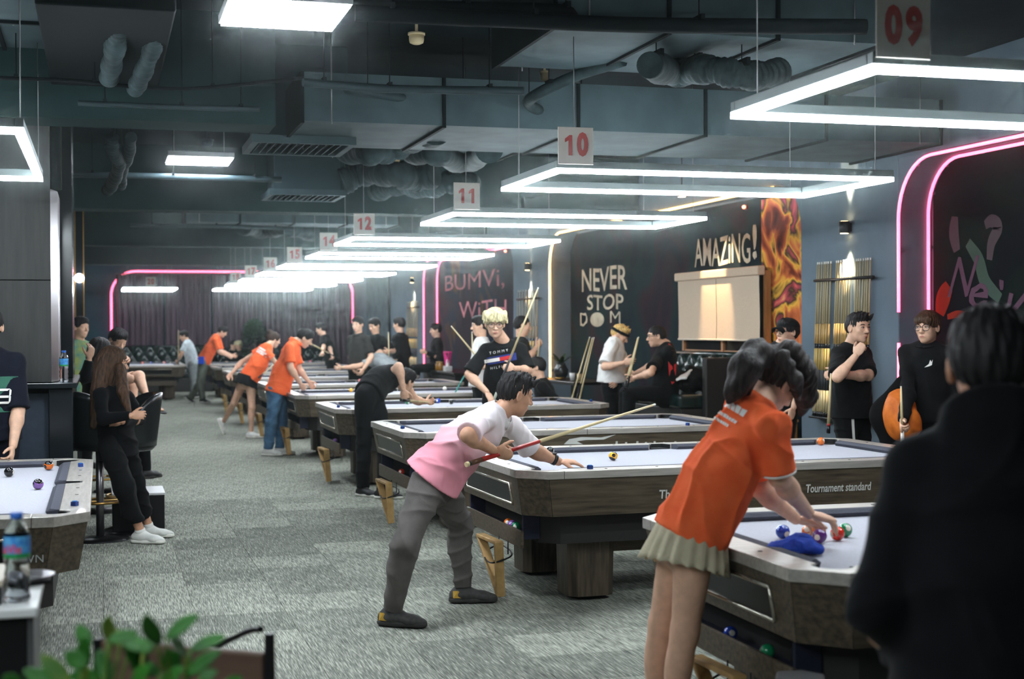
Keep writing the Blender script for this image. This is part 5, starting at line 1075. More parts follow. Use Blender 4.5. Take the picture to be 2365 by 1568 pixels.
# -- man in black bending to aim, beside the fourth table
J = joints(face_dir(125), 1.0, head=(936, 880, 14.35), neck=(914, 868, 14.2), sl=(932, 880, 14.40), sr=(902, 862, 14.02), er=(921, 846, 13.92), wr=(931, 898, 13.95), el=(960, 925, 14.5), wl=(985, 928, 14.7), waist=(872, 884, 13.98), hl=(862, 912, 13.95), hr=(842, 916, 13.72), kl=(892, 1030, 13.6), kr=(841, 1020, 13.75), al=(884, 1140, 13.45), ar=(838, 1128, 13.65), hf=V3(.62, -.35, .7), hu=V3(.3, .9, .1), tr=V3(.6, 0, -.5), tl=V3(.85, 0, -.2))
J['al'][2] = J['ar'][2] = .08
person('man in black bending low over the fourth table, elbow raised to aim', J, h=.011, hair=('short', 'black'), top=dict(m=C_BLK2, sleeve=.35, loose=1.08, hem=.0, amp=.005), bottom=dict(m=C_BLK, w=1.12), shoes=dict(m=M_SBK, sole=M_SOLEW, laces=M_SOLEW), curl=1.1, dirs={'r': V3(.1, -.9, .2)}, seed=12)
cue(P(926, 924, 13.6), P(1000, 930, 14.9), 'dark cue pointing away under the bending man in black')

# -- man in orange and blue jeans
J = joints(face_dir(95), 1.0, head=(704, 781, 18.3), neck=(682, 789, 18.25), sl=(682, 806, 18.42), sr=(668, 803, 18.05), er=(671, 850, 18.0), wr=(694, 886, 18.15), el=(690, 852, 18.45), wl=(712, 880, 18.5), waist=(655, 860, 18.2), hl=(648, 900, 18.25), hr=(636, 900, 18.1), kl=(650, 975, 18.25), kr=(628, 975, 18.05), al=(646, 1036, 18.2), ar=(618, 1036, 18.05), hf=V3(.82, -.5, .1), hu=V3(.45, .85, 0), tr=V3(.95, 0, -.2), tl=V3(.98, 0, .1))
J['al'][2] = J['ar'][2] = .08
P17 = person('man in an orange polo and blue jeans looking down at his table', J, h=.012, hair=('short', 'black'), face_detail=True, top=dict(m=C_ORG, sleeve=.75, loose=1.08, sl_w=1.15, hem=-.12, collar='polo', amp=.006), bottom=dict(m=C_JEAN, w=1.12, amp=.008), shoes=dict(m=M_SW, sole=M_SOLEW), curl=.7, seed=13)

# -- girl in orange and black skirt
J = joints(face_dir(120), .95, head=(632, 785, 21.2), neck=(620, 798, 21.0), sl=(604, 806, 21.2), sr=(618, 815, 20.85), er=(646, 850, 20.9), wr=(664, 872, 21.0), el=(556, 838, 21.3), wl=(535, 862, 21.2), waist=(598, 838, 20.95), hl=(563, 878, 21.05), hr=(578, 884, 20.9), kl=(541, 930, 21.2), kr=(582, 940, 20.9), al=(516, 984, 21.6), ar=(580, 996, 20.95), hf=V3(.8, -.2, .5), hu=V3(.3, .9, 0), tr=V3(.8, 0, -.1), tl=V3(.35, -.9, 0))
J['ar'][2] = .08; J['al'][2] = max(.2, J['al'][2]); J['dl'] = V3(-.7, -.5, 0)
P16 = person('girl in an orange polo and short black skirt bending forward, hair in a bun', J, h=.012, sex='f', g=.95, hair=('bun', 'darkbrown'), top=dict(m=C_ORG, sleeve=.35, loose=1.12, hem=.02, amp=.007), shoes=dict(m=M_SW, sole=M_SOLEW), seed=14)
skirt(P16, P(574, 868, 20.97), P(566, 890, 20.95), .165, .20, np.asarray(J['hl']-J['hr']), .9, 12, C_BLK, amp=.05)
sh = [c for c in P16.children if c.name.startswith('shirt')][0]; rs = random.Random(5); pl = []
for y0 in (.03, -.005, -.035):
    x = -.12
    while x < .12: wd = rs.uniform(.015, .03); pl.append([(x, y0), (x+wd, y0), (x+wd, y0+.026), (x, y0+.026)]); x += wd+.004
bc = lerp(J['neck'], J['waist'], .42); decal('back_print', pl, M_PRINT, sh, P16, P16.location, bc-FH*.1, nrm(J['sr']-J['sl']), nrm(J['neck']-J['waist']))
cue(P(598, 872, 20.6), P(636, 838, 21.3), 'short view of a pale cue held behind the orange-shirted pair')

# -- far pair at the table under lamp 17
J = joints(face_dir(95), 1.0, head=(514, 766, 31.0), neck=(502, 775, 31.0), sl=(505, 786, 31.25), sr=(497, 785, 30.75), er=(505, 812, 30.8), wr=(527, 822, 30.95), el=(512, 812, 31.2), wl=(535, 820, 31.2), waist=(486, 806, 30.95), hl=(474, 832, 31.1), hr=(469, 833, 30.9), kl=(465, 880, 31.2), kr=(462, 880, 30.9), al=(440, 915, 31.4), ar=(468, 916, 30.9), hf=V3(.8, -.5, .1), hu=V3(.4, .9, 0), tr=V3(.8, 0, -.4), tl=V3(.7, -.5, 0))
J['ar'][2] = J['al'][2] = .09
P18 = person('far man in an orange polo and grey-green trousers reaching over a table', J, h=.018, hair=('short', 'black'), top=dict(m=C_ORG, sleeve=.8, loose=1.08, hem=-.05), bottom=dict(m=C_PANT, w=1.2), shoes=dict(m=M_SBK, sole=M_SOLEW), seed=15)
tag(MB().obox(P(465, 832, 30.75), RH, FH, np.array([0, 0, 1.]), .055, .05, .08).build('blue_towel', mat('cloth_towel_blue', (34, 76, 190), rough=.9), P18, P18.location), None)
J = joints(face_dir(-60), 1.0, head=(425, 776, 33.0), neck=(432, 788, 33.0), sl=(427, 797, 32.8), sr=(440, 795, 33.2), el=(420, 816, 32.7), wl=(412, 832, 32.8), er=(447, 820, 33.2), wr=(440, 838, 33.0), waist=(440, 818, 33.0), hl=(442, 840, 32.9), hr=(448, 840, 33.1), kl=(446, 876, 32.9), kr=(452, 876, 33.1), al=(444, 908, 33), ar=(452, 908, 33.2), hf=V3(-.9, -.3, -.2), hu=V3(-.2, 1, 0), tr=V3(-.7, 0, -.5), tl=V3(-.8, 0, -.4))
J['ar'][2] = J['al'][2] = .09
person('far man in a pale tee and grey trousers at the number 20 table', J, h=.018, hair=('short', 'black'), top=dict(m=C_PALE, sleeve=.8, loose=1.1, hem=-.1), bottom=dict(m=C_LGREY, w=1.1), shoes=dict(m=M_SBK, sole=M_SOLEW), seed=16)
cue(P(412, 850, 32.7), P(412, 762, 32.6), 'cue held upright by the far man in the pale tee')

def stander(label, px, d, H, facing, top, bottom, hair=('short', 'black'), lean=0, bend=0, hd=0, ht=0, wr=None, wl=None, seat=None, h=.014, sex='m', shoes=None, head=None, er=None, el=None, **kw):
    base = P(px, 900, d); base[2] = 0
    J = stand(base, H, face_dir(facing), lean=lean, bend=bend, head_down=hd, head_turn=ht, seat=seat)
    if head: J['head'] = P(*head)
    if wr: arm(J, 'r', P(*wr), elbow=P(*er) if er else None)
    if wl: arm(J, 'l', P(*wl), elbow=P(*el) if el else None)
    return person(label, J, h=h, sex=sex, hair=hair, top=top, bottom=bottom, shoes=shoes or dict(m=M_SBK, sole=M_SOLED), **kw), J
TEE = lambda m, **k: dict(dict(m=m, sleeve=.8, loose=1.08, hem=-.1), **k); LS = lambda m, **k: dict(dict(m=m, sleeve=1.2, loose=1.08, hem=-.1), **k); TR = dict(m=C_BLK)

# group round the far tables
stander('man in a dark grey polo standing behind the sixth table, arm hanging', 829, 23.0, 1.78, -35, TEE(C_DGREY, collar='polo'), TR, hd=6, ht=10, wr=(816, 850, 22.9), wl=(840, 852, 22.7), face_detail=True, seed=21)
stander('man in a black tee and red neck strap right of the grey polo man', 868, 23.5, 1.76, -40, TEE(C_BLK2), TR, hd=14, wl=(897, 812, 23.3), wr=(868, 830, 23.3), face_detail=True, seed=22)
cue(P(901, 960, 23.3), P(897, 767, 23.2), 'upright cue held by the man in the black tee with a red strap')
stander('masked man in a black long-sleeved top turned to the left', 925, 25.0, 1.78, -115, LS(C_BLK), TR, hd=5, ht=0, seed=23)
pm = bpy.data.objects['person.010'] if 'person.010' in bpy.data.objects else None
J = joints(face_dir(-100), 1.0, head=(838, 838, 23.1), neck=(851, 832, 23.1), sl=(852, 836, 22.85), sr=(858, 829, 23.3), el=(826, 846, 22.8), wl=(790, 849, 22.8), er=(878, 812, 23.3), wr=(884, 832, 23.2), waist=(880, 836, 23.1), hl=(902, 852, 22.95), hr=(904, 850, 23.2), kl=(908, 900, 23.0), kr=(912, 900, 23.3), al=(906, 950, 23), ar=(915, 950, 23.4), hf=V3(-.85, -.5, 0), hu=V3(-.5, .8, 0), tr=V3(-1, 0, 0), tl=V3(-1, 0, 0))
J['ar'][2] = J['al'][2] = .09
person('player in a light grey shirt bent flat over the sixth table', J, h=.014, hair=('short', 'black'), top=TEE(C_LGREY, sleeve=.5), bottom=dict(m=C_LGREY), shoes=dict(m=M_SW, sole=M_SOLEW), seed=24)
cue(P(905, 826, 23.4), P(778, 850, 22.7), 'cue lying under the arm of the bent player in light grey')
stander('man in a black cap and dark tee sighting along a cue by the curtains', 768, 29.5, 1.74, -95, TEE(C_BLK), TR, lean=14, bend=8, hd=12, wl=(745, 812, 28.8), wr=(768, 824, 28.9), h=.016, seed=25)
cue(P(786, 830, 28.8), P(710, 789, 28.5), 'cue pointing to the jeans man\'s face from the capped player', [(.35, 'butt', M_BUTT), (.985, 'shaft', M_MAPLE), (1.0, 'ferrule', M_TIPW)])
stander('silver-haired person in black seated by the curtains behind the orange girl', 553, 37.0, 1.6, -20, TEE(C_BLK), TR, hair=('mop', 'blond'), seat=.52, h=.02, hd=10, seed=26)
stander('dark-haired person in black seated left of the silver-haired one', 538, 37.3, 1.6, 60, TEE(C_BLK), TR, seat=.52, h=.02, seed=27)
stander('man in a black and white track jacket seated high by the far pink neon', 1010, 26.6, 1.72, -75, LS(C_BLK), TR, seat=.86, hd=4, wl=(985, 815, 26.3), wr=(992, 822, 26.5), seed=28, face_detail=True)
# behind the blond man
stander('dark-haired man in a white tee behind the blond man, facing left', 1113, 17.6, 1.74, -80, TEE(C_WHT, loose=1.15), TR, hd=4, wr=(1108, 833, 17.3), wl=(1100, 850, 17.2), seed=29, face_detail=True)
stander('man in a black tee behind the blond man\'s shoulder, facing right', 1203, 17.6, 1.74, 95, TEE(C_BLK2), TR, hd=4, hair=('crop', 'black'), wl=(1240, 800, 17.6), el=(1222, 826, 17.4), wr=(1222, 850, 17.0), curl=1.1, seed=30, face_detail=True)
cue(P(1236, 872, 17.5), P(1246, 786, 17.6), 'thin cue standing under the gloved hand right of the blond man')
b = MB()
stander('man in black seated low under the yellow neon, facing left', 1275, 16.9, 1.70, -95, LS(C_BLK), TR, seat=.46, lean=8, bend=10, hd=12, wl=(1250, 935, 16.6), wr=(1258, 938, 16.9), seed=31, face_detail=True)
cue(P(983, 1030, 18.2), P(1110, 800, 18.6), 'cue with a teal butt leaning below the white tee', [(.3, 'butt', M_BUTT), (.70, 'wrap', M_TEALC), (.985, 'shaft', M_MAPLE), (1.0, 'ferrule', M_TIPW)])
cue(P(1130, 858, 17.3), P(1042, 753, 17.5), 'pale cue slanting up to the left in the far alcove'); cue(P(1096, 1020, 19.6), P(1090, 766, 19.7), 'upright cue beside the white tee man')

# sofa corner in the yellow-lit alcove
P22, J = stander('sandy-haired man in a white tee and black headband lifting his shirt', 1412, 16.6, 1.74, 75, TEE(C_WHT, loose=1.18, sl_w=1.3, hem=.12, sleeve=.85), TR, hair=('under', 'sandy'), hd=28, lean=2, bend=6, wr=(1440, 838, 16.2), er=(1396, 848, 16.3), wl=(1424, 880, 16.5), el=(1444, 850, 16.9), h=.011, seed=32, face_detail=True, head=(1431, 774, 16.6), palm={'l': V3(-.3, 0, .9)})
fr = head_frame(J['hf'], J['hu']); b = MB(); hc = J['head']; b.tube([hc+(fr[0]*math.cos(a)*.090+fr[2]*(math.sin(a)*.108-.012)+fr[1]*(.040+.0*math.sin(a))) for a in np.linspace(0, 2*math.pi, 25)], .017, 6); b.build('headband', C_BLK, P22, P22.location)
P23, J = stander('man with glasses in a black and red jersey seated on the green sofa', 1535, 16.1, 1.74, -85, TEE(C_BLK, loose=1.12, sl_w=1.2), dict(m=C_BLK), seat=.86, hd=4, lean=-2, wr=(1466, 872, 15.9), er=(1502, 862, 15.6), wl=(1468, 862, 16.4), h=.011, seed=33, face_detail=True, glasses=1.2, shoes=dict(m=mat('shoe_red', (150, 40, 44), rough=.6), sole=M_SOLED, sock=M_SW), head=(1516, 777, 16.1), hair=('crop', 'black'), curl=1.0)
sh = [c for c in P23.children if c.name.startswith('shirt')][0]
decal('red_flash', [[(-.02, .10), (.03, .04), (.05, -.14), (.02, -.16), (-.012, -.05)], [(.05, .06), (.085, .09), (.07, -.05), (.045, -.12)], [(-.01, .30), (.012, .29), (.035, .22), (.015, .22)]], M_RDP, sh, P23, P23.location, P(1548, 855, 15.9), V3(1, 0, .0), V3(0, 1, 0), off=.004)
for k in 'lr': pass
cue(P(1447, 898, 15.7), P(1475, 778, 15.9), 'cue standing between the seated man\'s knees, nearer one'); cue(P(1441, 903, 15.9), P(1473, 780, 16.2), 'cue standing between the seated man\'s knees, thinner far one')
cue(P(1282, 1052, 17.4), P(1362, 778, 18.0), 'left of three cues leaning by the small black table'); cue(P(1300, 1050, 17.4), P(1368, 780, 17.9), 'middle dark cue of three leaning by the small black table', [(.3, 'butt', M_BUTT), (.6, 'wrap', M_BUTT), (.985, 'shaft', M_MAPLE), (1.0, 'ferrule', M_TIPW)]); cue(P(1306, 1056, 17.2), P(1372, 779, 17.7), 'right of three cues leaning by the small black table')

# right-hand spectators
P24, J = stander('man in a black cap and glasses half hidden behind the girl\'s head', 1806, 12.9, 1.72, -60, TEE(C_BLK), TR, hd=-4, seed=34, face_detail=True, glasses=1.3, h=.012, head=(1818, 768, 12.75))
fr = head_frame(J['hf'], J['hu']); q = lambda x, y, z: J['head']+fr[0]*x+fr[1]*y+fr[2]*z
b = MB(); b.grid(lambda u, v: q(.094*math.cos(2*math.pi*u)*math.cos(v*1.5), .05+.085*math.sin(v*1.5), -.012+.114*math.sin(2*math.pi*u)*math.cos(v*1.5)), 24, 6); cp = b.build('cap', C_BLK, P24, P24.location)
b = MB(); b.grid(lambda u, v: q((u-.5)*.15, .055-.02*v-.5*(u-.5)**2*.4, .085+.075*v*(1-(2*u-1)**2*.6)), 10, 4); b.build('cap_peak', C_BLK, cp, P24.location).modifiers.new('s', 'SOLIDIFY').thickness = .004
P25, J = stander('man in a black tee, hand on chin, with white-striped track trousers', 1966, 11.5, 1.72, 38, TEE(C_BLK, loose=1.12, sl_w=1.1, collar='crew', sleeve=.88), dict(m=C_BLK), hair=('under', 'black'), ht=-6, head=(1981, 758, 11.42), er=(1934, 872, 11.05), wr=(1976, 822, 11.05), el=(2006, 868, 11.35), wl=(1938, 866, 11.15), h=.010, hf_h=.005, curl={'r': .9, 'l': 1.1}, dirs={'r': V3(.5, .85, -.1), 'l': V3(-1, 0, .1)}, palm={'r': V3(.5, -.2, .8), 'l': V3(0, -.3, .9)}, seed=35, face_detail=True)
for sx, px in ((0, 1934), (1, 1978)):
    tr_ = [c for c in P25.children if c.name.startswith('trousers')][0]; c0 = P(px, 985, 11.2); decal('side_stripe', [[(-.012+.10*v*(1 if sx == 0 else -.2)*-1, .20-.4*v), (.012+.10*v*(1 if sx == 0 else -.2)*-1, .20-.4*v), (.012+.10*(v+.1)*(1 if sx == 0 else -.2)*-1, .16-.4*v), (-.012+.10*(v+.1)*(1 if sx == 0 else -.2)*-1, .16-.4*v)] for v in np.arange(0, .9, .1)], M_PRINT, tr_, P25, P25.location, c0, RH, (0, 0, 1), off=.006)
b = MB(); wv = nrm(J['wl']-J['el']); b.tube([J['wl']-wv*.01, J['wl']+wv*.02], .036, 14); b.build('wristband', mat('band_blue', (40, 50, 130), rough=.6), P25, P25.location)
cue(P(1913, 1000, 11.2), P(1919, 862, 11.1), 'pale cue standing in front of the man with hand on chin', [(.12, 'butt', M_BUTT), (.16, 'ring', M_REDW), (.985, 'shaft', M_MAPLE), (1.0, 'ferrule', M_TIPW)])
P26, J = stander('man with glasses in a black sweater standing by the near pink neon', 2142, 10.9, 1.74, -35, LS(C_BLK, loose=1.15, collar='crew'), TR, hair=('fringe', 'brown'), ht=-8, er=(2096, 915, 10.7), wr=(2086, 972, 10.5), head=(2142, 757, 10.85), h=.010, hf_h=.005, curl=1.1, glasses=1.3, seed=36, face_detail=True)
sh = [c for c in P26.children if c.name.startswith('shirt')][0]; decal('chest_mark', [[(-.03, -.02), (.0, .0), (.012, .03), (.018, .012), (.03, .028), (.022, -.012), (.0, -.018)]], M_PRINT, sh, P26, P26.location, P(2160, 842, 10.6), V3(1, .2, 0), V3(0, 1, 0))
cue(P(2085, 1030, 10.45), P(2081, 892, 10.4), 'cue held by the man in the black sweater', [(.3, 'butt', M_PRINT), (.985, 'shaft', M_MAPLE), (1.0, 'ferrule', M_TIPW)])

# -- left side
J = joints(face_dir(75), .96, head=(262, 838, 10.75), neck=(258, 882, 10.78), sl=(292, 915, 10.98), sr=(232, 912, 10.62), el=(316, 962, 10.9), wl=(318, 952, 10.6), er=(262, 985, 10.4), wr=(292, 975, 10.5), waist=(262, 975, 10.8), hl=(286, 1022, 10.92), hr=(252, 1025, 10.70), kl=(312, 1112, 10.9), kr=(288, 1130, 10.6), al=(344, 1208, 11.0), ar=(326, 1222, 10.72), hf=V3(.9, -.12, .25), hu=V3(.1, 1, 0), tr=V3(.95, 0, -.2), tl=V3(.95, 0, .1))
J['ar'][2] = J['al'][2] = .08; J['el'] = P(322, 968, 11.0); J['wl'] = P(282, 974, 10.62); J['er'] = P(238, 968, 10.48); J['wr'] = P(302, 960, 10.46)
def longhair(c, fr, s):
    return [cone(P(240, 840, 10.72), P(228, 905, 10.66), .075, .060), cone(P(228, 905, 10.66), P(215, 985, 10.60), .060, .022), cone(P(278, 850, 10.66), P(284, 905, 10.58), .040, .042), cone(P(284, 905, 10.58), P(300, 960, 10.56), .042, .016)]
P27 = person('long-haired woman in black with white sneakers leaning against a bar stool', J, h=.009, skin='mid', sex='f', g=.92, hair=('long', 'brown'), extra_hair=longhair, face_detail=True, top=dict(m=C_NAVYB, sleeve=1.2, loose=1.18, hem=-.35, amp=.008), bottom=dict(m=C_BLK, w=1.25, taper=.9, crop=.10, amp=.008), shoes=dict(m=M_SW, sole=M_SOLEW, laces=M_SOLEW, sock=M_SW), curl=.6, palm={'r': V3(0, -.2, 1), 'l': V3(0, -.2, 1)}, hand_s=.88, dirs={'r': V3(.95, .05, .2), 'l': V3(-.9, .0, -.3)}, seed=41)
P28, J28 = stander('black-haired person in black seated with the back turned, behind the leaning woman', 228, 12.6, 1.66, 150, LS(C_NAVYB, loose=1.1), TR, hair=('long', 'black'), seat=.74, hd=10, wl=(262, 880, 12.8), wr=(206, 830, 12.3), er=(196, 870, 12.3), sex='f', seed=42)
J = joints(face_dir(80), .95, head=(272, 786, 14.2), neck=(268, 812, 14.2), sl=(276, 826, 14.35), sr=(258, 826, 14.05), el=(284, 855, 14.4), wl=(292, 835, 14.2), er=(262, 865, 14.0), wr=(284, 870, 14.0), waist=(266, 858, 14.2), hl=(270, 880, 14.28), hr=(264, 882, 14.1), kl=(308, 890, 14.2), kr=(322, 868, 14.05), al=(308, 938, 14.15), ar=(340, 922, 13.95), hf=V3(.6, -.4, -.6), hu=V3(.1, 1, 0), tr=V3(.92, -.2, -.2), tl=V3(.8, -.5, -.2))
P29 = person('person in black shorts and a sandal with bare crossed legs on a stool', J, h=.011, sex='f', g=.92, hair=('short', 'black'), top=LS(C_NAVYB, hem=-.1), bottom=dict(m=C_NAVYB, kind='shorts', len=.3), hide=('shoel', 'shoer'), seed=43)
for k, l in (('r', 'sandal'), ('l', 'sandal')):
    A_ = J['a'+k]; t = nrm(J['t'+k]); u = nrm(np.cross(np.cross(t, [0, 0, 1.]), t)); f0 = A_-u*.055
    V, Fc = mesh_field([econe(f0-t*.03, f0+t*.10, .034, .042, u, .8, k=.02), econe(f0+t*.10-u*.012, f0+t*.165-u*.014, .042, .030, u, .5, k=.02), cone(A_, f0, .033, .032)], .01, .02); mesh_np('foot', V, Fc, skin_mat('light'), P29, P29.location)
    V, Fc = mesh_field([econe(f0-t*.05-u*.036, f0+t*.185-u*.036, .044, .046, u, .3)], .009, .01); so = mesh_np('sandal', V, Fc, M_SBK, P29, P29.location)
    b = MB(); sd = np.cross(t, u); b.grid(lambda a, v: f0+t*(.075+.05*v)+sd*.046*math.cos(math.pi*a)+u*(.032*math.sin(math.pi*a)-.030), 12, 2); b.build('strap', M_SBK, so, P29.location).modifiers.new('s', 'SOLIDIFY').thickness = .006
stander('man in a teal print shirt far left beside the dark pillar', 184, 16.5, 1.74, 60, TEE(C_CYAN), TR, seed=44)
P31, J = stander('person in a navy tee cut off by the left edge behind the left table', -22, 9.5, 1.74, 12, TEE(C_NAVY, loose=1.15, sl_w=1.15, sleeve=.95), dict(m=C_NAVY), wl=(30, 1030, 9.3), el=(42, 950, 9.45), h=.010, curl=.7, seed=45)
sh = [c for c in P31.children if c.name.startswith('shirt')][0]; M_EMB = mat('emblem_green', (44, 96, 78), rough=.8); ctr = P(-30, 915, 9.2)
decal('chest_emblem', strip(-.14, .115, -.115, .12, 16), M_EMB, sh, P31, P31.location, ctr, V3(1, 0, 0), V3(0, 1, 0)); decal('chest_emblem', [[(-.02, -.06), (.07, -.06), (.085, -.045), (-.02, -.045)], [(-.02, -.02), (.07, -.02), (.07, -.005), (-.02, -.005)], [(-.02, .025), (.06, .025), (.075, .04), (-.02, .04)], [(.072, -.05), (.086, -.04), (.086, -.01), (.072, -.005)], [(.072, -.02), (.086, 0), (.086, .03), (.072, .04)]], M_PRINT, sh, P31, P31.location, ctr, V3(1, 0, 0), V3(0, 1, 0), off=.006)
# ------------------------------------------------------------------ pillar and bar counter at left
M_CLAD = mat('pillar_cladding', (58, 58, 56), rough=.55, rgb2=(46, 47, 46), scale=30, stretch=(1, 1, .1)); M_GLOSS = mat('dark_gloss', (26, 32, 36), rough=.15, spec=.6); M_SLATE = mat('counter_slate', (54, 66, 80), rough=.6, rgb2=(46, 56, 70), scale=20); M_STEEL = mat('brushed_steel', (150, 146, 150), rough=.3, metal=.9); M_BRASS = mat('brass', (190, 150, 84), rough=.3, metal=.9)
b = MB(); b.box(-3.2, -.345, 10.65, 11.55, 1.97+.004, Z_C); pil = structure(b, 'wall_pillar', M_CLAD); b = MB(); b.box(-3.2, -.345, 10.65, 11.55, 1.245, 1.966); b.build('lower_cladding', M_CLAD, pil)
b = MB(); b.prism([(-.344, 10.65), (-.30, 10.85), (-.30, 11.5), (-.344, 11.5)], 1.245, 2.62); b.build('steel_edge', M_STEEL, pil)
b = MB(); b.box(-3.2, -.215, 11.56, 12.4, 1.245, Z_C); b.build('gloss_panel', M_GLOSS, pil)
b = MB(); b.tube([(-.315, 10.72, 2.62), (-.315, 10.72, Z_C-.01)], .05, 12); b.build('down_pipe', M_DUCTD, pil)
t = thing('bar_counter', (-1.7, 11.3, 0), 'dark bar counter under the pillar at left', 'counter')
b = MB(); b.box(-3.2, -.37, 10.72, 12.3, 0, 1.16); b.build('slate_front', M_SLATE, t, t.location); b = MB(); b.box(-.365, -.20, 10.64, 12.4, 0, 1.195); bevel(b.build('end_panel', M_GLOSS, t, t.location), .006); b = MB(); b.box(-3.2, -.17, 10.58, 12.45, 1.20, 1.24); bevel(b.build('worktop', M_GLOSS, t, t.location), .006)
# slim brass-edged post with a globe lamp
p = P(184, 700, 17.5); t = thing('brass_post', (p[0], p[1], 0), 'slim dark post with brass edges and a globe lamp beyond the pillar', 'post')
b = MB(); b.box(-.045, .045, -.05, .05, 0, 3.74); b.build('post', M_GLOSS, t)
for x in (-.05, .05): b = MB(); b.box(x-.007, x+.007, -.057, -.0505, .1, 3.7); b.build('brass_edge', M_BRASS, t)
zb = P(183, 643, 17.5)[2]; b = MB(); b.sphere((0, -.13, zb), .055, 16, 10); b.build('globe', emit('globe_light', (236, 238, 255), 18), t); b = MB(); b.tube([(0, -.05, zb+.05), (0, -.13, zb+.05)], .012, 6); b.build('arm', M_BRASS, t)
# lit cue cabinet at the far left edge
p = P(4, 650, 13.2); t = thing('display_cabinet', (p[0]-.25, p[1], 0), 'narrow lit display cabinet at the far left edge', 'cabinet')
b = MB(); b.box(-.3, .285, 0, .3, 0, 2.9); b.build('case', M_GLOSS, t); b = MB(); b.box(-.26, .262, -.006, -.001, 1.0, 2.3); b.build('lit_panel', emit('cabinet_light', (214, 226, 200), .9), t); b = MB(); b.box(-.26, .262, -.006, -.001, 2.36, 2.75); b.build('warm_panel', emit('cabinet_warm', (255, 176, 104), .8), t)
for z in (1.35, 1.68, 2.02, 2.33): b = MB(); b.box(-.27, .275, -.012, -.0065, z-.012, z+.012); b.build('shelf', M_BLK, t)

# ------------------------------------------------------------------ bottles
M_PET = mat('bottle_plastic', (236, 244, 248), rough=.06, trans=1.0, ior=1.25); M_CAP = mat('bottle_cap_blue', (36, 92, 176), rough=.4); M_LAB = mat('bottle_label', (40, 110, 196), rough=.4, rgb2=(90, 170, 220), scale=60); M_LABG = mat('label_green', (40, 140, 80), rough=.4); M_LABR = mat('label_red', (216, 40, 52), rough=.4)
def bottle(p, label, s=1.0, txt=True):
    t = thing('water_bottle', p, label, 'bottle'); rr = .0315*s; z = lambda v: v*.222*s
    b = MB(); prof = [(rr*.7, z(0.0)), (rr*.95, z(.02)), (rr, z(.06)), (rr*.88, z(.12)), (rr, z(.18)), (rr*.88, z(.25)), (rr, z(.32)), (rr*.88, z(.39)), (rr, z(.46)), (rr, z(.74)), (rr*.92, z(.80)), (rr*.55, z(.90)), (rr*.42, z(.935)), (rr*.42, z(.95))]
    b.lathe(prof, seg=24); b.build('body', M_PET, t)
    b = MB(); b.lathe([(rr*.47, z(.93)), (rr*.5, z(.935)), (rr*.5, z(.995)), (rr*.45, z(1.0))], seg=18); b.build('cap', M_CAP, t)
    b = MB(); b.grid(lambda u, v: (rr*1.02*math.cos(2*math.pi*u), rr*1.02*math.sin(2*math.pi*u), z(.50+.24*v)), 28, 1); lb = b.build('label', M_LAB, t)
    b = MB(); b.grid(lambda u, v: (rr*1.025*math.cos(2*math.pi*u), rr*1.025*math.sin(2*math.pi*u), z(.50+.05*v)), 28, 1); b.build('green_band', M_LABG, lb)
    if txt:
        me = text_mesh('LaVie', .030*s, bold=.0006); n = len(me.vertices); co = np.empty(n*3); me.vertices.foreach_get('co', co); co = co.reshape(-1, 3); a0 = math.atan2(FH[1], FH[0])+math.pi-.25
        an = a0+co[:, 0]/rr*.9; me.vertices.foreach_set('co', np.stack([rr*1.035*np.cos(an), rr*1.035*np.sin(an), z(.60)+co[:, 1]], 1).ravel()); me.update(); me.name = 'lettering'; me.materials.clear(); link('lettering', me, M_LABR, lb)
    return t
# ------------------------------------------------------------------ low consoles with white tops
M_WTOP = mat('console_white_top', (206, 206, 204), rough=.3); M_CAB = mat('console_dark', (14, 14, 15), rough=.5, spec=.3); M_CABG = mat('console_grey', (74, 74, 74), rough=.5)
fr_, bk_ = at_z(86, 1403, .94), at_z(94, 1338, .94)
t = thing('console_cabinet', (fr_[0]-.30, (fr_[1]+bk_[1])/2, 0), 'dark console with a white top at the lower left corner', 'cabinet'); dy = (bk_[1]-fr_[1])/2
b = MB(); b.box(-.30, .275, -dy+.02, dy, 0, .915); bevel(b.build('body', M_CAB, t), .004); b = MB(); b.box(-.30, .30, -dy, dy+.01, .916, .94); bevel(b.build('top', M_WTOP, t), .004); b = MB(); b.box(.2755, .29, -dy+.02, dy, .0, .914); b.build('side_panel', M_CABG, t)
b = MB(); b.box(-.2, .2, -dy+.012, -dy+.0195, .75, .76); b.build('drawer_gap', M_BLK, t)
bt = at_z(40, 1388, .941); bottle((bt[0], bt[1], .941), 'clear water bottle with a blue label and cap standing on the near console')
q = at_z(78, 1345, .941); t = thing('mobile_phone', (q[0]-.02, q[1]+.02, .941), 'dark phone lying on the white console top', 'phone', None, .5); b = MB(); b.box(-.036, .036, -.075, .075, 0, .009); bevel(b.build('case', M_BLK, t), .003); b = MB(); b.box(-.033, .033, -.071, .071, .0092, .0098); b.build('screen', M_GLOSS, t)
q = at_z(84, 1340, .96); t = thing('metal_tray', (q[0]-.03, q[1]+.10, .941), 'shiny dark tray at the back of the console', 'tray'); b = MB(); b.lathe([(.055, 0), (.075, .02), (.072, .02), (.052, .004)], seg=20); b.build('dish', M_STEEL, t)
q = at_z(18, 1322, 1.0); t = thing('pedestal_block', (q[0]-.28, q[1]+.0, 0), 'dark block with a pale top at the left edge, in front of the left table', 'block'); b = MB(); b.box(-.3, .27, -.12, .14, 0, .985); bevel(b.build('body', M_CAB, t), .004); b = MB(); b.box(-.3, .275, -.125, .145, .986, 1.0); b.build('top', mat('pale_top', (190, 176, 156), rough=.4), t)
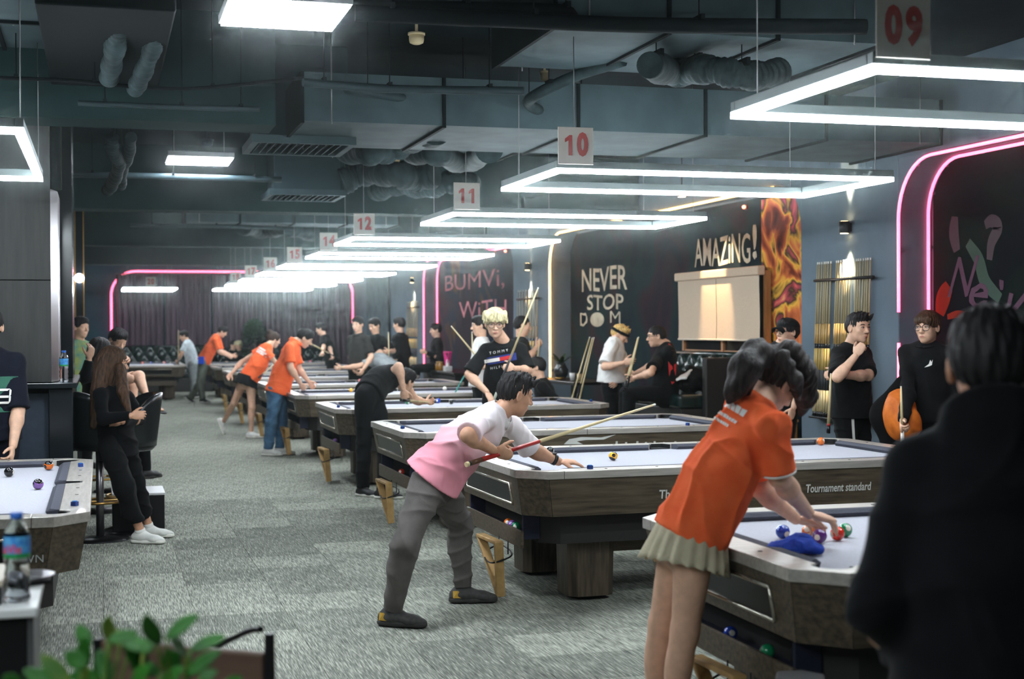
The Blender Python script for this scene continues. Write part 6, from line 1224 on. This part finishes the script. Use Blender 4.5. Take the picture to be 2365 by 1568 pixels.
q0, q1 = P(379, 1212, 12.2), P(340, 1212, 12.2); q = at_z(380, 1137, .32); t = thing('low_box', (q[0]-.2, q[1]+.25, 0), 'low dark box with a white top behind the leaning woman\'s shoes', 'box'); b = MB(); b.box(-.2, .2, -.25, .25, 0, .30); bevel(b.build('body', M_CAB, t), .005); b = MB(); b.box(-.205, .205, -.255, .255, .301, .32); bevel(b.build('top', M_WTOP, t), .004)
bt = at_z(150, 866, 1.2405); bottle((-.262, 10.74, 1.2405), 'clear water bottle with a blue label standing on the bar counter', 1.02, False)

# ------------------------------------------------------------------ bar stools
M_LEA = mat('black_leather', (26, 30, 32), rough=.28, bump=.1, bscale=60, spec=.6)
def stool(p, label, rz, seat=.74, back=True):
    t = thing('bar_stool', (p[0], p[1], 0), label, 'stool', None, rz)
    b = MB(); b.lathe([(.02, seat-.085), (.185, seat-.085), (.21, seat-.06), (.21, seat-.02), (.185, seat), (.02, seat+.004)], seg=28); b.build('seat', M_LEA, t)
    if back:
        b = MB(); b.grid(lambda u, v: ((.22+.05*v)*math.cos(R(200)*(u-.5)), (.22+.05*v)*math.sin(R(200)*(u-.5)), seat-.05+(.40*(1-(2*u-1)**4*.75)+.02)*v), 24, 8); o = b.build('backrest', M_LEA, t); o.modifiers.new('s', 'SOLIDIFY').thickness = .03
    b = MB(); b.tube([(0, 0, .03), (0, 0, seat-.086)], .03, 14); b.build('column', M_STEEL, t); b = MB(); b.lathe([(.22, 0), (.22, .012), (.05, .035)], seg=28); b.build('base', M_BLK, t)
    b = MB(); b.tube([(.17*math.cos(a), .17*math.sin(a), .30) for a in np.linspace(0, 2*math.pi, 25)], .011, 6); b.tube([(-.17, 0, .30), (.17, 0, .30)], .009, 6); b.build('footrest', M_BRASS, t)
    return t
p = P(212, 1000, 11.5); stool((-.02, 11.35), 'black shell bar stool standing between the counter and the leaning woman', R(200), .78)
p = P(296, 1010, 11.3); stool(p, 'black bar stool the long-haired woman leans on', R(10), .74)
p = P28.location; stool((p[0], p[1]), 'bar stool under the black-haired person with the back turned', R(250), .66, False)
p = P29.location; stool((p[0], p[1]), 'bar stool under the person with bare crossed legs', R(180), .66)
for o in list(bpy.data.objects):
    if o.name.startswith('person') and 'track jacket' in o.get('label', ''): stool(o.location, 'bar stool under the man in the track jacket', R(90), .78, False)
    if o.name.startswith('person') and 'seated low under the yellow' in o.get('label', ''): stool(o.location, 'low stool under the man in black below the yellow neon', 0, .40, False)

# ------------------------------------------------------------------ tufted sofas
M_TUFT = mat('green_leather', (20, 40, 38), rough=.25, rgb2=(14, 28, 28), scale=6, spec=.7, coat=.3); M_SOFAB = mat('sofa_base', (36, 33, 32), rough=.5)
def sofa(loc, rz, L, label, seat=.45, back=.9, dep=.75, arms=(1, 1)):
    """long axis local x, back at +y, sitter looks to -y"""
    t = thing('tufted_sofa', (loc[0], loc[1], 0), label, 'sofa', None, rz); bt = .16
    b = MB(); b.box(-L/2, L/2, -dep/2, dep/2, .0, seat-.16); bevel(b.build('base', M_SOFAB, t), .01)
    n = max(1, round(L/.75))
    for i in range(n):
        x0, x1 = -L/2+L*i/n+.008, -L/2+L*(i+1)/n-.008; b = MB(); b.box(x0, x1, -dep/2-.02, dep/2-bt-.01, seat-.157, seat); bevel(b.build('seat_cushion', M_TUFT, t), .04, 4)
    nu = max(4, round(L/.15)); nv = 3
    def bk(u, v):
        a, c = u*nu*math.pi, v*nv*math.pi*.999; bump = (abs(math.sin((a+c)/2+math.pi/4))*abs(math.sin((a-c)/2+math.pi/4)))**.6
        return (-L/2+L*u, dep/2-bt*.62-.075*bump+.03*v, seat-.02+(back-seat+.02)*v)
    b = MB(); b.grid(bk, nu*6, 20); b.build('tufted_back', M_TUFT, t)
    b = MB(); b.box(-L/2, L/2, dep/2-.07, dep/2, seat-.159, back-.005); bevel(b.build('back_board', M_SOFAB, t), .01)
    b = MB(); b.tube([(-L/2, dep/2-.06, back), (L/2, dep/2-.06, back)], .035, 12); b.build('top_roll', M_TUFT, t)
    for sx, on in zip((-1, 1), arms):
        if on: b = MB(); b.box(sx*L/2-(.10 if sx < 0 else 0), sx*L/2+(.10 if sx > 0 else 0), -dep/2+.25, dep/2, 0, back-.02); bevel(b.build('arm', M_SOFAB, t), .02)
    return t
sofa((6.52, 15.55), R(-90), 1.95, 'raised dark green tufted leather sofa in the yellow-lit alcove', .86, 1.29, .75, (0, 1))
sofa((1.65, 37.75), 0, 2.2, 'dark green tufted sofa in front of the curtains at left', .5, 1.16, .75); sofa((4.35, 37.75), 0, 3.0, 'dark green tufted sofa in front of the curtains at right', .5, 1.08, .75)
# things lying on the raised sofa
M_JKT = mat('jacket_black', (16, 16, 17), rough=.9, spec=.15, rgb2=(10, 10, 11), scale=10)
def lump(name, label, cat, prims, m, amp=.02, h=.016, seed=1, freq=18):
    V, Fc = mesh_field(prims, h, .04); V = folds(V, Fc, amp, (0, 0, 1), freq, seed); c = V.mean(0); zb = V[:, 2].min(); t = thing(name, (c[0], c[1], zb), label, cat); mesh_np('cloth', V, Fc, m, t, t.location); return t
pj = P(1622, 896, 15.6)
lump('black_jacket', 'crumpled black jacket lying on the green tufted sofa', 'jacket', [ell((6.40, 14.95, .97), (.20, .26, .11), ((1,0,0),(0,1,0),(0,0,1))), ell((6.42, 15.2, 1.00), (.18, .22, .10), ((1,0,0),(0,1,0),(0,0,1))), ell((6.45, 14.85, 1.05), (.14, .15, .10), ((1,0,0),(0,1,0),(0,0,1)))], M_JKT, .022)
lump('white_towel', 'white cloth draped over the black jacket on the sofa', 'towel', [econe(P(1566, 876, 15.9), P(1596, 855, 16.0), .035, .02, (0, 0, 1), .5), econe(P(1578, 872, 15.9), P(1590, 862, 16.0), .05, .03, (0, 0, 1), .5)], C_WHT, .006, .01)
# small table with oddments in the yellow alcove, cues lean on it
p = at_x(1335, 880, 6.1); t = thing('side_table', (6.15, 18.3, 0), 'small black table under the NEVER STOP mural, cues leaning on it', 'table')
b = MB(); b.box(-.3, .3, -.9, .9, .86, .90); bevel(b.build('tabletop', M_BLK, t), .006)
for sx in (-1, 1):
    for sy in (-1, 1): b = MB(); b.box(sx*.27-.02, sx*.27+.02, sy*.85-.02, sy*.85+.02, 0, .859); b.build('leg', M_BLK, t)
b = MB(); b.box(-.28, .28, -.86, .86, .12, .15); b.build('shelf', M_BLK, t)
p = P(1345, 846, 18.6); t = thing('glass_vase', (6.12, 18.75, .901), 'dark round vase of greenery on the small black table', 'vase'); b = MB(); b.lathe([(.05, 0), (.09, .05), (.10, .12), (.06, .19), (.05, .22), (.045, .21), (.05, .18)], seg=20); b.build('vase', M_GLOSS, t)
M_LEAFD = mat('leaf_dark', (28, 60, 34), rough=.5, rgb2=(20, 44, 26), scale=5)
def leaf_grid(b, p, d, up, L, W, curl=.15, n=6):
    d = nrm(d); s_ = nrm(np.cross(d, up)); u_ = np.cross(s_, d)
    b.grid(lambda u, v: np.asarray(p)+d*L*v+s_*W*(u-.5)*2*(math.sin(math.pi*min(1, v*.92+.06))**.75)+u_*(L*curl*(v-v*v*1.6)-W*.25*(1-abs(2*u-1))*math.sin(math.pi*v)), 4, n); return b
for i in range(7):
    a = i*.9; b = MB(); leaf_grid(b, (.02*math.cos(a), .02*math.sin(a), .21), (math.cos(a), math.sin(a), .9+.3*math.sin(i*2)), (0, 0, 1), .2, .03); b.build('leaf', M_LEAFD, t)
for y, c, l in ((18.05, M_WTOP, 'white cup on the small black table'), (17.75, mat('box_tan', (176, 150, 110), rough=.6), 'tan paper cup on the small black table')):
    t = thing('paper_cup', (6.05, y, .901), l, 'cup'); b = MB(); b.lathe([(.032, 0), (.042, .10), (.040, .10), (.031, .004)], seg=18); b.build('cup', c, t); b = MB(); b.lathe([(.0435, .1005), (.044, .108), (.02, .112)], seg=18); b.build('lid', M_BLK, t)
t = thing('ashtray', (6.0, 18.45, .901), 'shallow brass dish on the small black table', 'dish'); b = MB(); b.lathe([(.05, 0), (.07, .03), (.066, .03), (.048, .006)], seg=18); b.build('dish', M_BRASS, t)
# window behind the roller blind
M_OAKW = mat('window_wood', (168, 112, 62), rough=.5, rgb2=(140, 90, 48), scale=4, stretch=(6, 6, 1))
XB = 6.80; y1, y0 = at_x(1572, 700, XB)[1], at_x(1760, 700, XB)[1]; zt = at_x(1660, 633, XB)[2]; zb = at_x(1660, 787, XB)[2]
wroot = bpy.data.objects.new('window_1', None); COL.objects.link(wroot); wroot.location = (XB+.06, (y0+y1)/2, 0); wroot['kind'] = 'structure'; hw = (y1-y0)/2
for y in (-hw, -.02, hw): b = MB(); b.box(-.03, .03, y-.03, y+.03, .75, zt); b.build('window_post', M_OAKW, wroot)
for a, c in ((-hw, -.02), (-.02, hw)):
    b = MB(); b.box(-.004, .004, a+.031, c-.031, .80, zt-.01); b.build('pane', mat('window_pane', (30, 26, 26), rough=.08, spec=.6), wroot)
    b = MB(); b.box(-.02, .02, a+.031, c-.031, zb-.14, zb-.11); b.build('glazing_bar', M_OAKW, wroot)
b = MB(); b.box(-.035, .035, -hw-.03, hw+.03, .70, .75); b.build('window_sill', M_OAKW, wroot)
t = thing('roller_blind', (XB, (y0+y1)/2, zb), 'beige two-panel roller blind pulled down under the AMAZING lettering', 'blind'); M_BLIND = mat('blind_fabric', (206, 184, 160), rough=.8, rgb2=(192, 170, 146), scale=120)
for a, c in ((-hw, -.006), (.006, hw)):
    b = MB(); b.grid(lambda u, v, a=a, c=c: (-.03+.004*math.sin(v*5), a+(c-a)*u, .02+(zt-zb-.06)*v), 6, 8); b.build('blind_panel', M_BLIND, t)
    b = MB(); b.tube([(-.03, a, .012), (-.03, c, .012)], .012, 8); b.build('bottom_bar', mat('blind_bar', (214, 200, 180), rough=.5), t)
b = MB(); b.box(-.07, .02, -hw-.04, hw+.04, zt-zb-.05, zt-zb+.05); bevel(b.build('cassette', M_BLIND, t), .015)
t = thing('ceiling_downlight', (6.35, (y0+y1)/2, Z_T-.001), 'small warm downlight above the roller blind', 'lamp'); b = MB(); b.lathe([(.05, -.06), (.055, -.05), (.055, .0)], seg=18); b.build('can', M_BLK, t); b = MB(); b.lathe([(.042, -.0615), (.042, -.0605)], seg=16); b.build('lens', M_GLOW, t)
t.location.z = Z_C-.001; b = MB(); b.tube([(0, 0, 0), (0, 0, -.6)], .008, 6); b.build('stem', M_BLK, t)
for c in t.children:
    if not c.name.startswith('stem'): c.location.z = -.6
l_ = bpy.data.lights.new('downlight_spot', 'SPOT'); l_.energy = 190; l_.color = (1, .72, .42); l_.spot_size = R(46); l_.spot_blend = .4; l_.shadow_soft_size = .03; o = bpy.data.objects.new('downlight_spot', l_); COL.objects.link(o); o.parent = t; o.location = (0, 0, -.68); o.rotation_euler = (0, R(-28), 0)
# wooden lattice stand behind the girl
p = at_x(1694, 880, 6.4); t = thing('wooden_shelf', (6.55, 13.35, 0), 'orange-lit wooden shelf stand right of the tufted sofa', 'shelf')
for y in (-.4, .4):
    for x in (-.14, .14): b = MB(); b.box(x-.02, x+.02, y-.02, y+.02, 0, 1.25); b.build('post', M_OAKW, t)
for z in (.3, .65, .98, 1.24): b = MB(); b.box(-.17, .17, -.43, .43, z, z+.025); b.build('shelf_board', M_OAKW, t)
for i in range(3): b = MB(); y = -.2+.2*i; b.tube([(-.15, y-.08, .72), (-.15, y, .92), (-.15, y+.08, .72)], .012, 6); b.build('chevron', M_MAPLE, t)

# ------------------------------------------------------------------ cue racks on the piers, every cue a thing
RSEG = [(.03, 'bumper', M_BUTT), (.17, 'butt', M_MAPLE), (.30, 'wrap', mat('cue_wrap', (48, 52, 56), rough=.7)), (.44, 'butt_sleeve', mat('cue_birch', (196, 166, 96), rough=.45)), (.47, 'ring', M_BUTT), (.60, 'forearm', mat('cue_honey', (188, 152, 92), rough=.45)), (.985, 'shaft', mat('cue_rackshaft', (170, 154, 118), rough=.5)), (1.0, 'ferrule', M_TIPW)]
ORD = ('first', 'second', 'third', 'fourth', 'fifth', 'sixth', 'seventh')
def rack(pxs, py_bar, py_base, label, gname, clusters, n):
    ya, yb_ = at_x(pxs[0], py_bar, X_R-.06)[1], at_x(pxs[1], py_bar, X_R-.06)[1]; mid = (pxs[0]+pxs[1])/2; zb = at_x(mid, py_bar, X_R-.06)[2]; z0 = at_x(mid, py_base, X_R-.06)[2]
    t = thing('cue_rack', (X_R, (ya+yb_)/2, z0), label, 'cue rack'); c = (ya+yb_)/2; hw = abs(ya-yb_)/2
    b = MB(); b.tube([(-.055, -hw, zb-z0), (-.055, hw, zb-z0)], .014, 8); b.tube([(0, -hw*.8, zb-z0), (-.055, -hw*.8, zb-z0)], .01, 6); b.tube([(0, hw*.8, zb-z0), (-.055, hw*.8, zb-z0)], .01, 6); b.build('top_bar', M_BLK, t)
    b = MB(); b.box(-.11, 0, -hw-.03, hw+.03, -.02, .0); bevel(b.build('base_shelf', M_BLK, t), .004)
    first = None; ci = 0; lens = 1.46
    for k in range(clusters):
        y0_ = ya+(yb_-ya)*(k+.08)/clusters; y1_ = ya+(yb_-ya)*(k+.78)/clusters
        for i in range(n):
            y = y0_+(y1_-y0_)*i/(n-1); xo = -.085-.003*math.sin(ci*1.7); z = z0+.002; lbl = ORD[i]+' cue in the '+(('left', 'middle', 'right') if clusters == 3 else ('left', 'right'))[k]+' bundle, '+gname
            if first is None: first = o = cue((X_R+xo, y, z), (X_R-.035, y, z+lens), lbl, RSEG, 'cues in ' + gname)
            else: o = dup_tree(first); o.location = (X_R+xo, y, z); o['label'] = lbl
            ci += 1
rack((1880, 2016), 644, 968, 'wall cue rack on the pier between the yellow alcove and the near pink neon', 'big rack on the near pier', 3, 7)
rack((1192, 1244), 690, 880, 'wall cue rack on the pier left of the yellow neon', 'rack left of the yellow neon', 2, 4); rack((938, 965), 710, 850, 'wall cue rack on the farthest pier', 'rack on the farthest pier', 2, 4)

# ------------------------------------------------------------------ far alcove table, bag, towel, plants
t = thing('black_table', (6.2, 25.2, 0), 'black low table with jars in the far alcove', 'table'); b = MB(); b.box(-.35, .35, -1.3, 1.3, .78, .83); bevel(b.build('tabletop', M_BLK, t), .006); b = MB(); b.box(-.32, .32, -1.26, 1.26, 0, .779); b.build('cabinet', M_CAB, t)
M_AMB = mat('amber_glass', (190, 130, 40), rough=.15, trans=.5)
for i, y in enumerate((25.9, 25.65, 25.4)):
    t = thing('amber_jar', (5.98, y, .8305), 'amber glass jar on the black table, ' + ('left', 'middle', 'right')[i] + ' of three', 'jar', 'amber jars on the black table'); b = MB(); b.lathe([(.05, 0), (.055, .02), (.055, .11), (.035, .13), (.035, .14)], seg=16); b.build('jar', M_AMB, t); b = MB(); b.lathe([(.038, .1402), (.038, .16)], seg=16); b.build('lid', M_BRASS, t)
t = thing('tissue_box', (5.98, 24.9, .8305), 'white tissue pack beside the amber jars', 'box'); b = MB(); b.box(-.06, .06, -.11, .11, 0, .09); bevel(b.build('box', M_WTOP, t), .01); b = MB(); b.grid(lambda u, v: (.03*math.sin(u*6)*(1-v*.4), -.04+.08*u, .09+.12*v), 8, 3); b.build('tissue', C_WHT, t)
p = P(1032, 800, 26.5); t = thing('pink_triangle', (p[0], p[1], p[2]), 'glossy pink ball triangle propped on the black table', 'triangle rack'); M_PK = mat('pink_plastic', (226, 60, 140), rough=.3); tri = [np.array([0, .2, .12]), np.array([0, -.2, .12]), np.array([0, 0, -.2])]
t.location = (6.0, 25.0, 1.05+.0)
for i in range(3):
    a, c = tri[i], tri[(i+1) % 3]; d = nrm(c-a); b = MB(); b.obox((a+c)/2, d, np.array([1., 0, 0]), np.cross(d, [1., 0, 0]), np.linalg.norm(c-a)/2+.01, .028, .012); b.build('side', M_PK, t)
lump('orange_backpack', 'orange and black backpack hanging beside the man in the sweater', 'bag', [ell(P(2078, 958, 10.75), (.13, .12, .20), ((1,0,0),(0,1,0),(0,0,1))), ell(P(2098, 978, 10.65), (.10, .10, .13), ((1,0,0),(0,1,0),(0,0,1)))], mat('bag_orange', (226, 122, 36), rough=.6, rgb2=(196, 96, 26), scale=12), .018)
bg = [o for o in bpy.data.objects if o.name.startswith('orange_backpack')][0]
V, Fc = mesh_field([econe(P(2092, 895, 10.82), P(2058, 960, 10.84), .10, .16, FH, .5), econe(P(2058, 960, 10.84), P(2066, 1010, 10.84), .16, .12, FH, .5)], .016, .03); mesh_np('black_back', V, Fc, M_JKT, bg, bg.location)
V_, F_ = mesh_field([econe(at_z(1785, 1266, .79), at_z(1850, 1262, .80), .032, .045, (0, 0, 1), .62), econe(at_z(1840, 1255, .80), at_z(1880, 1266, .79), .050, .032, (0, 0, 1), .6), econe(at_z(1820, 1272, .785), at_z(1890, 1272, .785), .03, .026, (0, 0, 1), .6), ell(at_z(1852, 1252, .80), (.05, .04, .035), ((1,0,0),(0,1,0),(0,0,1)))], .006, .02)
V_ = folds(V_, F_, .009, (.3, 1, .2), 60, 5); V_[:, 2] += .768-V_[:, 2].min()+.0; t = thing('blue_towel', (*V_.mean(0)[:2], .768), 'crumpled blue towel on the nearest table in front of the balls', 'towel'); mesh_np('cloth', V_, F_, mat('towel_blue', (28, 68, 176), rough=.9, rgb2=(20, 52, 148), scale=30, bump=.4, bscale=300), t, t.location)
# small round black stool top in the lower right
q = P(1848, 1560, 4.6); t = thing('grey_footstool', (q[0], q[1], 0), 'grey top of a low stool in the shadow at the lower right', 'stool'); zt_ = max(.3, q[2]); b = MB(); b.prism([(.09*math.cos(a)+.0, .09*math.sin(a)) for a in np.linspace(0, 2*math.pi, 7)[:-1]], zt_-.05, zt_); bevel(b.build('seat', M_CABG, t), .008)
for a in (.5, 2.6, 4.7): b = MB(); b.tube([(.06*math.cos(a), .06*math.sin(a), zt_-.051), (.09*math.cos(a), .09*math.sin(a), 0)], .012, 8); b.build('leg', M_BLK, t)
# potted bush by the curtains
p = P(588, 800, 36.0); t = thing('potted_bush', (p[0], p[1], 0), 'dense dark green potted bush in front of the curtains', 'plant'); b = MB(); b.lathe([(.18, 0), (.24, .5), (.22, .5), (.2, .44)], seg=20); b.build('pot', M_CAB, t); b = MB(); b.tube([(0, 0, .4), (.02, 0, 1.1), (0, 0, 1.7)], .03, 8); b.build('stem', M_BRN, t)
b = MB(); rs = random.Random(9)
for i in range(3000):
    while True:
        v = np.array([rs.uniform(-1, 1), rs.uniform(-1, 1), rs.uniform(-1, 1)])
        if .25 < v@v < 1: break
    c = np.array([0, 0, 1.28])+v*np.array([.30, .28, .50]); d = nrm(v+np.array([rs.uniform(-.6, .6), rs.uniform(-.6, .6), .3])); s_ = nrm(np.cross(d, (0, 0, 1.)))*.022; e = c+d*.13; b.add([c, c+d*.06+s_, e, c+d*.06-s_], [(0, 1, 2, 3)])
b.build('foliage', M_LEAFD, t)['kind'] = 'stuff'

# ------------------------------------------------------------------ foreground: bar chair and planter
M_BRNL = mat('brown_board', (92, 70, 56), rough=.5, rgb2=(78, 58, 46), scale=6, stretch=(1, 8, 8))
A_, B_ = P(238, 1508, 3.45), P(612, 1474, 3.30); u_ = nrm((B_-A_)*np.array([1, 1, 0])); W_ = np.linalg.norm((B_-A_)[:2]); nv_ = np.array([-u_[1], u_[0], 0]); zt_ = (A_[2]+B_[2])/2
t = thing('armchair', ((A_+B_)/2)*np.array([1, 1, 0]), 'brown-backed bar chair with a black metal frame in the foreground', 'chair', None, math.atan2(u_[1], u_[0]))
b = MB(); b.box(-W_/2, W_/2, -.012, .012, zt_-.36, zt_); bevel(b.build('backrest', M_BRNL, t), .006); b = MB(); b.box(-W_/2+.01, W_/2-.01, .02, .40, .44, .49); bevel(b.build('seat', M_BRNL, t), .015, 3)
for sx in (-1, 1):
    b = MB(); b.box(sx*(W_/2+.012)-.008, sx*(W_/2+.012)+.008, -.010, .010, 0, zt_+(.045 if sx > 0 else .0)); b.build('back_post', M_BLK, t); b = MB(); b.tube([(sx*W_/2*.95, .38, 0), (sx*W_/2*.95, .38, .44)], .011, 8); b.build('front_leg', M_BLK, t)
RZ = np.array(Matrix.Rotation(-math.atan2(u_[1], u_[0]), 3, 'Z'))
b = MB(); b.tube([RZ@(q-np.array(t.location)) for q in curve_pts([P(603, 1453, 3.31), P(576, 1457, 3.36), P(530, 1478, 3.44), P(480, 1500, 3.52), P(380, 1506, 3.56), P(250, 1512, 3.60)], 6)], .0075, 8); b.build('rail', M_BLK, t)
c = P(330, 1700, 2.45); c[2] = 0; t = thing('planter', c, 'tall dark planter with broad-leaved plant in the bottom left foreground', 'plant', None, -YAW)
b = MB(); b.prism([(-.32, -.13), (.32, -.13), (.32, .13), (-.32, .13)], 0, .70); bevel(b.build('planter_box', M_CAB, t), .01); b = MB(); b.box(-.30, .30, -.11, .11, .701, .712); b.build('soil', mat('soil', (44, 34, 28), rough=.95), t)
M_LEAF = mat('leaf_green', (40, 98, 24), rough=.5, rgb2=(26, 74, 20), scale=14, spec=.25); M_LEAF2 = mat('leaf_olive', (96, 112, 30), rough=.5, spec=.25, rgb2=(50, 90, 24), scale=14)
Lf = lambda o, tip, d, wpx, m=M_LEAF, up=(0, 0, 1.): (P(*o, d), P(*tip, d-.03+.06*rnd.random()), wpx*d/FPX/2, m)
LEAVES = [((384, 1472), (454, 1418), 42), ((365, 1490), (335, 1424), 46), ((300, 1490), (240, 1452), 40), ((255, 1490), (248, 1426), 44), ((250, 1480), (318, 1458), 32), ((280, 1475), (350, 1500), 40), ((440, 1500), (518, 1466), 36), ((430, 1510), (400, 1476), 44), ((340, 1545), (290, 1480), 44), ((370, 1555), (300, 1530), 40), ((410, 1555), (385, 1500), 42), ((430, 1560), (505, 1500), 40), ((460, 1570), (500, 1545), 36), ((200, 1540), (150, 1505), 44), ((190, 1550), (195, 1470), 42), ((230, 1560), (160, 1560), 42), ((120, 1580), (55, 1545), 40), ((160, 1585), (95, 1510), 42), ((250, 1575), (225, 1500), 44), ((300, 1585), (345, 1535), 40), ((360, 1590), (420, 1540), 42), ((50, 1590), (10, 1560), 36), ((205, 1495), (182, 1440), 36), ((330, 1510), (365, 1455), 34), ((520, 1590), (560, 1560), 34)]
rs = random.Random(4); roots = [np.array([x, rs.uniform(-.07, .07), .71]) for x in np.linspace(-.27, .27, 9)]; Mi = np.array(Matrix.Rotation(YAW, 3, 'Z')); stems = {}
for i, (o, tip, wd) in enumerate(LEAVES):
    d = 2.32+.28*rs.random(); p0 = P(*o, d); p1 = P(*tip, d+rs.uniform(-.05, .03)); lc = lambda p: Mi@(np.asarray(p)-c)
    a, e = lc(p0), lc(p1); b = MB(); leaf_grid(b, a, e-a, (rs.uniform(-.4, .4), -1.0, .9), np.linalg.norm(e-a), wd*d/FPX/2, .12, 10); o_ = b.build('leaf', M_LEAF2 if i in (3, 2, 17) else M_LEAF, t); o_.modifiers.new('s', 'SOLIDIFY').thickness = .0012
    r0 = min(roots, key=lambda q: abs(q[0]-a[0])); b = MB(); b.tube(curve_pts([r0, lerp(r0, a, .55)+np.array([0, 0, .05]), a], 6), [.006]*6+[.003]*7, 6); b.build('stem', M_LEAF2, t)
